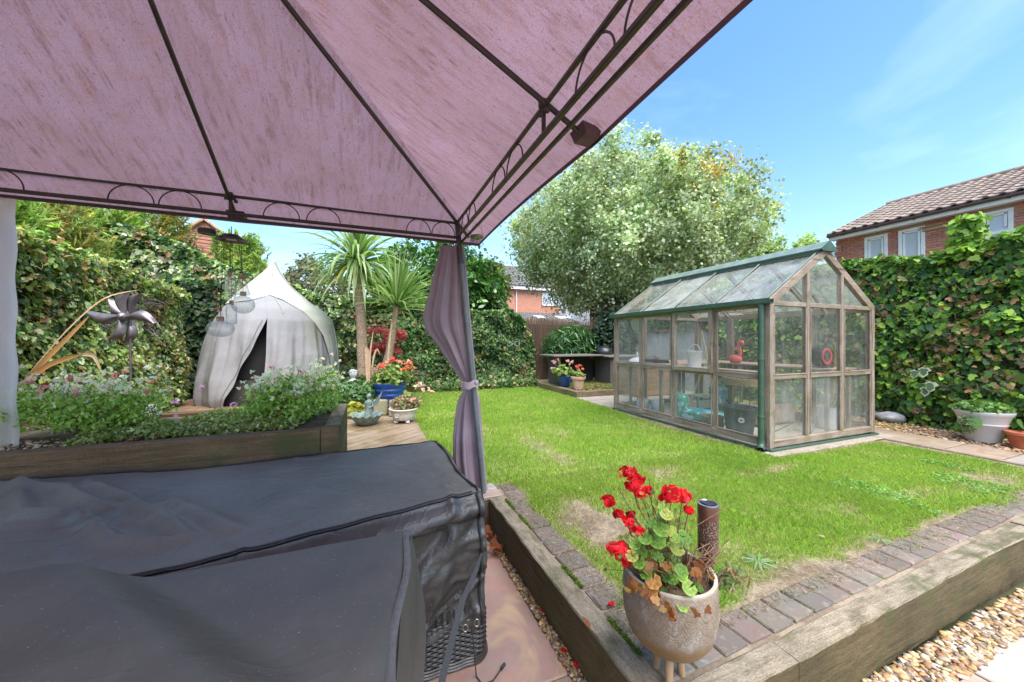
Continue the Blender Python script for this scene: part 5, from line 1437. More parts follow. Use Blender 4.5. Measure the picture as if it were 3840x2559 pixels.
# left back corner ivy, shade put into its dark leaf colours, return of the left hedge
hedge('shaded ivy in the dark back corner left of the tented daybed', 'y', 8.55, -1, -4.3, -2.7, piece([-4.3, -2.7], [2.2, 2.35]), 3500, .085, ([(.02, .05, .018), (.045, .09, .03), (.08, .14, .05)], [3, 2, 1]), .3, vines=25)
# low ivy and weeds at the foot of the back hedge
n = 2600; x = NR.uniform(1.3, 4.1, n); y = 9.1 - NR.uniform(0, .55, n) * (1 - .0 * x); z = np.abs(NR.normal(0, .09, n)) + .02
o = leaves('ground_cover', np.stack([x, y, z], -1), np.tile([0, -.5, .8], (n, 1)), .07, palette(n, [(.05, .11, .03), (.11, .2, .05), (.3, .32, .12), (.34, .24, .14)], [3, 2, .7, .7]), LEAF, 'ivy', kind='stuff')
tag(o, 'low straggling ground cover along the far edge of the lawn', 'ground cover')
# variegated big leaves on the right ivy
vg = thing('variegated_ivy', 'cluster of large cream-edged ivy leaves hanging on the right ivy wall', 'plant', tuple(PX(3475, 1440, 7.02)))
for (px, py, s_) in ((3465, 1395, .13), (3430, 1402, .11), (3490, 1450, .14), (3470, 1468, .12)):
    p = PX(px, py, 6.99); q = np.array([tuple(p)])
    lf = leaves('leaf', q, np.array([(-1, -.2, .35)]), s_, np.array([(.62, .6, .42)]), LEAF, 'ivy', vg, T=np.array([(0, R.uniform(-.4, .4), -1.)]), flutter=.05)
    leaves('leaf_centre', q + np.array([(-.006, 0, .004)]), np.array([(-1, -.2, .35)]), s_ * .72, np.array([(.09, .16, .08)]), LEAF, 'ivy', lf, T=np.array([(0, 0., -1.)]), flutter=.05)

# ================================================================== fence, reed screen
M_fence = wood('fence_board', (.40, .34, .27), (.24, .19, .14), 2, rnd=.15, fine=40)
fc = thing('back_fence', 'grey weathered board fence behind the ivy mound', 'fence', (2.0, 9.62, 0))
for i in range(52):
    x = -1.2 + i * .132; mb = MB(); mb.cbox(x, 9.62 + (.012 if i % 2 else 0), .93, .126, .016, 1.86 + R.uniform(-.006, .006), .002); mb.build('board', M_fence, fc)
for x in (-.9, .9, 2.7, 4.5): mb = MB(); mb.cbox(x, 9.69, .95, .09, .09, 1.95, .004); mb.build('post', M_fence, fc)
rs = thing('reed_screen', 'brown reed screening on the back fence above the rattan table', 'screen', (5.4, 9.5, 0))
M_reed = simple('reed', (.17, .10, .06), (.075, .045, .03), 45, (1, 1, .05), rough=.85, bump=.5)
mb = MB()
for i in range(620):
    x = 3.9 + i * .0066 + R.uniform(-.003, .003); mb.tube([(x, 9.53 + R.uniform(-.012, .012), 0), (x + R.uniform(-.02, .02), 9.52, 1.82 + .06 * math.sin(x * 3) + R.uniform(-.09, .06))], R.uniform(.003, .0055), 4)
mb.build('reeds', M_reed, rs)['kind'] = 'stuff'
for z in (.5, 1.1, 1.6): mb = MB(); mb.tube([(3.9, 9.515, z), (6, 9.515, z + .01), (7.98, 9.515, z)], .0025, 4); mb.build('wire', M_twig, rs)
mb = MB(); mb.box(3.88, 8, 9.56, 9.575, 0, 1.68); mb.build('backing', simple('reed_backing', (.06, .04, .03), rough=.9), rs)
pf = thing('pale_fence', 'pale grey panel fence on the right boundary seen through the greenhouse', 'fence', (7.3, 7.4, 0))
M_pale = simple('pale_panel', (.48, .47, .44), (.38, .37, .34), 5, rough=.8)
for i in range(11):
    y = 6.0 + i * .32; mb = MB(); mb.cbox(7.3 + R.uniform(-.004, .004), y, .72, .03, .30, 1.42, .004); mb.build('panel', M_pale, pf)
mb = MB(); mb.cbox(7.29, 7.6, 1.46, .09, 3.5, .06, .006); mb.build('capping', simple('red_capping', (.35, .13, .08), rough=.8), pf)
hedge('dark foliage hanging over the pale fence beyond the greenhouse', 'x', 7.35, -1, 5.8, 9.4, piece([5.8, 9.4], [2.3, 2.2]), 3600, .09, PAL_B, .25, vines=0, z0=1.42)
cbn = thing('compost_bin', 'slatted brown wooden compost bin behind the greenhouse', 'compost bin', (6.0, 6.4, 0))
M_bin = wood('bin_board', (.45, .27, .14), (.30, .17, .09), 0, rnd=.15)
for i in range(6):
    mb = MB(); mb.cbox(5.85, 6.25, .08 + i * .125, 1.1, .022, .112, .003); mb.build('slat', M_bin, cbn)
    mb = MB(); mb.cbox(5.3, 6.66, .08 + i * .125, .022, .78, .112, .003); mb.build('slat', M_bin, cbn)
for x in (5.32, 6.38): mb = MB(); mb.cbox(x, 6.285, .4, .05, .045, .8, .003); mb.build('post', M_bin, cbn)

# ================================================================== raised bed
M_bed = wood('bed_timber', (.26, .16, .085), (.13, .085, .045), 0, moss=(.08, .09, .03), fine=50, bump=.5)
bd = thing('raised_bed', 'raised flower bed of dark stained timber in front of the daybed', 'raised bed', (-1.5, 3.0, -.25))
def bt(name, p0, p1, w_, h_, mat=M_bed, n=14): mb = MB(); mb.beam(p0, p1, w_, h_, .006, n, .0012); return mb.build(name, mat, bd)
BZ = .64
for i in range(4):
    bt('side_board', (-3.6, 2.655, BZ - .115 - i * .222), (-.292, 2.655, BZ - .115 - i * .222), .10, .218)
bt('corner_post', (-.236, 2.655, -.25), (-.236, 2.655, BZ - .002), .105, .10)
for i in range(4): bt('end_board', (-.232, 2.71, BZ - .115 - i * .222), (-.232, 3.62, BZ - .115 - i * .222), .098, .218, M_timber_y)
bt('back_board', (-3.6, 3.66, BZ - .115), (-.28, 3.66, BZ - .115), .08, .218)
mb = MB(); mb.grid(lambda s, t: Vector((-3.6 + 3.33 * s, 2.7 + .94 * t, BZ - .05 + .03 * float(vn(s * 20, t * 6, 3)))), 60, 16)
o = mb.build('soil', M_soil, bd, smooth=True)
gravel(900, -3.5, -1.25, 2.74, 2.95, BZ - .03, BZ - .005, .022, gc, [2, 2, 2, 2, 1.5, 1, .5], 'gravel', 'grey brown grit on the raised bed at the left')
M_bark = simple('bark_brown', (.2, .13, .08), (.1, .07, .045), 50, rough=.9, bump=.5)
def cloud(n, c, r, fn=None, lowcut=None):
    d = NR.normal(0, 1, (n, 3)); d = norm(d) * (NR.uniform(0, 1, (n, 1)) ** .42)
    return np.array(c) + d * np.array(r)
def shrub(name, label, cat, c, r, nleaf, lsize, pal, shape='oval', stems=16, root=None, group=None, mat=None, flut=1.0, clump=0):
    t = thing(name, label, cat, tuple(root or (c[0], c[1], c[2] - r[2])), group)
    if clump:
        cc_ = cloud(clump, c, r); k = NR.randint(0, clump, nleaf); P = cc_[k] + NR.normal(0, 1, (nleaf, 3)) * np.array(r) * .14
    else: P = cloud(nleaf, c, r)
    Nn = norm((P - np.array(c)) / np.array(r)) + np.array([0, 0, .7])
    o = leaves('foliage', P, Nn, lsize * NR.uniform(.6, 1.3, nleaf), palette(nleaf, *pal), mat or LEAF, shape, t, flutter=flut); o['kind'] = 'stuff'
    if stems:
        mb = MB(); rt_ = Vector(root or (c[0], c[1], c[2] - r[2]))
        for _ in range(stems):
            e = Vector(cloud(1, c, np.array(r) * .9)[0]); m_ = rt_.lerp(e, .5) + Vector((R.uniform(-.02, .02), R.uniform(-.02, .02), .02))
            mb.tube([rt_ + Vector((R.uniform(-.02, .02), R.uniform(-.02, .02), 0)), m_, e], .003, 5, rs=[.005, .003, .0015])
        mb.build('stems', M_bark, t)['kind'] = 'stuff'
    return t, P
def florets(name, P, size, cols, w, parent, n=4, flut=1.0, spread=.5, shape='oval'):
    """small flowers, each of a few petals"""
    P = np.asarray(P, float); m = len(P)
    Q = np.repeat(P, n, axis=0) + NR.normal(0, size * spread * .5, (m * n, 3))
    o = leaves(name, Q, np.tile([0, -.5, .8], (m * n, 1)), size * NR.uniform(.7, 1.2, m * n), np.repeat(palette(m, cols, w, .1), n, axis=0), PETAL, shape, parent, flutter=flut); o['kind'] = 'stuff'; return o
def stalks(name, roots, tips, parent, r=.0013, mat=None):
    mb = MB()
    for a, b in zip(roots, tips):
        a, b = Vector(a), Vector(b); m_ = a.lerp(b, .55) + Vector((R.uniform(-.02, .02), R.uniform(-.02, .02), 0)); mb.tube([a, m_, b], r, 4)
    mb.build(name, mat or M_stalk, parent)['kind'] = 'stuff'
M_stalk = simple('green_stalk', (.14, .2, .06), (.09, .12, .04), 30, rough=.6)
PAL_S = ([(.30, .50, .10), (.44, .64, .16), (.18, .32, .08), (.56, .68, .26)], [3, 3, 1.5, 1])
def salvia(c, r, nl, nf, label, root):
    t, P = shrub('salvia_bush', label, 'flowering shrub', c, r, nl, .022, PAL_S, 'oval', 30, root, clump=110)
    top = P[(P[:, 2] > c[2] - r[2] * .1)]; k = NR.choice(len(top), nf); b = top[k]
    tip = b + np.stack([NR.normal(0, .03, nf), NR.normal(0, .03, nf) - .02, NR.uniform(.015, .13, nf) ** 1.0], -1)
    stalks('flower_stalks', b[:150], tip[:150], t)
    florets('flowers', tip, .025, [(.90, .89, .88), (.86, .70, .74), (.78, .30, .38)], [6, 1.6, .6], t, 4)
    return t
salvia((-.50, 3.05, .785), (.30, .25, .165), 3800, 230, 'airy green salvia bush with white and pink flowers in front of the daybed opening', (-.55, 3.02, BZ - .03))
salvia((-1.66, 3.05, .80), (.50, .25, .15), 4400, 240, 'broad green salvia bush with white flowers around the wind spinner pole', (-1.6, 3.0, BZ - .03))
salvia((-2.35, 2.98, .76), (.30, .22, .19), 2600, 80, 'leafy salvia bush with white flowers at the left edge of the raised bed', (-2.35, 2.95, BZ - .03))
salvia((-.34, 3.42, .78), (.13, .16, .20), 1500, 70, 'small sprawling salvia clump at the back right end of the raised bed', (-.34, 3.4, BZ - .03))
# trailing cranesbill across the bed
n = 9000; x = NR.uniform(-1.55, -.45, n); y = NR.uniform(2.72, 3.3, n); z = BZ - .02 + .13 * vn(x * 4, y * 4, 81) * NR.uniform(.2, 1, n) * (1 - ((x + 1.0) / .7) ** 4 * .4)
cr2 = thing('cranesbill', 'trailing cranesbill with sparse purple flowers across the middle of the raised bed', 'plant', (-1.0, 2.95, BZ - .03))
o = leaves('foliage', np.stack([x, y, z], -1), np.tile([0, -.3, 1.], (n, 1)), .021 * NR.uniform(.6, 1.3, n), palette(n, [(.28, .38, .10), (.42, .50, .18), (.13, .20, .05), (.36, .25, .13), (.55, .60, .35)], [3, 2, 2, 1, 1]), LEAF, 'ivy', cr2, flutter=.9); o['kind'] = 'stuff'
fp = [PD(a, b, d) for a, b, d in ((758, 1450, 3.0), (650, 1500, 2.95), (662, 1570, 2.72), (755, 1600, 2.68), (415, 1615, 2.62), (930, 1532, 2.85), (562, 1578, 2.75), (880, 1515, 3.0))]
florets('flowers', np.array([tuple(p) for p in fp]), .034, [(.40, .24, .56), (.56, .40, .64)], [1, 1], cr2, 5, .5, .8, 'round')
stalks('flower_stalks', [p - Vector((R.uniform(-.05, .05), 0, .12)) for p in fp], fp, cr2)
mg = thing('marigold', 'orange and yellow marigold flowers low at the front of the raised bed', 'flower', tuple(PD(385, 1625, 2.6)))
pm = [PD(388, 1610, 2.63), PD(327, 1598, 2.66)]
florets('flowers', np.array([tuple(p) for p in pm for _ in range(3)]), .024, [(.85, .42, .02)], [1], mg, 5, .5, .8); stalks('flower_stalks', [p - Vector((0, 0, .07)) for p in pm], pm, mg)
# wind spinner
M_pewter = simple('pewter', (.15, .125, .14), (.25, .22, .235), 18, rough=.38, metal=.55, bump=.1)
c = PD(462, 1188, 3.0)
ws = thing('wind_spinner', 'grey metal flower wind spinner on a thin pole in the raised bed', 'wind spinner', (c.x, c.y, BZ))
mb = MB(); mb.tube([(c.x + .035, c.y + .03, BZ - .05), (c.x + .03, c.y + .03, c.z)], .008, 10); mb.build('pole', M_pewter, ws, smooth=True)
mb = MB(); mb.lathe([(0, -.045), (.025, -.035), (.04, 0), (.03, .03), (0, .04)], tuple(c), 18, 'y'); mb.build('hub', M_pewter, ws, smooth=True)
rt_v = Vector((CS, -SN, 0)); up_v = Vector((0, 0, 1)); bk_v = Vector((SN, CS, 0))
M_mesh = M_pewter
for k, (ang, ln_, off, kind) in enumerate([(172, .26, -.02, 0), (78, .18, -.02, 0), (62, .19, .03, 0), (-12, .25, -.02, 0), (-118, .19, -.02, 0), (-100, .2, .04, 0), (20, .28, .03, 1), (-160, .21, .04, 1), (-35, .28, .05, 1), (140, .2, .05, 0)]):
    a = math.radians(ang); d = rt_v * math.cos(a) + up_v * math.sin(a); s_ = rt_v * -math.sin(a) + up_v * math.cos(a)
    def pf_(s, t, sg=0):
        L_ = .03 + ln_ * s; wd = .045 * math.sin(PI * min(1, s * .93 + .04)) ** .8 * (1 if kind == 0 else 1.15)
        cv_ = .05 * math.sin(PI * s * .9)
        return c + d * L_ + s_ * ((t - .5) * 2 * wd + .04 * math.sin(PI * s)) + bk_v * (off - cv_ * .4 + .035 * (t - .5) ** 2 * 4 + sg)
    if kind == 0:
        mb = MB(); mb.grid(pf_, 14, 6); mb.grid(lambda s, t: pf_(s, t, .003), 14, 6); mb.build('blade', M_pewter, ws, smooth=2)
    else:
        mb = MB(); mb.tube([pf_(s, 0) for s in np.linspace(0, 1, 16)], .0025, 4); mb.tube([pf_(s, 1) for s in np.linspace(0, 1, 16)], .0025, 4); mb.tube([pf_(s, .5) for s in np.linspace(0, 1, 12)], .002, 4)
        for q in range(30):
            s0 = .08 + .86 * R.random(); t0 = R.uniform(.1, .9); cc_ = pf_(s0, t0); r0 = R.uniform(.008, .014)
            mb.tube([cc_ + d * (r0 * math.cos(x_)) + s_ * (r0 * math.sin(x_)) for x_ in np.linspace(0, 5.4, 9)], .0015, 3, caps=False)
        mb.build('filigree_blade', M_pewter, ws)
# solar cup light, white cane ball, stone ball, dark solar posts
c = PD(522, 1478, 2.75)
su = thing('solar_stake_light', 'solar stake light with clear ribbed cup beside the white ball', 'garden light', (c.x, c.y, BZ - .03))
mb = MB(); mb.lathe([(0, .0), (.052, .0), (.056, -.005), (.056, -.03), (.05, -.034), (0, -.034)], tuple(c), 24); mb.build('cap', simple('dark_steel', (.14, .12, .1), (.09, .08, .07), rough=.3, metal=.7), su, smooth=True)
mb = MB(); mb.lathe([(.052, -.034), (.05, -.06), (.028, -.112), (.026, -.114)], tuple(c), 24, closed=True, wob=lambda a, t: 1 + .02 * math.cos(12 * a)); mb.build('cup', glassmat('frosted_cup', (.9, .93, .9), .35, .08), su, smooth=2)
mb = MB(); mb.tube([(c.x, c.y, c.z - .114), (c.x, c.y, BZ - .04)], .013, 10); mb.build('stake', M_black, su, smooth=True)
c = PD(566, 1548, 2.72)
bl_ = thing('cane_ball', 'white woven ball light resting beside the solar stake light', 'ball', (c.x, c.y, c.z - .062))
M_ball = simple('white_cane', (.7, .7, .67), (.55, .55, .52), 30, rough=.6)
mb = MB(); mb.lathe([(.055 * math.sin(t), -.055 * math.cos(t)) for t in np.linspace(0, PI, 14)], tuple(c), 20); mb.build('inner_ball', simple('ball_core', (.5, .54, .52), rough=.6), bl_, smooth=True)
mb = MB()
for k in range(22):
    ax_ = Vector((R.gauss(0, 1), R.gauss(0, 1), R.gauss(0, 1))).normalized(); u_ = ax_.orthogonal().normalized(); v_ = ax_.cross(u_)
    mb.tube([c + (u_ * math.cos(t) + v_ * math.sin(t)) * .059 + ax_ * .012 * math.sin(3 * t + k) for t in np.linspace(0, 2 * PI, 26)], .0022, 4, caps=False)
mb.build('cane', M_ball, bl_)
c = PD(972, 1515, 3.1)
mb = MB(); mb.lathe([(.055 * math.sin(t), -.055 * math.cos(t)) for t in np.linspace(0, PI, 16)], tuple(c), 22)
tag(mb.build('stone_ball', simple('weathered_stone', (.30, .27, .20), (.18, .19, .12), 20, rough=.9, bump=.5), smooth=True), 'small weathered stone ball half hidden at the left foot of the flowering salvia', 'ball')
for k, (px, py, hh) in enumerate(((1168, 1478, .20), (1186, 1500, .17))):
    c = PD(px, py, 2.86 + .04 * k); pp = thing('solar_post', ['square dark solar post light in front of the salvia bush', 'slim dark post just right of the square solar post'][k], 'post', (c.x, c.y, c.z - hh - .08))
    mb = MB(); mb.cbox(c.x, c.y, c.z - hh / 2, .055 - .03 * k, .055 - .03 * k, hh, .003); mb.tube([(c.x, c.y, c.z - hh), (c.x, c.y, BZ - .05)], .012, 8); mb.build('post', simple('post_dark', (.05, .04, .035), (.09, .075, .06), 20, rough=.6), pp)
    mb = MB(); mb.cbox(c.x, c.y, c.z + .004, .062 - .03 * k, .062 - .03 * k, .012, .003); mb.build('cap', M_black, pp)
mb = MB(); mb.cbox(*PD(655 * 0 + 155, 1600, 2.75), .03, .03, .14, .004)
tag(mb.build('timber_stub', M_bed), 'short dark post stub under the left salvia bush', 'post')
# dry orange flax leaves
fx = thing('flax_plant', 'dry orange strap leaves of a New Zealand flax beside the left curtain', 'plant', tuple(PD(60, 1500, 2.75)))
M_flax = simple('dry_flax', (.55, .26, .08), (.38, .22, .09), 14, rough=.6, bump=.3)
M_flax2 = simple('dry_flax_pale', (.55, .42, .28), (.5, .3, .15), 14, rough=.6, bump=.3)
def strapleaf(mb, pts, wd, flat=(0, 0, 1)):
    pts = [Vector(p) for p in pts]; q = []
    for i in range(len(pts) - 1):
        for s_ in range(5):
            t = s_ / 5; p0 = pts[max(i - 1, 0)]; p1 = pts[i]; p2 = pts[i + 1]; p3 = pts[min(i + 2, len(pts) - 1)]
            q.append(.5 * ((2 * p1) + (p2 - p0) * t + (2 * p0 - 5 * p1 + 4 * p2 - p3) * t * t + (3 * p1 - p0 - 3 * p2 + p3) * t ** 3))
    q.append(pts[-1]); m = len(q); vs = []; fs = []
    for i, p in enumerate(q):
        d = (q[min(i + 1, m - 1)] - q[max(i - 1, 0)]).normalized(); sd2 = d.cross(bk_v).normalized()
        w_ = wd * (math.sin(PI * (.12 + .86 * i / (m - 1))) ** .7)
        vs += [p - sd2 * w_, p + bk_v * w_ * .35, p + sd2 * w_]
    for i in range(m - 1):
        a = i * 3; fs += [(a, a + 1, a + 4, a + 3), (a + 1, a + 2, a + 5, a + 4)]
    mb.add(vs, fs)
for pts, wd, mt in (([(60, 1470, 2.85), (150, 1370, 2.8), (250, 1270, 2.78), (332, 1188, 2.78)], .020, M_flax),
                    ([(75, 1450, 2.8), (180, 1370, 2.75), (310, 1328, 2.72)], .021, M_flax), ([(305, 1330, 2.72), (350, 1335, 2.72), (378, 1388, 2.7)], .017, M_flax2),
                    ([(110, 1400, 2.85), (250, 1240, 2.85), (390, 1120, 2.9), (520, 1088, 3.0)], .006, M_flax2), ([(330, 1450, 2.7), (390, 1462, 2.7), (430, 1500, 2.68)], .008, M_flax), ([(40, 1620, 2.65), (90, 1650, 2.62), (150, 1670, 2.6)], .008, M_flax2)):
    mb = MB(); strapleaf(mb, [PD(*p) for p in pts], wd); mb.build('leaf', mt, fx, smooth=2)

# ================================================================== tented daybed
M_tent = Mt('tent_cloth')
def _tent():
    m = M_tent; b = m.noise(1.6, 5); s_ = m.noise(5, 6, (1, 1, .25), rough=.65)
    c = m.mix(m.ramp(b, [(.35, 0), (.65, 1)]), (.33, .32, .32), (.27, .265, .27))
    sx_ = m.n('ShaderNodeSeparateXYZ'); m.l(m.pos, sx_.inputs[0])
    zz_ = m.ramp(m.math('MULTIPLY', m.math('SUBTRACT', sx_.outputs['Z'], .9), .9), [(.0, 0), (.35, 1)])
    xr = m.ramp(m.math('ADD', m.math('MULTIPLY', m.math('ADD', sx_.outputs['X'], 1.35), .8), .1), [(.2, 0), (.55, 1)])
    f = m.math('MULTIPLY', m.math('MULTIPLY', m.ramp(s_, [(.40, 0), (.62, 1)]), xr), m.math('ADD', m.math('MULTIPLY', zz_, .6), .3))
    c = m.mix(f, c, (.20, .21, .13))
    c = m.mix(m.ramp(m.math('SUBTRACT', .62, sx_.outputs['Z']), [(.0, 0), (.5, .5)]), c, (.22, .185, .18))
    m.set(c, .8, 0, .2); m.bump(m.noise(3.5, 5), .4, .05); m.trans(.12, c)
_tent(); M_tent = M_tent.m
M_tentcap = simple('tent_cap', (.44, .44, .395), (.36, .37, .30), 3, rough=.8, bump=.2, bscale=14)
TD = 7.0
tcn = PD(1000, 1478, TD); TB = tcn.z
tent = thing('tented_daybed', 'large pointed grey fabric cover over a round garden daybed, open at a dark slit', 'daybed cover', tuple(tcn))
# outline: (height above base, left reach, right reach) read off the photograph's outline at its own distance
k_ = TD / 1366
OUT = [(1480, 250, 262), (1455, 262, 268), (1400, 262, 267), (1330, 240, 266), (1260, 218, 256), (1210, 198, 246), (1170, 170, 215), (1140, 138, 165), (1110, 110, 130), (1080, 72, 92), (1050, 38, 66), (1020, 4, 44), (1000, -12, 34), (985, -22, 28)]
_d0 = TD / math.cos(math.atan((1026 - 1920) / 1366)); _m0 = math.atan((1026 - 1920) / 1366)
tcn = PD(1026, 1478, TD); tent.location = tcn
rtT = Vector((math.cos(-TH - _m0), math.sin(-TH - _m0), 0)); bkT = Vector((-rtT.y, rtT.x, 0))
hs_, cx_, rd_ = [], [], []
for y, l, r in OUT:
    aL, aR = math.atan((1000 - l - 1920) / 1366), math.atan((1000 + r - 1920) / 1366)
    hs_.append((1480 - y) * k_); cx_.append(_d0 * math.tan((aL + aR) / 2 - _m0)); rd_.append(_d0 * math.sin((aR - aL) / 2))
def tpt(u, h, extra=0):
    """u angle round the tent: -90 deg faces the patio"""
    cx = np.interp(h, hs_, cx_); rad = max(np.interp(h, hs_, rd_), .012) + extra
    return tcn + rtT * (cx + rad * math.cos(u)) + bkT * (rad * math.sin(u)) + Vector((0, 0, h))
H_ = hs_[-1]
mb = MB()
slit = -PI / 2 - .16
def gap(h): return max(0.0, .52 * (1 - h / 1.42)) if h < 1.42 else 0
def tf(s, t):
    h = -.02 + (H_ + .02) * t
    g_ = gap(h)
    u = slit + .0 + .10 * g_ + (2 * PI - g_) * s if True else 0
    fo = (.045 * math.sin(13 * u + 2.5 * math.sin(h * 1.2)) + .022 * math.sin(31 * u + h) + .012 * math.sin(49 * u - 2 * h)) * (1 - t) ** .7 * min(1, max(0, (1.5 - h) / .5))
    ue = min(s, 1 - s) * 2 * PI
    if s > .5: fo += .07 * math.exp(-(ue / .22) ** 2) * math.sin(h * 5 + 1) * max(0, 1 - h / 1.4)
    else: fo += .03 * math.exp(-(ue / .15) ** 2) * (1 - t)
    p = tpt(u, h, fo)
    # the left flap sags into a deep swag at its foot
    if s > .5:
        w_ = math.exp(-((2 * PI * (1 - s) - .42) / .38) ** 2)
        p.z -= .14 * w_ * (1 - t) ** 4
        p = p - bkT * (.12 * w_ * (1 - t) ** 3)
    return p
mb.grid(tf, 260, 80); mb.build('cloth', M_tent, tent, smooth=2)
mb = MB()
def capf(s, t):      # the outer peaked cap, ending in a big arch over the front
    u = -PI + 2 * PI * s; h0 = float(np.interp(math.degrees(u), [-180, -120, -92, -75, -60, -45, -36, -31, 0, 60, 120, 180], [1.66, 1.72, 1.84, 1.76, 1.52, 1.12, .55, .02, .02, .5, 1.4, 1.66])); h = h0 + (H_ + .012 - h0) * t
    return tpt(u, h, .018 + .006 * math.sin(u * 8) * (1 - t))
mb.grid(capf, 120, 30); mb.build('cap', M_tentcap, tent, smooth=2)
mb = MB(); mb.tube([tf(.5, 0) * 0 + tpt(-.35, h, .032) for h in np.linspace(.0, H_, 40)], .009, 6); mb.tube([tpt(-PI / 2 + .1, h, .028) for h in np.linspace(1.5, H_, 24)], .005, 6)
mb.build('seam', M_tentcap, tent, smooth=True)
mb = MB(); mb.tube([tf(.99, t) + Vector((0, -.01, 0)) for t in np.linspace(0, .55, 40)], .006, 5); mb.build('zip', simple('zip_grey', (.28, .27, .27), rough=.7), tent)
mb = MB(); mb.lathe([(0, -.1), (1.02, -.1), (1.03, .05), (.98, .30), (.95, .36), (0, .36)], tuple(tcn), 40); mb.build('daybed', simple('rattan_dark', (.02, .018, .017), (.035, .03, .028), 60, rough=.7), tent, smooth=True)
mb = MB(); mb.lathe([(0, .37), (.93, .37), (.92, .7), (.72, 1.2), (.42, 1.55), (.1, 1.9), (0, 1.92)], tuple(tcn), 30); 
mb.v = [v for v in mb.v]; mb.build('dark_interior', simple('interior_shade', (.012, .011, .011), rough=.95), tent, smooth=True)  # near-black body standing in for the shade inside the slit
ter = thing('terrace_step', 'reddish brown terrace under the tented daybed', 'terrace', (-1.5, 7.0, 0))
M_terr = simple('terrace_brown', (.34, .20, .11), (.22, .14, .09), 8, rough=.8, bump=.3)
for i in range(18):
    mb = MB(); mb.cbox(-3.1 + i * .137 + .07, 6.85, .085 + R.uniform(-.002, .002), .131, 3.7, .08, .004); mb.build('board', M_terr, ter)

# ================================================================== palms
def cordyline(label, base, top, r0, r1, nl, L_, up, seed, bias=(0, 0), wd=.02, group='cordyline palms'):
    rr = random.Random(seed)
    t = thing('cordyline_palm', label, 'palm', tuple(base), group)
    base, top = Vector(base), Vector(top); mb = MB()
    pts = [base.lerp(top, s) + Vector((.02 * math.sin(s * 3.1), 0, 0)) for s in np.linspace(0, 1, 26)]
    mb.tube(pts, r0, 14, rs=[r0 * (1 - s) + r1 * s + .004 * math.sin(s * 140) + .003 * rr.uniform(-1, 1) for s in np.linspace(0, 1, 26)]); mb.build('trunk', M_palmtrunk, t, smooth=True)
    V, cnt, idx, C = [], [], [], []
    for i in range(nl):
        az = rr.uniform(0, 2 * PI); el = math.radians(rr.uniform(-35, 85) if up < .5 else rr.uniform(-5, 88)); Ln = L_ * rr.uniform(.75, 1.12)
        if bias != (0, 0) and rr.random() < .35: az = math.atan2(bias[1], bias[0]) + rr.uniform(-.9, .9)
        d = Vector((math.cos(az) * math.cos(el), math.sin(az) * math.cos(el), math.sin(el))); p = top + d * .03 + Vector((0, 0, rr.uniform(-.06, .06)))
        segs = 9; q = [p]; g_ = rr.uniform(.10, .34) * (1.3 if up < .5 else .42)
        for k in range(segs):
            d = (d + Vector((0, 0, -g_ * (k / segs) * 1.5))).normalized(); q.append(q[-1] + d * Ln / segs)
        side = d.cross(Vector((0, 0, 1))); side = Vector((-math.sin(az), math.cos(az), 0)) * math.cos(rr.uniform(-.6, .6)) + Vector((0, 0, rr.uniform(-.4, .4))); side.normalize()
        n0 = len(V); col = rr.choice([(.20, .32, .09), (.28, .40, .14), (.40, .48, .26), (.13, .24, .07)])
        if el < -.25 and rr.random() < .35: col = (.36, .33, .07)
        br = rr.uniform(.8, 1.25)
        for k, pt in enumerate(q):
            w_ = wd * (1 if k < segs * .6 else 1 - (k - segs * .6) / (segs * .42)) * (.55 + .45 * min(1, k / 2)); w_ = max(w_, .001)
            V += [tuple(pt - side * w_), tuple(pt - Vector((0, 0, w_ * .4))), tuple(pt + side * w_)]
            cc_ = tuple(v * br * (.6 + .4 * min(1, k / 2)) for v in col); C += [cc_] * 3
        for k in range(segs):
            a = n0 + k * 3; idx += [a, a + 1, a + 4, a + 3, a + 1, a + 2, a + 5, a + 4]; cnt += [4, 4]
    npmesh('fronds', np.array(V), cnt, idx, LEAF, t, np.array(C), smooth=True, kind='stuff')
    return t
M_palmtrunk = Mt('palm_trunk')
def _pt():
    m = M_palmtrunk; v = m.n('ShaderNodeTexVoronoi'); v.inputs['Scale'].default_value = 34; mp_ = m.n('ShaderNodeMapping'); mp_.inputs['Scale'].default_value = (1, 1, 1.9); m.l(m.pos, mp_.inputs[0]); m.l(mp_.outputs[0], v.inputs[0])
    c = m.mix(m.ramp(v.outputs['Distance'], [(.12, 0), (.42, 1)]), (.12, .075, .05), (.46, .33, .23)); c = m.mix(m.ramp(m.noise(6, 4), [(.5, 0), (.7, .5)]), c, (.24, .15, .1))
    m.set(c, .9, 0, .2); m.bump(v.outputs['Distance'], .8, .02)
_pt(); M_palmtrunk = M_palmtrunk.m
cordyline('taller palm with a brown trunk and drooping strap leaves', PD(1364, 1460, 7.0), PD(1338, 985, 7.0), .112, .075, 210, 1.12, 0, 3, wd=.027)
cordyline('shorter palm leaning right, its leaves fanned upwards beside the curtain', PD(1432, 1455, 7.05), PD(1486, 1150, 6.9), .10, .05, 170, 1.08, 1, 8, bias=(.93, -.2), wd=.016)
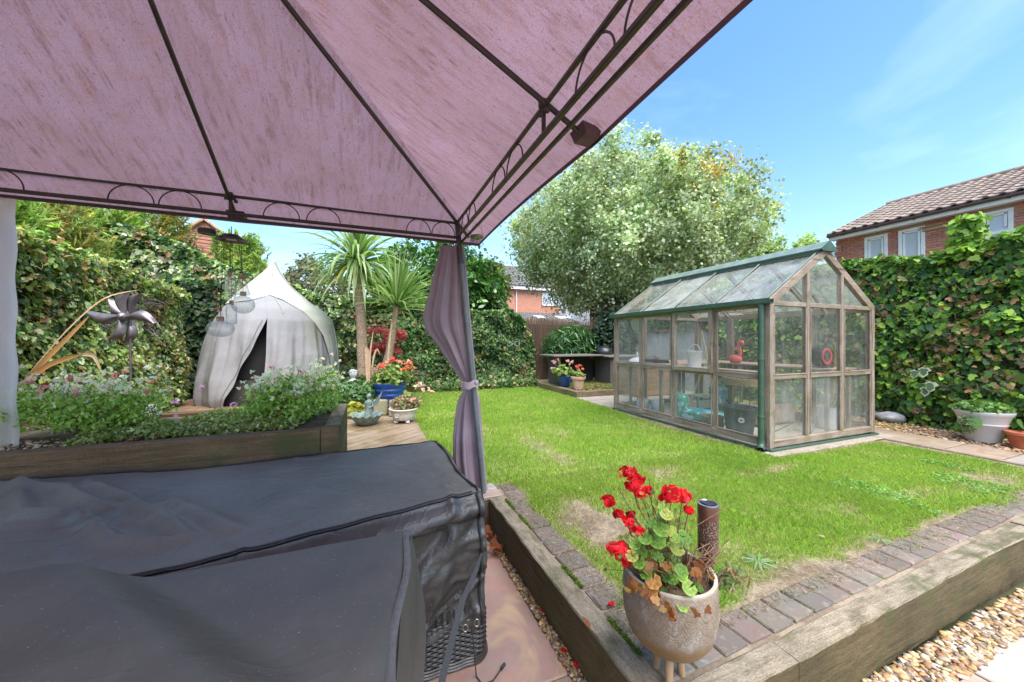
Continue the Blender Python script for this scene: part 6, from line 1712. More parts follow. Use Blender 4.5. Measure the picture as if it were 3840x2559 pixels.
# red maple
mp_ = thing('japanese_maple', 'small Japanese maple with deep pink leaves between the palm trunks', 'tree', tuple(PD(1440, 1440, 7.9)))
tiers = [((1415, 1238), .26), ((1370 + 110, 1262), .22), ((1440, 1290), .30), ((1400, 1310), .2), ((1500, 1248), .14), ((1470, 1312), .2)]
Ps = []
for (q, rr_) in tiers:
    c = PD(q[0], q[1], 7.8); n = 620; a = NR.uniform(0, 2 * PI, n); r_ = rr_ * np.sqrt(NR.uniform(0, 1, n)); Ps.append(np.stack([c.x + r_ * np.cos(a), c.y + r_ * np.sin(a), c.z + NR.normal(0, .03, n) - (r_ / rr_) ** 2 * .05], -1))
Ps = np.concatenate(Ps)
o = leaves('crown', Ps, np.tile([0, -.4, 1.], (len(Ps), 1)), .038, palette(len(Ps), [(.72, .16, .20), (.58, .10, .13), (.78, .30, .27), (.75, .38, .22)], [3, 2, 2, .8]), PETAL, 'ivy', mp_, flutter=.5); o['kind'] = 'stuff'
mb = MB(); b0 = PD(1440, 1440, 7.9)
for (q, rr_) in tiers: mb.tube([b0, PD(1445, 1360, 7.85), PD(q[0], q[1] + 6, 7.8)], .012, 6, rs=[.022, .014, .005])
mb.build('trunk', M_bark, mp_)
# dry bearded stems
dg = thing('dry_grass_clump', 'tall dry straw coloured blades between the two palm trunks', 'plant', tuple(PD(1395, 1440, 6.7)))
for k, pts in enumerate(([(1385, 1440), (1388, 1330), (1400, 1240)], [(1395, 1440), (1398, 1360), (1412, 1310), (1425, 1330)], [(1380, 1440), (1380, 1340), (1372, 1300)], [(1400, 1430), (1420, 1370), (1450, 1370)], [(1450, 1400), (1460, 1290), (1470, 1200)])):
    mb = MB(); strapleaf(mb, [PD(a, b, 6.65) for a, b in pts], .016 if k != 2 else .05); mb.build('blade', M_flax2, dg, smooth=2)
# ================================================================== ornaments and pots on the deck
M_verd = simple('verdigris', (.20, .26, .24), (.11, .15, .13), 22, rough=.55, bump=.35, lo=.4, hi=.6)
c = PZ(1368, 1602, .035) + Vector((.02, .16, 0))
bb = thing('birdbath', 'scalloped shell birdbath basin in weathered grey green', 'birdbath', tuple(c))
sc_ = lambda a, t: 1 + .045 * math.cos(14 * a) * t
mb = MB(); mb.lathe([(0, 0), (.10, 0), (.13, .02), (.185, .09), (.215, .135), (.22, .145), (.208, .145), (.17, .10), (.10, .06), (0, .05)], tuple(c), 84, wob=sc_); 
mb.v = [(x, y, z + (.012 * math.cos(14 * math.atan2(y - c.y, x - c.x)) if z - c.z > .12 else 0)) for x, y, z in mb.v]; mb.build('bowl', M_verd, bb, smooth=2)
fs_ = thing('fairy_statue', 'grey green winged fairy statue standing in the birdbath', 'statue', (c.x, c.y, c.z + .06))
def fig(pts, r, name, par, n=10, mat=M_verd):
    mb = MB(); mb.tube(pts, .01, n, rs=r); return mb.build(name, mat, par, smooth=True)
f0 = c + Vector((.03, .03, .055))
mb = MB()      # one continuous figure: robe, waist, chest, neck, head
mb.lathe([(.0, 0), (.062, 0), (.066, .03), (.05, .10), (.046, .15), (.036, .195), (.040, .22), (.047, .245), (.043, .268), (.018, .282), (.013, .292), (.020, .302), (.029, .318), (.031, .336), (.026, .352), (.012, .364), (0, .366)], tuple(f0), 28, sx=1.0, sy=.8,
         wob=lambda a, t: 1 + (.10 * math.sin(7 * a + t * 6) * max(0, 1 - t * 2.1)))
mb.build('body', M_verd, fs_, smooth=2)
fig([f0 + rt_v * -.042 + Vector((0, 0, .255)), f0 + rt_v * -.062 + Vector((0, -.01, .20)), f0 + rt_v * -.035 + bk_v * -.05 + Vector((0, 0, .19)), f0 + rt_v * -.005 + bk_v * -.06 + Vector((0, 0, .215))], [.014, .011, .009, .008], 'arm', fs_)
fig([f0 + rt_v * .042 + Vector((0, 0, .255)), f0 + rt_v * .058 + Vector((0, -.01, .195)), f0 + rt_v * .025 + bk_v * -.055 + Vector((0, 0, .18))], [.014, .011, .008], 'arm', fs_)
for s, hgt, spr in ((1, .17, .14), (-1, .2, .02)):
    mb = MB()
    def wg(u, v, th=0):
        q = f0 + bk_v * (.03 + .03 * u) + rt_v * (.015 * s + spr * u ** .9 * (.6 + .5 * v)) + Vector((0, 0, .17 + u * (hgt * v + .02) + .03 * v)); return q + bk_v * th
    mb.grid(lambda a, b: wg(a, b), 8, 8); mb.grid(lambda a, b: wg(a, b, .005), 8, 8)
    for v in (0, .33, .66, 1): mb.tube([wg(u, v) for u in np.linspace(0, 1, 8)], .003, 4)
    mb.build('wing', M_verd, fs_, smooth=2)
mb = MB(); mb.lathe([(.0, .37), (.02, .362), (.033, .345), (.034, .33), (.0, .33)], tuple(f0 + bk_v * .006), 14); mb.build('hair', M_verd, fs_, smooth=True)
# white footed planter
M_wht = simple('white_stone', (.66, .63, .58), (.50, .47, .42), 12, rough=.7, bump=.25)
c = PZ(1508, 1590, .035) + Vector((.03, .12, .04))
wp = thing('footed_planter', 'low round white planter on small feet at the deck edge', 'planter', (c.x, c.y, .035))
mb = MB(); mb.lathe([(0, 0), (.13, 0), (.145, .01), (.16, .07), (.185, .135), (.20, .145), (.205, .16), (.198, .165), (.18, .155), (.15, .05), (0, .05)], tuple(c), 36); mb.build('bowl', M_wht, wp, smooth=2)
for k in range(4):
    a = PI / 4 + k * PI / 2 - TH; q = Vector((c.x + .115 * math.cos(a), c.y + .115 * math.sin(a), .037)); mb = MB(); mb.lathe([(0, 0), (.026, 0), (.034, .012), (.030, .028), (.018, .036), (.02, .042), (0, .043)], tuple(q), 12); mb.build('foot', M_wht, wp, smooth=True)
mb = MB(); q = c + bk_v * -.168 + rt_v * -.045 + Vector((0, 0, .075))
for k in range(8):
    a = k * PI / 4; mb.lathe([(0, .012), (.008, .006), (.011, 0)], tuple(q + rt_v * .02 * math.cos(a) + Vector((0, 0, .02 * math.sin(a)))), 6)
mb.build('rosette', M_wht, wp)
PAL_W = ([(.30, .18, .11), (.20, .24, .08), (.45, .36, .24), (.22, .30, .10)], [3, 2, 2, 1.4])
t, P = shrub('withered_geranium', 'withered pink geranium spilling over the footed white planter', 'plant', (c.x + .03, c.y, c.z + .22), (.21, .16, .13), 1300, .035, PAL_W, 'ivy', 26, (c.x, c.y, c.z + .12))
florets('flowers', P[NR.choice(len(P), 16)] + [.03, 0, .05], .03, [(.75, .45, .42), (.8, .6, .55)], [1, 1], t, 5)
c2 = PD(1570, 1468, 5.3)
florets('flowers', np.array([tuple(PD(a, b, 5.2)) for a, b in ((1560, 1452), (1588, 1462), (1606, 1462), (1625, 1470), (1580, 1505), (1572, 1440))]), .045, [(.78, .48, .42), (.82, .62, .55)], [1, 1], t, 6)
stalks('flower_stalks', [(c.x + .05, c.y, c.z + .2)] * 6, [tuple(PD(a, b, 5.2)) for a, b in ((1560, 1452), (1588, 1462), (1606, 1462), (1625, 1470), (1580, 1505), (1572, 1440))], t, .003)
# stone blocks + blue pot
M_block = simple('mossy_block', (.34, .30, .19), (.22, .21, .12), 7, rough=.9, bump=.4)
for k, (x0, x1, D_) in enumerate(((1358, 1392, 5.75), (1396, 1452, 5.7), (1456, 1478, 5.6))):
    a, b = PD(x0, 1540, D_), PD(x1, 1540, D_); m_ = (a + b) / 2; wd_ = (b - a).length
    mb = MB(); mb.cbox(m_.x + .04, m_.y + .12, .155, wd_ * .95, .24, .25, .02, Matrix.Rotation(-TH * .9, 3, 'Z'))
    tag(mb.build('stone_block', M_block), ['mossy buff stone block behind the left side of the birdbath', 'mossy buff stone block behind the birdbath, widest of three', 'narrow mossy stone block behind the footed planter'][k], 'stone', 'stone blocks under the blue pot')
M_blue = simple('cobalt_glaze', (.012, .07, .28), (.008, .045, .2), 7, rough=.22, bump=.08, spec=.6)
c = PD(1462, 1522, 5.95); c.z = .285
c = PD(1462, 1522, 5.95); zb = c.z - .0
bp = thing('blue_pot', 'large cobalt blue ribbed pot standing on stone blocks', 'pot', tuple(c))
Hb = (1523 - 1440) * 5.95 / 1366
pr = [(0, 0), (.165, 0)]
for i in range(33):
    t = i / 32; pr.append((.165 + .095 * t + .010 * math.sin(t * PI * 9), Hb * t))
pr += [(.275, Hb), (.275, Hb + .02), (.245, Hb + .02), (.24, Hb - .04), (0, Hb - .04)]
mb = MB(); mb.lathe(pr, tuple(c), 40); mb.build('body', M_blue, bp, smooth=True)
mb = MB(); mb.cbox(c.x, c.y, (c.z) / 2 + .015, .34, .34, max(c.z - .03, .05) - .004, .02); tag(mb.build('plinth', M_block), 'rough buff stone plinth under the large cobalt blue pot', 'stone')
PAL_G = ([(.14, .24, .05), (.24, .36, .08), (.30, .40, .14), (.38, .24, .10)], [3, 3, 1, .8])
t, P = shrub('geranium', 'geranium with green leaves and coral flowers in the large cobalt pot', 'plant', (c.x, c.y - .02, c.z + Hb + .12), (.27, .24, .17), 1500, .062, PAL_G, 'round', 20, (c.x, c.y, c.z + Hb - .03), mat=LEAF, clump=60)
fl = [tuple(PD(a, b, 5.85)) for a, b in ((1425, 1378), (1440, 1372), (1470, 1352), (1500, 1362), (1520, 1372), (1545, 1362), (1535, 1375), (1480, 1350), (1510, 1392), (1455, 1362), (1500, 1440), (1548, 1380))]
florets('flowers', np.repeat(np.array(fl), 3, axis=0) + NR.normal(0, .025, (36, 3)), .045, [(.72, .16, .11), (.8, .33, .2), (.85, .55, .48)], [3, 2, 1], t, 5)
stalks('flower_stalks', [(c.x, c.y, c.z + Hb)] * 12, fl, t, .003)
t, P = shrub('dried_hydrangea', 'brown dried flower heads left of the large cobalt pot', 'plant', tuple(PD(1412, 1415, 6.1)), (.10, .1, .22), 900, .022, ([(.42, .26, .2), (.55, .4, .33), (.3, .18, .12)], [2, 2, 1]), 'round', 12, tuple(PD(1412, 1500, 6.1)))
# planting behind birdbath
shrub('leafy_perennial', 'low mounded green perennial between the salvia and the birdbath', 'plant', tuple(PD(1345, 1475, 5.9)), (.42, .3, .2), 2600, .06, ([(.07, .15, .05), (.13, .24, .09), (.2, .32, .15)], [2, 3, 1.5]), 'ivy', 10)
shrub('heuchera', 'lime yellow heuchera clump behind the birdbath', 'plant', tuple(PD(1330, 1540, 5.55)), (.14, .12, .13), 380, .07, ([(.42, .42, .07), (.33, .36, .06)], [1, 1]), 'round', 6)
shrub('leafy_perennial', 'dark leafy ground plants at the foot of the palms', 'plant', tuple(PD(1400, 1440, 7.0)), (.75, .35, .2), 2600, .07, PAL_B, 'ivy', 10)
shrub('leafy_perennial', 'dark green leafy plants between the daybed and the taller palm', 'plant', tuple(PD(1290, 1430, 8.0)), (.35, .35, .35), 1800, .08, PAL_B, 'ivy', 10)
# cherub bust
c = PD(1325, 1458, 6.4)
cb2 = thing('cherub_statue', 'pale stone child statue with curly hair left of the taller palm trunk', 'statue', tuple(c))
M_pstone = simple('pale_stone', (.50, .51, .50), (.36, .38, .38), 14, rough=.75, bump=.3)
mb = MB(); mb.lathe([(0, -.28), (.09, -.28), (.10, -.1), (.105, 0), (.095, .08), (.085, .14), (.05, .165), (.032, .18), (.034, .195), (.052, .215), (.064, .245), (.066, .275), (.058, .305), (.035, .328), (0, .335)], tuple(c), 26, sx=1, sy=.8); mb.build('body', M_pstone, cb2, smooth=2)
mb = MB()
for k in range(34):
    a = R.uniform(0, 2 * PI); e = R.uniform(-.1, 1.2); d = Vector((math.cos(a) * math.cos(e), math.sin(a) * math.cos(e), math.sin(e)))
    if d.dot(-bk_v) > .55 and d.z < .5: continue
    q = c + Vector((0, 0, .268)) + Vector((d.x * .064, d.y * .056, d.z * .064)); mb.lathe([(0, -.016), (.015, -.008), (.017, .004), (.01, .014), (0, .017)], tuple(q), 7)
mb.build('curls', M_pstone, cb2, smooth=True)
mb = MB(); hd = c + Vector((0, 0, .26)) - bk_v * .052
mb.lathe([(0, .008), (.007, 0), (0, -.012)], tuple(hd - bk_v * .004), 6)
for s in (-1, 1): mb.lathe([(0, .004), (.006, 0), (0, -.004)], tuple(hd + rt_v * .02 * s + Vector((0, 0, .012)) + bk_v * .004), 6)
mb.build('face', M_pstone, cb2, smooth=True)
for s in (-1, 1):
    mb = MB(); mb.tube([c + rt_v * .09 * s + Vector((0, 0, .12)), c + rt_v * .115 * s + Vector((0, 0, 0)), c + rt_v * .05 * s - bk_v * .09 + Vector((0, 0, .01))], .03, 10, rs=[.032, .027, .02]); mb.build('arm', M_pstone, cb2, smooth=True)

# small pots on a step at the far end of the lawn
mb = MB(); a, b = PZ(1545, 1462, .06), PZ(1706, 1440, .06); mb.beam(a + Vector((0, .1, -.005)), b + Vector((0, .1, -.005)), .34, .13, .008, 14, .002)
tag(mb.build('timber_step', M_timber_x), 'brown timber step at the far left corner of the lawn', 'step')
for (px, py, wd, hh, col, nm, lab) in ((1578, 1446, 40, 37, (.20, .33, .28), 'green', 'small sage green pot on the timber step, left of the pale blue one'), (1627, 1438, 45, 47, (.36, .52, .68), 'blue', 'pale blue tapered pot on the timber step')):
    c = PZ(px, py, .065); D_ = c.x * SN + c.y * CS; k2 = D_ / 1366; q = thing('plant_pot', lab, 'pot', tuple(c), 'small pots on the timber step'); w_ = wd * k2 / 2
    mb = MB(); mb.lathe([(0, 0), (w_ * .7, 0), (w_ * .93, hh * k2 * .86), (w_ * 1.03, hh * k2 * .87), (w_ * 1.05, hh * k2), (w_ * .92, hh * k2), (w_ * .9, hh * k2 * .9), (0, hh * k2 * .88)], tuple(c), 24); mb.build('body', simple(nm + '_glaze', col, tuple(v * .8 for v in col), 15, rough=.5), q, smooth=True)
    shrub('pot_plant', 'small ' + ('grey green' if nm == 'green' else 'pale green leafy') + ' plant in the ' + ('sage green pot' if nm == 'green' else 'pale blue pot'), 'plant', (c.x, c.y, c.z + hh * k2 + .06), (w_ * 1.2, w_ * 1.2, .09), 220, .06, ([(.10, .2, .09), (.2, .32, .18)], [1, 1]), 'round', 8)

# ================================================================== raised platform, rattan table, barbecue, two pots
pf_ = thing('raised_platform', 'low raised platform edged with old sleepers behind the lawn', 'platform', (5.2, 7.8, 0))
mb = MB(); mb.box(4.2, 7.15, 6.84, 9.3, -.02, .105); mb.build('infill', simple('mossy_soil', (.17, .13, .08), (.12, .14, .05), 5, rough=.95, bump=.5), pf_)
M_slx = wood('old_sleeper_x', (.25, .19, .12), (.15, .11, .07), 0, moss=(.10, .15, .03), fine=50); M_sly = wood('old_sleeper_y', (.25, .19, .12), (.15, .11, .07), 1, moss=(.10, .13, .03), fine=50)
mb = MB(); mb.beam((4.16, 6.68, .05), (4.16, 9.2, .05), .14, .145, .008, 14, .003); mb.build('sleeper', M_sly, pf_)
mb = MB(); mb.beam((4.24, 6.75, .05), (7.0, 6.75, .05), .14, .143, .008, 14, .003); mb.build('sleeper', M_slx, pf_)
n = 2600; x = NR.uniform(4.3, 6.8, n); y = 6.85 + NR.uniform(0, 1.5, n)
o = leaves('ground_cover', np.stack([x, y, np.full(n, .115)], -1), np.tile([0, 0, 1.], (n, 1)), .045, palette(n, [(.10, .17, .04), (.2, .22, .07), (.32, .14, .06)], [2, 1, .8]), LEAF, 'oval', kind='stuff'); tag(o, 'moss, fallen leaves and low weeds on the raised platform', 'ground cover')
M_rat = simple('rattan_grey', (.17, .15, .13), (.09, .08, .075), 60, (1, 1, 3), rough=.75, bump=.7, bscale=120)
rt2 = thing('rattan_table', 'grey rattan garden table with an empty dark knee space on the platform', 'table', (5.3, 8.3, .11))
mb = MB(); mb.cbox(4.9, 8.25, .83, 1.45, .80, .04, .01); mb.build('table_top', M_rat, rt2)
mb = MB(); mb.cbox(6.35, 8.05, .80, 1.5, .85, .04, .01); mb.build('table_top', M_rat, rt2)
def wovenbox(x0, x1, y0, y1, z0, z1):
    mb = MB(); mb.box(x0 + .006, x1 - .006, y0 + .006, y1, z0, z1)
    z = z0 + .01
    r_ = 0
    while z < z1:
        for i in range(int((x1 - x0) / .05)):
            if (i + r_) % 2 == 0: mb.cbox(x0 + .025 + i * .05, y0 + .003, z, .047, .010, .014, 0)
        for i in range(int((y1 - y0) / .05)):
            if (i + r_) % 2 == 0: mb.cbox(x0 + .003, y0 + .025 + i * .05, z, .010, .047, .014, 0)
        z += .017; r_ += 1
    return mb
wovenbox(5.72, 6.9, 7.72, 8.4, .115, .775).build('side_cabinet', M_rat, rt2)
wovenbox(4.35, 4.42, 7.95, 8.5, .115, .805).build('leg', M_rat, rt2)
mb = MB(); mb.box(4.45, 5.72, 8.5, 8.55, .115, .80); mb.build('back_panel', simple('rattan_shadowed', (.05, .045, .04), (.035, .03, .028), 60, rough=.9), rt2)  # dark panel, the shade of the knee space put into its colour
c = PD(2266, 1330, 10.2); c.z = .79
bq = thing('barbecue', 'black kettle barbecue standing behind the rattan table', 'barbecue', (c.x, c.y, .11))
mb = MB(); mb.lathe([(.0, .30), (.03, .30), (.03, .275), (.10, .26), (.19, .20), (.225, .13), (.23, .10), (.0, .10)], tuple(c), 28); mb.build('lid', simple('bbq_enamel', (.02, .02, .025), (.03, .03, .035), 5, rough=.3, bump=.02), bq, smooth=True)
mb = MB(); mb.lathe([(.0, -.12), (.08, -.11), (.18, -.03), (.225, .06), (.23, .095), (0, .095)], tuple(c), 28); mb.build('bowl', M_black, bq, smooth=True)
for k in range(3):
    a = k * 2.1 + .4; mb = MB(); mb.tube([c + Vector((.15 * math.cos(a), .15 * math.sin(a), -.05)), (c.x + .25 * math.cos(a), c.y + .25 * math.sin(a), .02)], .012, 8); mb.build('leg', M_frame, bq)
# pots on the platform corner
def geran(cx, cy, cz, r, h, nl, ls, pal, fls, fcol, label, fsz=.035, stems=10, fw=(1, 1)):
    t, P = shrub('geranium', label, 'plant', (cx, cy, cz + h * .9), (r, r, h), nl, ls, pal, 'round', stems, (cx, cy, cz - .02), clump=max(8, nl // 14), flut=.7)
    if len(fls):
        florets('flowers', np.repeat(np.array([tuple(f) for f in fls]), 3, axis=0) + NR.normal(0, fsz * .45, (len(fls) * 3, 3)), fsz, fcol, fw, t, 5)
        stalks('flower_stalks', [(cx, cy, cz + h * .5)] * len(fls), fls, t, .0025)
    return t
c = PZ(2117, 1449, .122)
q = thing('blue_pot', 'medium royal blue glazed pot on the platform corner', 'pot', tuple(c))
mb = MB(); mb.lathe([(0, 0), (.11, 0), (.135, .02), (.17, .2), (.18, .22), (.182, .25), (.165, .25), (.15, .2), (0, .19)], tuple(c), 30); mb.build('body', M_blue, q, smooth=True)
geran(c.x - .03, c.y, c.z + .24, .24, .13, 700, .06, PAL_G, [PD(a, b, 8.9) for a, b in ((2075, 1358), (2090, 1352), (2125, 1355), (2070, 1382), (2080, 1390), (2105, 1378), (2140, 1362))], [(.80, .42, .48), (.85, .55, .6)], 'pink flowering geranium in the royal blue pot', .05)
c = PZ(2168, 1459, .122)
M_terra = simple('terracotta', (.52, .27, .16), (.56, .42, .32), 9, rough=.85, bump=.3)
q = thing('terracotta_pot', 'weathered terracotta pot with a thick rim on the platform corner', 'pot', tuple(c))
mb = MB(); mb.lathe([(0, 0), (.105, 0), (.14, .22), (.165, .225), (.168, .275), (.15, .28), (.14, .23), (0, .22)], tuple(c), 30); mb.build('body', M_terra, q, smooth=True)
geran(c.x, c.y, c.z + .27, .14, .08, 260, .05, PAL_G, [PD(a, b, 8.25) for a, b in ((2160, 1378), (2172, 1370), (2185, 1385), (2170, 1385))], [(.65, .10, .10), (.7, .2, .15)], 'red geranium in the weathered terracotta pot', .045)
shrub('laurel', 'glossy laurel bush growing in front of the reed screen', 'shrub', (5.45, 9.15, 1.05), (.95, .42, .62), 2600, .115, ([(.03, .10, .025), (.06, .17, .04), (.12, .26, .06)], [3, 2.4, 1]), 'long', 26, (5.5, 9.2, .1), mat=LEAF_GLOSS, flut=.8)
shrub('dark_shrub', 'dark round-leaved shrub between the laurel and the greenhouse', 'shrub', (6.75, 8.9, 1.3), (.75, .5, .95), 2600, .10, ([(.02, .05, .025), (.05, .09, .05), (.12, .18, .13)], [3, 2, .8]), 'ivy', 20, (6.75, 8.9, .1))
# wire butterfly on the ivy
c = PY(1925, 1290, 8.72)
bt_ = thing('butterfly_ornament', 'pale wire butterfly ornament fixed on the dark ivy mound', 'ornament', tuple(c))
for s in (-1, 1):
    mb = MB(); mb.tube([c + rt_v * x * s * .16 + Vector((0, 0, z * .16)) for x, z in ((.05, 0), (.5, .38), (1, .45), (.95, -.3), (.6, -.4), (.05, 0))], .005, 5); mb.build('wing', simple('wire_white', (.5, .55, .52), rough=.4), bt_)

# ================================================================== right side: white planter, terracotta pot, rocks
c = PZ(3757, 1668, .006) + Vector((.07, .16, 0))
M_grey = simple('pale_grey_plastic', (.60, .58, .58), (.54, .52, .52), 4, rough=.55, bump=.03)
D_ = c.x * SN + c.y * CS
q = thing('large_planter', 'large pale grey round planter with rolled rims at the right edge', 'planter', tuple(c))
R0 = .225
mb = MB(); mb.lathe([(0, 0), (R0 * .60, 0), (R0 * .62, .01), (R0 * .83, .20), (R0 * .86, .204), (R0 * .86, .218), (R0 * .84, .222), (R0 * .97, .31), (R0 * 1.0, .318), (R0 * 1.06, .345), (R0 * 1.06, .362), (R0 * .98, .366), (R0 * .93, .32), (0, .31)], tuple(c), 44); mb.build('body', M_grey, q, smooth=True)
t, P = shrub('herb_plant', 'leafy green herbs growing in the large pale grey planter', 'plant', (c.x, c.y, c.z + .39), (.25, .23, .085), 1700, .042, ([(.10, .22, .05), (.18, .33, .08), (.27, .40, .14)], [2, 3, 1.5]), 'round', 16, (c.x, c.y, c.z + .31))
leaves('trailing_leaf', np.array([(c.x + .02, c.y - .27, c.z + .25), (c.x - .27, c.y - .02, c.z + .24)]), np.array([(0, -1, .3), (-1, -.3, .3)]), .12, np.array([(.14, .28, .08), (.15, .28, .08)]), LEAF, 'round', t, flutter=.05)['kind'] = 'stuff'
shrub('trailing_herb', 'small narrow-leaved sprig trailing over the left rim of the pale grey planter', 'plant', (c.x - .26, c.y + .05, c.z + .20), (.06, .08, .11), 320, .03, ([(.2, .3, .14), (.12, .2, .08)], [1, 1]), 'long', 6, (c.x - .18, c.y, c.z + .28))
c = PZ(3880, 1690, .01) + Vector((.06, .1, 0))
q = thing('terracotta_pot', 'orange terracotta pot cut off by the right edge beside the large planter', 'pot', tuple(c))
mb = MB(); mb.lathe([(0, 0), (.075, 0), (.105, .14), (.12, .145), (.12, .17), (.10, .17), (0, .14)], tuple(c), 26); mb.build('body', simple('terracotta_orange', (.5, .15, .07), (.42, .12, .06), 9, rough=.8), q, smooth=True)
def rock(c, s, label, mat, rot=0):
    mb = MB()
    def f(u, v):
        a, e = u * 2 * PI, (v - .5) * PI; d = Vector((math.cos(a) * math.cos(e), math.sin(a) * math.cos(e), math.sin(e)))
        k3 = 1 + .35 * (float(vn(d.x * 2 + 9, d.y * 2 + d.z * 3, 61)) - .5) + .18 * (float(vn(d.x * 6, d.y * 6 + d.z * 7, 62)) - .5)
        return Vector((c[0] + d.x * s[0] * k3, c[1] + d.y * s[1] * k3, c[2] + d.z * s[2] * k3))
    mb.grid(f, 22, 14); return tag(mb.build('rock', mat, smooth=True), label, 'rock', 'rocks by the right ivy')
M_rock = simple('white_rock', (.52, .50, .50), (.30, .29, .31), 13, rough=.85, bump=.6, bscale=25, dist=.02)
c = PZ(3378, 1588, .0) + Vector((.02, .12, .06)); rock(tuple(c), (.13, .17, .085), 'pale grey lump of rock at the foot of the right ivy', M_rock)
c = PZ(3280, 1572, .0) + Vector((.05, .05, .04)); rock(tuple(c), (.1, .12, .08), 'smaller greenish rock next to the greenhouse corner', simple('green_rock', (.3, .34, .28), (.2, .24, .18), 13, rough=.9, bump=.5))

# ================================================================== potted geranium in front
gc_ = Vector((1.0, 1.01, 0))
M_potb = Mt('embossed_pot')
def _pb():
    m = M_potb; sx_ = m.n('ShaderNodeSeparateXYZ'); m.l(m.pos, sx_.inputs[0])
    z = sx_.outputs['Z']
    ang = m.math('ARCTAN2', m.math('SUBTRACT', sx_.outputs['Y'], 1.01), m.math('SUBTRACT', sx_.outputs['X'], 1.0))
    cv_ = m.n('ShaderNodeCombineXYZ'); m.l(m.math('MULTIPLY', ang, .165), cv_.inputs[0]); m.l(z, cv_.inputs[1])
    v = m.n('ShaderNodeTexVoronoi', feature='DISTANCE_TO_EDGE'); v.inputs['Scale'].default_value = 62; m.l(cv_.outputs[0], v.inputs[0])
    rn = m.noise(85, 4, vec=cv_.outputs[0], dist=1.5)
    e = m.ramp(v.outputs['Distance'], [(.02, 1), (.12, 0)])
    arc = m.math('ABSOLUTE', m.math('SINE', m.math('MULTIPLY', ang, 9.0)))
    rings = m.ramp(m.math('FRACT', m.math('ADD', m.math('MULTIPLY', z, 24), m.math('MULTIPLY', arc, .8))), [(.0, 1), (.14, .1), (.86, .1), (1, 1)])
    up = m.ramp(m.math('MULTIPLY', m.math('SUBTRACT', z, .192), 30), [(0, 0), (1, 1)])
    ptn = m.math('MAXIMUM', m.math('MULTIPLY', e, .5), m.math('MULTIPLY', m.math('MULTIPLY', rings, .9), m.ramp(m.noise(24, 4, vec=cv_.outputs[0]), [(.38, .15), (.6, 1)])))
    base = m.mix(m.ramp(m.noise(9, 6), [(.35, 0), (.65, 1)]), (.235, .175, .12), (.33, .27, .205))
    base = m.mix(m.ramp(m.noise(14, 6, (1, 1, .5)), [(.55, 0), (.7, .8)]), base, (.44, .41, .37))
    base = m.mix(m.math('MULTIPLY', m.math('MULTIPLY', ptn, m.ramp(rn, [(.35, .2), (.6, 1)])), .75), base, (.11, .075, .05))
    low = m.mix(m.ramp(m.noise(8, 5), [(.35, 0), (.65, 1)]), (.20, .12, .05), (.27, .17, .08))
    m.set(m.mix(up, low, base), m.mix(up, (.38, .38, .38), (.75, .75, .75)), 0, .45)
    m.bump(m.math('MULTIPLY', m.math('SUBTRACT', 1.0, ptn), up), .55, .004)
_pb(); M_potb = M_potb.m
pt_ = thing('patio_pot', 'embossed brown ceramic pot on wooden legs in the sleeper corner', 'pot', tuple(gc_))
mb = MB()
PRF = [(0, .042), (.05, .045), (.09, .058), (.125, .088), (.150, .132), (.163, .185), (.168, .25), (.166, .32), (.163, .378), (.160, .383), (.152, .383), (.149, .378), (.150, .33), (.0, .325)]
PRF = [(r * .945, .112 + (z - .042) * .79) for r, z in PRF]
mb.lathe(PRF, tuple(gc_), 64); body = mb.build('body', M_potb, pt_, smooth=True)
mb = MB(); mb.lathe([(.1525, .378), (.1535, .3855), (.1425, .3855), (.1425, .377)], tuple(gc_), 64, closed=True); mb.build('rim', simple('cream_rim', (.62, .57, .48), (.5, .43, .33), 40, rough=.5), pt_, smooth=True)
mb = MB(); mb.lathe([(0, .347), (.141, .342)], tuple(gc_), 30); mb.build('soil', M_soil, pt_, smooth=True)
M_legw = simple('leg_wood', (.46, .31, .18), (.36, .23, .13), 40, (1, 1, .1), rough=.6)
for k in range(3):
    a = -PI * .745 + k * 2 * PI / 3; mb = MB()
    mb.tube([gc_ + Vector((.034 * math.cos(a), .034 * math.sin(a), .125)), gc_ + Vector((.05 * math.cos(a), .05 * math.sin(a), -.002))], .015, 12, rs=[.018, .012]); mb.build('leg', M_legw, pt_, smooth=True)
# geranium
gp = thing('geranium', 'straggly geranium with bright red flower heads in the embossed pot', 'plant', (gc_.x, gc_.y, .345))
def gl(px, py, D_): return PD(px, py, D_)
heads = [(2358, 1776, 1.27, .040), (2385, 1800, 1.29, .030), (2372, 1822, 1.25, .026), (2398, 1852, 1.24, .016), (2522, 1850, 1.26, .044), (2560, 1862, 1.29, .036), (2500, 1868, 1.26, .022), (2582, 1912, 1.27, .014), (2281, 1880, 1.26, .024),
         (2320, 1925, 1.24, .017), (2353, 1957, 1.22, .020), (2392, 1990, 1.22, .020), (2312, 2058, 1.20, .034), (2342, 2078, 1.18, .034), (2366, 1930, 1.27, .013), (2430, 1838, 1.3, .018), (2350, 2104, 1.18, .015)]
P_, N_ = [], []
for (a, b, d, r_) in heads:
    c = gl(a, b, d); m_ = int(9 + r_ * 620)
    dd2 = norm(NR.normal(0, 1, (m_, 3)) + np.array([0, -.35, .35])); P_.append(np.array(c) + dd2 * r_ * np.array([1, 1, .62]) * NR.uniform(.55, 1, (m_, 1))); N_.append(dd2)
P_, N_ = np.concatenate(P_), np.concatenate(N_)
for k in range(1):
    o = leaves('petals', P_, N_, .022 * NR.uniform(.7, 1.25, len(P_)), palette(len(P_), [(.85, .03, .05), (.66, .015, .03), (.9, .10, .12)], [3, 2, 1.4], .2), PETAL, 'round', gp, flutter=.35); o['kind'] = 'stuff'
root = Vector((gc_.x, gc_.y, .35))
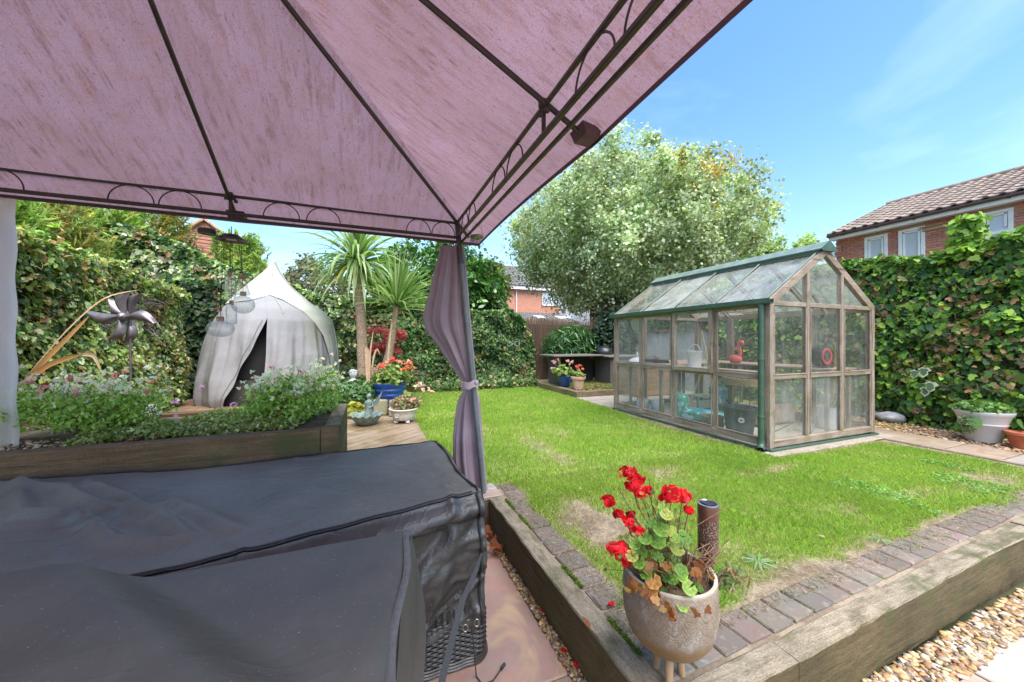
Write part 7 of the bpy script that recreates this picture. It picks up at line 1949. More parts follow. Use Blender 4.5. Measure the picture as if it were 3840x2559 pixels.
M_rstem = simple('geranium_stem', (.22, .16, .07), (.2, .10, .05), 40, rough=.6)
tips = [gl(a, b + 4, d) for a, b, d, r_ in heads] + [gl(2435, 1795, 1.33), gl(2318, 1830, 1.25)]
mb = MB()
for tp_ in tips:
    m1 = root.lerp(tp_, .35) + Vector((R.uniform(-.03, .03), R.uniform(-.03, .03), -.01)); m2 = root.lerp(tp_, .7) + Vector((R.uniform(-.015, .015), R.uniform(-.015, .015), 0)); mb.tube([root + Vector((R.uniform(-.05, .05), R.uniform(-.05, .05), -.02)), m1, m2, tp_], .002, 6, rs=[.004, .003, .002, .0016])
mb.build('flower_stems', M_rstem, gp, smooth=True)['kind'] = 'stuff'
# leaves: scalloped discs with a dark zone
lv = []
for k in range(185):
    if k < 26:
        px, py = [(2505, 2125), (2450, 2180), (2585, 2205), (2560, 2270), (2520, 2280), (2600, 2235), (2480, 1985), (2440, 1960), (2500, 1995), (2465, 2030), (2540, 2060), (2395, 2110), (2420, 2150), (2370, 2085), (2470, 2090), (2520, 2170), (2555, 2140), (2440, 2210), (2478, 1940), (2500, 1930), (2420, 2020), (2380, 2040), (2530, 2020), (2570, 2020), (2560, 2165), (2400, 2070)][k]
        p = gl(px, py, 1.17 + .0 * k + R.uniform(-.02, .03)); sz = R.uniform(.032, .052)
    else:
        p = gl(R.gauss(2460, 62), R.gauss(2075, 75), R.uniform(1.18, 1.42)); sz = R.uniform(.012, .036)
        if p.z < .36: p.z = .36 + R.uniform(0, .1)
    lv.append((p, sz))
LP = np.array([tuple(p) for p, s_ in lv]); LN = (LP - np.array([gc_.x, gc_.y + .02, .30])); LN = norm(LN) + np.array([-.2, -.5, .8])
lc = palette(len(lv), [(.20, .36, .055), (.32, .46, .09), (.12, .24, .045), (.44, .48, .10), (.5, .25, .07)], [3, 2.2, 2.4, .8, .4], .2)
k = 12; V, C, idx, cnt = [], [], [], []
for i in range(len(lv)):
    nrm_ = Vector(LN[i]).normalized(); t1 = nrm_.orthogonal().normalized(); t2 = nrm_.cross(t1); s_ = lv[i][1] * .5; nb = 27; c0_ = lv[i][0]; n0 = len(V); th0 = R.uniform(0, 6.28)
    V.append(tuple(c0_ - nrm_ * s_ * .22)); C.append(tuple(lc[i] * 1.25))
    for ring, (rf, cf) in enumerate(((.5, .72), (.72, .92), (1.0, 1.06))):
        for j in range(nb):
            a = th0 + .18 + (2 * PI - .36) * j / (nb - 1); rr_ = s_ * rf * (1 + (.07 * math.cos(7 * (a - th0)) if ring > 0 else 0)); V.append(tuple(c0_ + t1 * rr_ * math.cos(a) + t2 * rr_ * math.sin(a) + nrm_ * s_ * (.10 * math.cos(7 * (a - th0)) * rf + .12 * rf * rf - .1))); C.append(tuple(lc[i] * cf))
    for j in range(nb - 1):
        idx += [n0, n0 + 1 + j, n0 + 2 + j]; cnt.append(3)
        for ring in range(2):
            a = n0 + 1 + ring * nb + j; idx += [a, a + nb, a + nb + 1, a + 1]; cnt.append(4)
npmesh('leaves', np.array(V), cnt, idx, LEAF, gp, np.array(C), smooth=True, kind='stuff')
stalks('leaf_stalks', [root + Vector((R.uniform(-.06, .06), R.uniform(-.06, .06), 0)) for _ in lv], [p for p, s_ in lv], gp, .0013, M_rstem)
# dead brown leaves over the rim and dry twigs
dl = [gl(*q) for q in ((2365, 2195, 1.15), (2372, 2215, 1.15), (2430, 2230, 1.15), (2455, 2240, 1.15), (2470, 2225, 1.15), (2505, 2275, 1.14), (2510, 2300, 1.14), (2640, 2270, 1.17), (2648, 2290, 1.17), (2600, 2290, 1.16), (2440, 2120, 1.18), (2415, 2130, 1.18), (2625, 2150, 1.2), (2640, 2130, 1.22), (2620, 2180, 1.2), (2365, 2200, 1.15))]
Q = np.repeat(np.array([tuple(p) for p in dl]), 3, axis=0) + NR.normal(0, .011, (len(dl) * 3, 3))
o = leaves('withered_leaves', Q, NR.normal(0, 1, (len(Q), 3)), .032 * NR.uniform(.6, 1.3, len(Q)), palette(len(Q), [(.36, .15, .06), (.25, .11, .05), (.5, .3, .14)], [2, 1, 1]), PETAL, 'ivy', gp, flutter=1.); o['kind'] = 'stuff'
mb = MB()
for _ in range(46):
    a = gl(R.gauss(2610, 30), R.gauss(2170, 30), 1.25); a.z = max(a.z, .35); b = gl(R.gauss(2635, 35), R.gauss(2085, 35), 1.27); mb.tube([a, a.lerp(b, .5) + Vector((R.uniform(-.03, .03), R.uniform(-.02, .02), .01)), b], .0016, 4)
for _ in range(22):
    a = gl(R.gauss(2430, 30), R.gauss(2060, 30), 1.25); b = gl(R.gauss(2500, 70), R.gauss(1930, 40), 1.28); mb.tube([a, a.lerp(b, .5) + Vector((R.uniform(-.03, .03), 0, .01)), b], .0012, 4)
mb.build('dry_twigs', simple('dry_twig', (.26, .14, .08), (.14, .08, .05), 50, rough=.9), gp)['kind'] = 'stuff'
fs2, P = shrub('wispy_weed', 'wispy brown and green weed leaning over the right rim of the embossed pot', 'plant', tuple(gl(2740, 2170, 1.30)), (.07, .05, .05), 120, .022, ([(.2, .3, .12), (.3, .17, .1)], [2, 1]), 'long', 12, tuple(gl(2660, 2190, 1.3)))
# solar stake in the pot
c = gl(2655, 1888, 1.33)
ss = thing('solar_light', 'bronze solar light with speckled cylinder standing in the embossed pot', 'garden light', (c.x, c.y, .34))
M_brz = simple('bronze', (.22, .11, .085), (.12, .065, .05), 14, rough=.32, metal=.6, bump=.05)
M_spk = Mt('speckled_tube')
v = M_spk.n('ShaderNodeTexVoronoi'); v.inputs['Scale'].default_value = 190; M_spk.l(M_spk.pos, v.inputs[0])
M_spk.set(M_spk.mix(M_spk.ramp(v.outputs['Distance'], [(.25, 1), (.42, 0)]), (.11, .06, .045), (.5, .36, .26)), .5, .3, .5); M_spk.bump(v.outputs['Distance'], .5, .004); M_spk = M_spk.m
def yaxis_tilt(z): return Vector((-.016 * (c.z - z) / .3 * 1.0, 0, 0))
mb = MB(); mb.lathe([(.033, -.175), (.0345, -.165), (.0345, -.052)], tuple(c), 26, closed=True); mb.build('speckled_tube', M_spk, ss, smooth=True)
mb = MB(); mb.lathe([(.0345, -.052), (.0352, -.05), (.0352, -.003), (.034, .0), (.029, 0), (.028, -.003), (0, -.003)], tuple(c), 26); mb.build('cap', M_brz, ss, smooth=True)
mb = MB(); mb.lathe([(.0352, -.001), (.0358, .001), (.0300, .002), (.0285, 0)], tuple(c), 30, closed=True); mb.build('rim', simple('chrome_rim', (.7, .68, .68), rough=.2, metal=.9, bump=0), ss, smooth=True)
mb = MB(); mb.cbox(c.x, c.y, c.z + .0, .036, .036, .003, .0006); mb.build('solar_panel', simple('solar_cell', (.02, .022, .04), (.03, .035, .06), 90, rough=.15), ss)
mb = MB(); mb.lathe([(.033, -.175), (.020, -.188), (.018, -.196), (.018, -.27), (0, -.27)], tuple(c), 18); mb.build('stake', M_brz, ss, smooth=True)

# ================================================================== houses
M_rbrick = Mt('house_brick'); M_rbrick.set(M_rbrick.rand(M_rbrick.mix(M_rbrick.ramp(M_rbrick.noise(30, 4), [(.35, 0), (.7, 1)]), (.50, .23, .165), (.42, .19, .14)), .16, .012), .85, 0, .25); M_rbrick = M_rbrick.m
M_mort = simple('mortar', (.44, .34, .28), (.38, .29, .24), 20, rough=.95)
M_upvc = simple('white_upvc', (.78, .78, .78), (.72, .72, .72), 3, rough=.35, bump=.02)
M_win = Mt('window_glass').set((.50, .55, .60), .12, 0, .7).m
M_tile = Mt('roof_tile'); M_tile.set(M_tile.rand(M_tile.mix(M_tile.ramp(M_tile.noise(7, 6), [(.4, 0), (.65, 1)]), (.27, .205, .165), (.19, .155, .135)), .2, .02), .85, 0, .3); M_tile.bump(M_tile.noise(60, 4), .4, .01); M_tile = M_tile.m
M_tile2 = simple('grey_roof_tile', (.21, .20, .19), (.14, .135, .13), 5, rough=.85)
def brickmat_far(name, c1, c2):
    m = Mt(name); b = m.n('ShaderNodeTexBrick'); b.inputs['Scale'].default_value = 4.4; b.inputs['Color1'].default_value = _rgba(c1); b.inputs['Color2'].default_value = _rgba(c2); b.inputs['Mortar'].default_value = (.5, .36, .28, 1)
    b.inputs['Mortar Size'].default_value = .018; b.inputs['Row Height'].default_value = .33; b.inputs['Brick Width'].default_value = 1.0
    s_ = m.n('ShaderNodeSeparateXYZ'); cmb = m.n('ShaderNodeCombineXYZ'); m.l(m.pos, s_.inputs[0]); m.l(m.math('ADD', s_.outputs['X'], s_.outputs['Y']), cmb.inputs[0]); m.l(s_.outputs['Z'], cmb.inputs[1]); m.l(cmb.outputs[0], b.inputs[0])
    m.set(b.outputs[0], .9, 0, .2); return m.m
M_fbrick = brickmat_far('far_brick', (.58, .26, .17), (.50, .21, .14))
rh = thing('brick_house', 'red brick house with brown pantile roof and white eaves above the right ivy', 'house', (16, 4, 0))
WX = 16.0; Y1h, Y0h = 8.15, -5.0; EZ = 4.93
mb = MB(); mb.box(WX + .02, WX + 7, Y0h, Y1h - .02, -.3, EZ); mb.build('wall', M_mort, rh)
wins = [(7.35, 6.55, 3.5, 4.72, 1), (6.15, 5.25, 3.5, 4.72, 1), (3.9, 2.75, 3.3, 4.74, 2)]
wins = []
for (pa, pb) in ((3243, 3330), (3370, 3470), (3680, 3802)):
    wins.append((PX(pa, 900, WX).y, PX(pb, 900, WX).y, 3.45, EZ - .16, 2 if pa > 3600 else 1))
bm = []
for q in range(3): mb = MB(); mb.cbox(0, 0, 0, .03, .215, .065, .004); me = mb.mesh('brick'); me.materials.append(M_rbrick); bm.append(me)
cntb = 0; rest = MB()
rows = int((EZ - .02) / .075)
for r_ in range(rows, 0, -1):
    z = r_ * .075 - .04
    if z < 2.6: break
    y = Y1h - .115 - (.1125 if r_ % 2 else 0)
    while y > 2.2:
        if not any(b_ + .03 < y < a_ - .03 and z > z0 - .05 for (a_, b_, z0, z1, _) in wins):
            if cntb < 296 and y > 3.3:
                o = link('brick', bm[0], rh, Vector((WX + .008 + R.uniform(-.002, .002), y, z)) - wl(rh)); cntb += 1
            else: rest.cbox(WX + .008, y, z, .03, .215, .065, 0)
        y -= .225
rest.build('brickwork', M_rbrick, rh)['kind'] = 'stuff'
# end wall return bricks (corbel)
for i in range(5):
    mb = MB(); mb.cbox(WX - .02 - .012 * i, Y1h - .11, EZ - .62 + i * .075, .06, .21, .066, .004); mb.build('brick', M_rbrick, rh)
for (a_, b_, z0, z1, kd) in wins:
    ym = (a_ + b_) / 2; w_ = abs(a_ - b_)
    fr = MB(); X_ = WX + .0
    fr.cbox(X_, ym, z1 - .04, .07, w_, .08, .006); fr.cbox(X_, ym, z0 + .04, .07, w_, .08, .006)
    for s in (-1, 1): fr.cbox(X_, ym + s * (w_ / 2 - .045), (z0 + z1) / 2, .068, .09, z1 - z0 - .16, .006)
    if kd == 2: fr.cbox(X_ - .004, ym, z1 - .62, .072, w_ - .18, .1, .006)
    wo_ = fr.build('window', M_upvc, rh)
    mb = MB(); mb.box(X_ + .005, X_ + .012, ym - w_ / 2 + .08, ym + w_ / 2 - .08, z0 + .07, z1 - .07); mb.build('pane', M_win, wo_)
    mb = MB()
    for s in (-1, 1): mb.cbox(X_ - .01, ym + s * (w_ / 2 - .13), (z1 + (z1 - .58 if kd == 2 else z0)) / 2, .05, .05, (z1 - (z1 - .58 if kd == 2 else z0)) - .2, .004)
    mb.cbox(X_ - .01, ym, z1 - .115, .05, w_ - .22, .05, .004); mb.build('sash', M_upvc, wo_)
mb = MB(); mb.box(WX - .28, WX - .255, Y0h, Y1h + .04, EZ - .06, EZ + .13); mb.build('fascia', M_upvc, rh)
mb = MB(); mb.box(WX - .252, WX + .0, Y0h, Y1h + .04, EZ - .055, EZ - .03); mb.build('soffit', M_upvc, rh)
mb = MB(); mb.tube([(WX - .33, Y0h, EZ + .10), (WX - .33, Y1h + .08, EZ + .10)], .055, 10); mb.build('gutter', simple('brown_plastic', (.09, .06, .055), rough=.4), rh, smooth=True)
for k in range(7): mb = MB(); mb.cbox(WX - .30, Y1h - .4 - k * .9, EZ + .1, .09, .05, .14, .004); mb.build('gutter_bracket', simple('bracket_brown', (.07, .05, .045), rough=.5), rh)
mb = MB(); q = PX(3560, 850, WX); mb.beam((WX - .04, q.y + .55, EZ - .30), (WX - .04, q.y - .35, EZ - .30), .04, .10, .01); mb.beam((WX - .07, q.y + .6, EZ - .22), (WX - .07, q.y - .35, EZ - .22), .05, .03, .004); mb.build('nest_box', simple('pale_wood', (.45, .3, .17), (.35, .22, .12), 20, rough=.8), rh)
# roof: pantiles one by one
RX, RZ = WX + 3.55, 6.72
e0 = Vector((WX - .36, 0, EZ + .15)); e1 = Vector((RX, 0, RZ)); Ls = (e1 - e0).length; sdv = (e1 - e0).normalized(); nv_ = Vector((-sdv.z, 0, sdv.x))
mb = MB(); prism(mb, [(e0.x + .02, e0.z - .05), (e1.x, e1.z - .06), (e1.x + 3.5, e0.z - .05)], Y0h, Y1h + .02); mb.build('roof', simple('roof_felt', (.06, .05, .05), rough=.95), rh)
def tilemesh(w_=.30, L_=.40):
    mb = MB(); prf = [(0, .012), (.05, .004), (.11, .0), (.16, .008), (.2, .035), (.245, .046), (.285, .03), (.30, .010)]
    vs = []; 
    for l_ in (0, L_):
        for (a, b) in prf: q = sdv * (l_ - .02) + nv_ * (b + .035 - .028 * l_ / L_); vs.append((q.x, -a * w_ / .3, q.z))
    m = len(prf)
    for (a, b) in prf: q = sdv * (-.02) + nv_ * (b - .005); vs.append((q.x, -a * w_ / .3, q.z))
    fs = [(i, i + 1, i + 1 + m, i + m) for i in range(m - 1)] + [(i + 1, i, i + 2 * m, i + 1 + 2 * m) for i in range(m - 1)]
    mb.add(vs, fs); return mb
tmb = tilemesh(); tm = tmb.mesh('tile', smooth=True); tm.materials.append(M_tile)
nrow = int(Ls / .325) + 1; cntt = 0; rest = MB()
rf = [o_ for o_ in rh.children if o_.name.startswith('roof')][0]
for cidx in range(46):
    for r_ in range(nrow):
        p = e0 + sdv * (r_ * .325) + Vector((0, Y1h + .06 - cidx * .288, 0))
        if r_ * .325 + .2 > Ls: continue
        if cidx < 22 and cntt < 298:
            o = link('tile', tm, rf, p - wl(rf) + Vector((0, R.uniform(-.004, .004), R.uniform(-.004, .004)))); cntt += 1
        else: rest.add([(v[0] + p.x, v[1] + p.y, v[2] + p.z) for v in tmb.v], tmb.f)
rest.build('tiles', M_tile, rf, smooth=True)['kind'] = 'stuff'
for k in range(30):
    mb = MB(); y = Y1h + .05 - k * .45; mb.tube([(RX + .03, y, RZ + .02), (RX + .03, y - .44, RZ + .02)], .11, 10); mb.build('ridge_tile', M_tile, rf, smooth=True)
mb = MB(); mb.box(e0.x + .05, e0.x + .08, Y1h + .03, Y1h + .05, EZ, EZ + .1)
prism(mb, [(e0.x + .02, e0.z - .06), (e1.x, e1.z - .08), (e1.x, e1.z + .03), (e0.x + .0, e0.z + .06)], Y1h + .055, Y1h + .075); mb.build('verge', simple('verge_mortar', (.4, .36, .32), rough=.9), rh)

def tiled_slope(name, p0, p1, up, par, mat, tw=.3, th=.34):
    """pantiled plane: p0-p1 eaves line, 'up' vector up the slope"""
    p0, p1, up = Vector(p0), Vector(p1), Vector(up); W_ = (p1 - p0).length; L_ = up.length; nr = int(L_ / th); nc = int(W_ / tw); dx_ = (p1 - p0).normalized(); du = up.normalized(); nn = dx_.cross(du).normalized()
    if nn.z < 0: nn = -nn
    mb = MB()
    for r_ in range(nr):
        vs = []; m = nc * 4 + 1
        for (l_, hh) in ((r_ * th - .0, .05), ((r_ + 1) * th, .0)):
            for i in range(m): q = p0 + dx_ * (i * tw / 4) + du * l_ + nn * (hh + .032 * math.sin(i * PI / 2)); vs.append(q)
        for i in range(m): q = p0 + dx_ * (i * tw / 4) + du * r_ * th + nn * (.032 * math.sin(i * PI / 2) - .01); vs.append(q)
        mb.add(vs, [(i, i + 1, i + 1 + m, i + m) for i in range(m - 1)] + [(i + 1, i, i + 2 * m, i + 1 + 2 * m) for i in range(m - 1)])
    o = mb.build(name, mat, par); o['kind'] = 'stuff'; return o
# house behind the back fence
HY = 24.0
a, b = PY(1828, 1078, HY), PY(2330, 1100, HY)
h2 = thing('brick_house', 'orange brick house with white windows and a low tiled annex beyond the back fence', 'house', (a.x, HY, 0))
mb = MB(); mb.box(a.x, b.x + 2.2, HY, HY + 6, -.3, a.z); mb.build('wall', M_fbrick, h2)
for (pa, pb, ya, yb, nm) in ((1836, 1895, 1085, 1158, 2), (2032, 2100, 1098, 1150, 2), (2215, 2250, 1098, 1140, 1)):
    p, q = PY(pa, ya, HY), PY(pb, yb, HY); fr = MB(); fr.cbox((p.x + q.x) / 2, HY - .03, (p.z + q.z) / 2, q.x - p.x, .08, p.z - q.z, .01); f = fr.build('window', M_upvc, h2)
    for i in range(nm):
        mb = MB(); w_ = (q.x - p.x - .16) / nm; mb.cbox(p.x + .08 + w_ * (i + .5), HY - .078, (p.z + q.z) / 2, w_ - .14, .012, (p.z - q.z) - .26, .003); mb.build('pane', M_win, f)
mb = MB(); mb.box(a.x - .2, b.x + 2.3, HY - .32, HY - .29, a.z - .05, a.z + .2); mb.build('fascia', M_upvc, h2)
r2 = MB(); prism2 = [(HY - .35, a.z + .18), (HY + 3.2, a.z + 2.3), (HY + 6.5, a.z + .18)]
m = 3; r2.add([(a.x - .3, y, z) for y, z in prism2] + [(b.x + 2.4, y, z) for y, z in prism2], [(0, 1, 2), (5, 4, 3), (0, 3, 4, 1), (1, 4, 5, 2), (2, 5, 3, 0)]); rf2 = r2.build('roof', M_tile2, h2)
tiled_slope('tiles', (a.x - .3, HY - .36, a.z + .21), (b.x + 2.4, HY - .36, a.z + .21), (0, 3.55, 2.12), rf2, M_tile2)
mb = MB(); mb.tube([(a.x + (b.x - a.x) * .19, HY - .06, .2), (a.x + (b.x - a.x) * .19, HY - .06, a.z)], .04, 8); mb.build('downpipe', M_upvc, h2)
# annex
AY = 20.5; p, q = PY(1955, 1200, AY), PY(2213, 1212, AY)
mb = MB(); mb.box(p.x, q.x, AY, HY - .01, -.3, p.z - .1); mb.build('annex_wall', M_fbrick, h2)
pt2 = PY(1960, 1156, HY)
mb = MB(); mb.add([(p.x, AY - .2, p.z - .14), (q.x, AY - .2, p.z - .14), (q.x, HY - .02, 3.25), (p.x, HY - .02, 3.25), (p.x, AY - .2, p.z - .3), (q.x, AY - .2, p.z - .3)], [(0, 1, 2, 3), (4, 5, 1, 0)]); an = mb.build('annex_roof', M_tile2, h2)
tiled_slope('annex_tiles', (p.x, AY - .22, p.z - .12), (q.x, AY - .22, p.z - .12), (0, 3.6, 3.28 - p.z + .12), an, M_tile2)
for (pa, pb) in ((2010, 2040), (2092, 2140)):
    a2, b2 = PY(pa, 1178, 21.6), PY(pb, 1178, 21.6); tt = (21.7 - AY + .2) / (HY - AY + .2); zc = p.z - .14 + (3.25 - p.z + .14) * tt
    mb = MB(); M_ = Matrix.Rotation(math.atan2(3.28 - p.z + .12, 3.6), 3, 'X'); mb.cbox((a2.x + b2.x) / 2, 21.7, zc + .09, b2.x - a2.x, .75, .08, .01, M_); sk = mb.build('skylight', M_upvc, an)
    mb = MB(); mb.cbox((a2.x + b2.x) / 2, 21.7, zc + .14, (b2.x - a2.x) * .82, .6, .02, .003, M_); mb.build('pane', simple('bright_glass', (.7, .75, .8), rough=.1, bump=0), sk)
# white rendered gable
a, b = PY(2214, 1100, 19), PY(2345, 1100, 19)
wg = thing('white_gable', 'white rendered gable wall seen between the birch and the greenhouse', 'house', (a.x, 19, 0))
mb = MB(); m = 5; pr = [(a.x, -.3), (b.x + 1, -.3), (b.x + 1, PY(2345, 1160, 19).z), (PY(2290, 1100, 19).x, PY(2290, 1098, 19).z), (a.x, PY(2214, 1090, 19).z)]
mb.add([(x, 19, z) for x, z in pr] + [(x, 23, z) for x, z in pr], [tuple(range(5)), tuple(range(9, 4, -1))] + [(i, i + 5, (i + 1) % 5 + 5, (i + 1) % 5) for i in range(5)]); mb.build('wall', simple('white_render', (.74, .73, .72), (.66, .65, .65), 2, rough=.85), wg)
mb = MB(); q = PY(2282, 1175, 18.95); mb.cbox(q.x, 18.93, q.z - .5, 1.2, .5, 1.3, .1); mb.build('porch', simple('grey_render', (.45, .45, .47), rough=.8), wg)
# brick gable far left, and orange roof glimpse
GYL = 17.0
a, b = PY(700, 800, GYL), PY(1010, 1000, GYL)
gh2 = thing('brick_gable_house', 'orange brick gable end sloping down behind the conifers', 'house', (a.x, GYL, 0))
pk = PY(770, 830, GYL); lo_ = PY(1010, 1005, GYL); lft = pk.x - (lo_.x - pk.x)
mb = MB(); pr = [(lft, -.3), (lo_.x, -.3), (lo_.x, lo_.z), (pk.x, pk.z), (lft, lo_.z)]
mb.add([(x, GYL, z) for x, z in pr] + [(x, GYL + 8, z) for x, z in pr], [tuple(range(5)), tuple(range(9, 4, -1))] + [(i, i + 5, (i + 1) % 5 + 5, (i + 1) % 5) for i in range(5)]); mb.build('wall', M_fbrick, gh2)
for s in (1, -1):
    e = Vector((lo_.x if s > 0 else lft, GYL - .12, lo_.z)); mb = MB(); mb.beam(Vector((pk.x, GYL + 4, pk.z + .06)), Vector((e.x + .2 * s, GYL + 4, e.z - .1)), 8.3, .09, .01); mb.build('roof', M_terra, gh2)
# green roofed shed beyond the greenhouse
sd3 = thing('garden_shed', 'dark shed with a green felt roof edge left of the greenhouse eaves', 'shed', (7.2, 10.2, 0))
q = PY(2310, 1118, 10.2)
mb = MB(); mb.box(q.x + .15, q.x + 2.2, 10.2, 12, -.1, q.z - .12); mb.build('wall', simple('shed_wood', (.12, .07, .05), (.08, .05, .035), 20, (6, 1, 1), rough=.9), sd3)
mb = MB(); mb.beam((q.x, 10.1, q.z - .02), (q.x + 2.5, 10.1, q.z - .02), .08, .11, .01); mb.beam((q.x, 11, q.z + .03), (q.x + 2.5, 11, q.z + .05), 2.0, .04, .005); mb.build('roof', M_green, sd3)

# ================================================================== trees
def tree(label, base, height, trunk_r, crown_c, crown_r, nclump, nper, lsize, pal, hang=.25, shape='oval', seed=1, name='tree', limbs=18, tm=None, clr=.5, mat=None, yellow=None, shell=.45, bottomcut=None, tones=.55):
    t = thing(name, label, 'tree', tuple(base)); rr = np.random.RandomState(seed)
    d = rr.normal(0, 1, (nclump, 3)); d = norm(d) * (rr.uniform(shell ** 2, 1, (nclump, 1)) ** .5)
    lump = 1 + .2 * (vn(d[:, 0] * 2.5 + 5, d[:, 2] * 2.5 + d[:, 1] * 2, seed) - .5) * 2
    C = np.array(crown_c) + d * np.array(crown_r) * lump[:, None]
    k = np.repeat(np.arange(nclump), nper); n = len(k)
    off = np.clip(rr.normal(0, 1, (n, 3)), -1.35, 1.35) * clr * np.array([1, 1, .8]); off[:, 2] -= np.minimum(np.abs(rr.normal(0, hang, n)), 2.2 * hang)
    P = C[k] + off * rr.uniform(.3, 1, (n, 1)) * (.6 + .7 * rr.uniform(0, 1, nclump))[k][:, None]
    if bottomcut is not None: P = P[P[:, 2] > bottomcut + .5 * vn(P[:, 0] * 1.5, P[:, 1] * 1.5, 3)]; n = len(P); k = k[:n]
    Nn = norm(P - np.array(crown_c)) * .6 + np.array([0, 0, .6])
    c = palette(n, *pal); tone = rr.uniform(1 - tones * .5, 1 + tones * .5, nclump)[k][:, None]; c = c * tone
    if yellow: yk = (rr.uniform(0, 1, nclump) < yellow[0])[k] & (rr.uniform(0, 1, n) < .55); c[yk] = np.array(yellow[1]) * rr.uniform(.7, 1.2, (yk.sum(), 1))
    o = leaves('crown', P, Nn, lsize * rr.uniform(.6, 1.35, n), c, mat or LEAF, shape, t, flutter=.8); o['kind'] = 'stuff'
    mb = MB(); b = Vector(base); top = Vector(crown_c) + Vector((0, 0, crown_r[2] * .45))
    tp = [b.lerp(top, s) + Vector((.12 * math.sin(s * 5), .1 * math.cos(s * 4), 0)) * height * .04 for s in np.linspace(0, 1, 12)]
    mb.tube(tp, trunk_r, 12, rs=[trunk_r * (1 - s * .8) for s in np.linspace(0, 1, 12)]); mb.build('trunk', tm or M_bark, t, smooth=True)
    mb = MB(); rl = random.Random(seed)
    for i in range(limbs):
        s = rl.uniform(.28, .95); p0 = b.lerp(top, s); e = Vector(C[rl.randrange(nclump)]); m_ = p0.lerp(e, .5) + Vector((0, 0, .25 * (e - p0).length * .5)); r_ = trunk_r * (1 - s * .8) * .55
        mb.tube([p0, m_, e], r_, 6, rs=[r_, r_ * .6, r_ * .15])
    mb.build('limbs', tm or M_bark, t)['kind'] = 'stuff'
    return t
M_birch = simple('birch_bark', (.50, .44, .36), (.16, .13, .11), 5, (1, 1, 3), rough=.8, bump=.4, lo=.45, hi=.62)
BD = 14.0
cc = PD(2375, 850, BD)
tree('big pale green birch with drooping twigs and yellow leaf tufts beyond the fence', (PD(2425, 1200, BD).x, PD(2425, 1200, BD).y, -.1), 9, .17, (cc.x, cc.y, cc.z - .25), (4.45, 4.2, 2.95), 850, 190, .092,
     ([(.36, .44, .25), (.50, .58, .38), (.24, .31, .15), (.70, .75, .58)], [3, 3, 1.8, 2.2]), .42, 'quad', 5, 'birch_tree', 40, M_birch, .34, yellow=(.022, (.60, .36, .04)), shell=.62, tones=.6)
cc = PD(2230, 1080 - 60, 12.5)
cc = PD(2900, 985, 24)
tree('lighter green rounded tree far behind the birch and greenhouse ridge', (cc.x, cc.y, 0), 7, .2, (cc.x, cc.y, cc.z), (2.9, 2.6, 2.0), 110, 110, .17, ([(.34, .44, .15), (.44, .54, .22), (.20, .30, .10)], [3, 2, 2]), .2, 'quad', 9, 'round_tree', 10, None, .42)
cc = PD(1655, 1060, 10.6)
tree('dense laurel tree with glossy leaves behind the gathered curtain', (cc.x, cc.y, 0), 3.4, .08, (cc.x, cc.y, cc.z - .1), (1.95, 1.0, 1.45), 240, 50, .125, ([(.045, .12, .025), (.08, .2, .04), (.15, .30, .06)], [3, 3, 1.2]), .1, 'oval', 4, 'laurel_tree', 12, None, .26, mat=LEAF_GLOSS, shell=.5)
cc = PD(1850, 1060, 15)
tree('small yellowing tree left of the orange brick house', (cc.x, cc.y, 0), 4, .08, (cc.x - .3, cc.y, cc.z), (.95, .9, 1.25), 60, 60, .13, ([(.28, .32, .08), (.48, .34, .08), (.18, .26, .06)], [3, 1.4, 2]), .15, 'quad', 12, 'yellowing_tree', 8, None, .28)
cc = PD(1825, 1160, 12)
shrub('round_bush', 'light green rounded bush below the white window of the orange house', 'shrub', tuple(cc), (.75, .6, .55), 2400, .10, ([(.11, .23, .04), (.19, .32, .06), (.06, .13, .03)], [3, 2, 2]), 'oval', 8, (cc.x, cc.y, .0))
cc = PD(1180, 1050, 11.5)
tree('grey green small-leaved shrub behind the tented daybed', (cc.x, cc.y, 0), 3, .06, (cc.x, cc.y, cc.z - .1), (1.05, .8, .95), 80, 55, .10, ([(.22, .22, .13), (.30, .27, .18), (.13, .17, .09)], [2, 2, 2]), .1, 'quad', 14, 'grey_shrub', 10, None, .24)
# conifers behind the left ivy
def conifer(label, base, height, rad, n, pal, seed, name='conifer', ls=.30):
    t = thing(name, label, 'tree', tuple(base)); rr = np.random.RandomState(seed)
    h = rr.uniform(.05, 1, n) ** .8; az = rr.uniform(0, 2 * PI, n); r_ = rad * (1 - h * .62) * rr.uniform(.55, 1.08, n) * (1 + .25 * np.sin(az * 3 + h * 9))
    P = np.stack([base[0] + r_ * np.cos(az), base[1] + r_ * np.sin(az), base[2] + height * h], -1)
    T = np.stack([np.cos(az) * .75, np.sin(az) * .75, np.full(n, .75)], -1) + rr.normal(0, .28, (n, 3)); T = norm(T)
    reps = 9; PP = []; TT = []
    for q in range(reps):      # each spray: a fan of needles-like fingers
        s = rr.uniform(-.5, .5, (n, 1)); PP.append(P + T * s * ls * .8); TT.append(norm(T + rr.normal(0, .55, (n, 3))))
    PP, TT = np.concatenate(PP), np.concatenate(TT); c = palette(n, *pal); c = np.tile(c, (reps, 1)) * rr.uniform(.8, 1.2, (n * reps, 1))
    o = leaves('crown', PP, rr.normal(0, 1, (n * reps, 3)), ls * .32 * rr.uniform(.6, 1.2, n * reps), c, LEAF, 'long', t, T=TT, flutter=.3); o['kind'] = 'stuff'
    mb = MB(); mb.tube([base, (base[0], base[1], base[2] + height * .95)], .06, 8, rs=[.09, .02]); mb.build('trunk', M_bark, t)
    return t
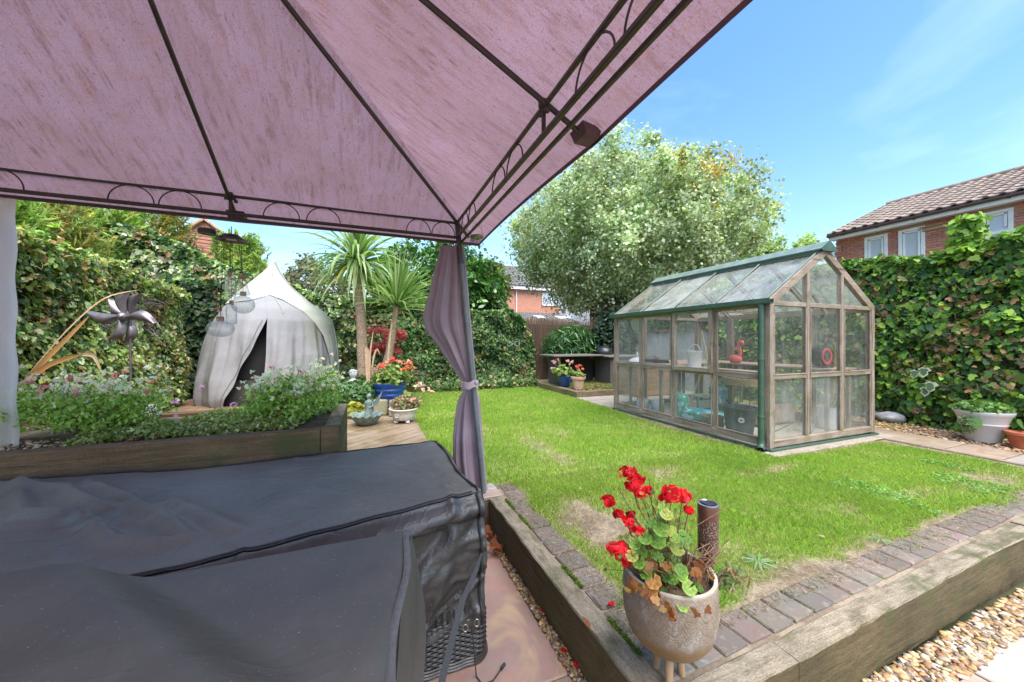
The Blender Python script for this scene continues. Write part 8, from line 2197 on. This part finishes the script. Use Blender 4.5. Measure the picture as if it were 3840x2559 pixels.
PC1 = ([(.30, .46, .09), (.46, .58, .16), (.18, .32, .07), (.52, .44, .12)], [3, 2, 2, .7]); PC2 = ([(.42, .43, .11), (.52, .38, .13), (.24, .32, .09)], [2, 1.4, 2]); PC3 = ([(.06, .14, .09), (.10, .20, .12), (.045, .10, .06)], [3, 2, 2])
for k, (x, y, h_, r_, p_, lab, ls_) in enumerate([(-4.0, 4.6, 3.0, .85, PC1, 'bright green feathery conifer nearest the pale curtain', .30), (-4.2, 6.2, 3.05, .9, PC1, 'feathery lime conifer, second from the pale curtain', .30),
        (-4.6, 7.8, 3.35, 1.0, PC2, 'bronze tipped conifer in the middle of the row behind the ivy', .28), (-4.9, 9.6, 3.9, 1.2, PC1, 'broad green conifer above the back left ivy corner', .30), (-5.0, 11.6, 4.6, 1.4, PC2, 'yellow bronze conifer behind the back left ivy corner', .34),
        (-7.3, 10.2, 6.4, 2.0, PC3, 'dark blue green conifer behind the lime ones', .42), (-9.0, 14.5, 8.2, 2.3, PC3, 'dark conifer partly hidden behind the nearer dark one', .5), (-3.6, 13.0, 4.3, 1.2, PC1, 'green conifer beside the brick gable', .34)]):
    conifer(lab, (x, y, 0), h_, r_, int(900 * r_ + 500), p_, 30 + k, ls=ls_)
# bare leggy shrub against the sky at the far left
bs = thing('bare_shrub', 'pale bare twiggy branches above the left conifers', 'shrub', (-5.6, 6.4, 0))
mb = MB()
for _ in range(70):
    a = Vector((-5.6 + R.uniform(-.4, .4), 6.4 + R.uniform(-.6, .9), 1.8)); b = a + Vector((R.uniform(-.6, .6), R.uniform(-.8, .8), R.uniform(1.2, 2.1))); mb.tube([a, a.lerp(b, .5) + Vector((R.uniform(-.1, .1), R.uniform(-.1, .1), .1)), b], .006, 4, rs=[.012, .007, .003])
mb.build('twigs', simple('pale_twig', (.42, .36, .28), (.3, .25, .18), 20, rough=.9), bs)['kind'] = 'stuff'
# tall ivy shoots over the right hedge
n = 700; q = PX(3625, 850, 7.3)
sh2 = thing('ivy_shoot', 'tall lime green ivy shoot rising above the right hedge against the house', 'plant', (q.x, q.y, 2.3))
P = np.stack([q.x + NR.normal(0, .05, n), q.y + NR.normal(0, .06, n), NR.uniform(2.25, q.z + .12, n)], -1)
o = leaves('foliage', P, np.tile([-1, 0, .6], (n, 1)), .085 * NR.uniform(.6, 1.2, n), palette(n, [(.22, .38, .05), (.30, .46, .08), (.12, .24, .04)], [2, 2, 1]), LEAF, 'ivy', sh2, flutter=.7); o['kind'] = 'stuff'
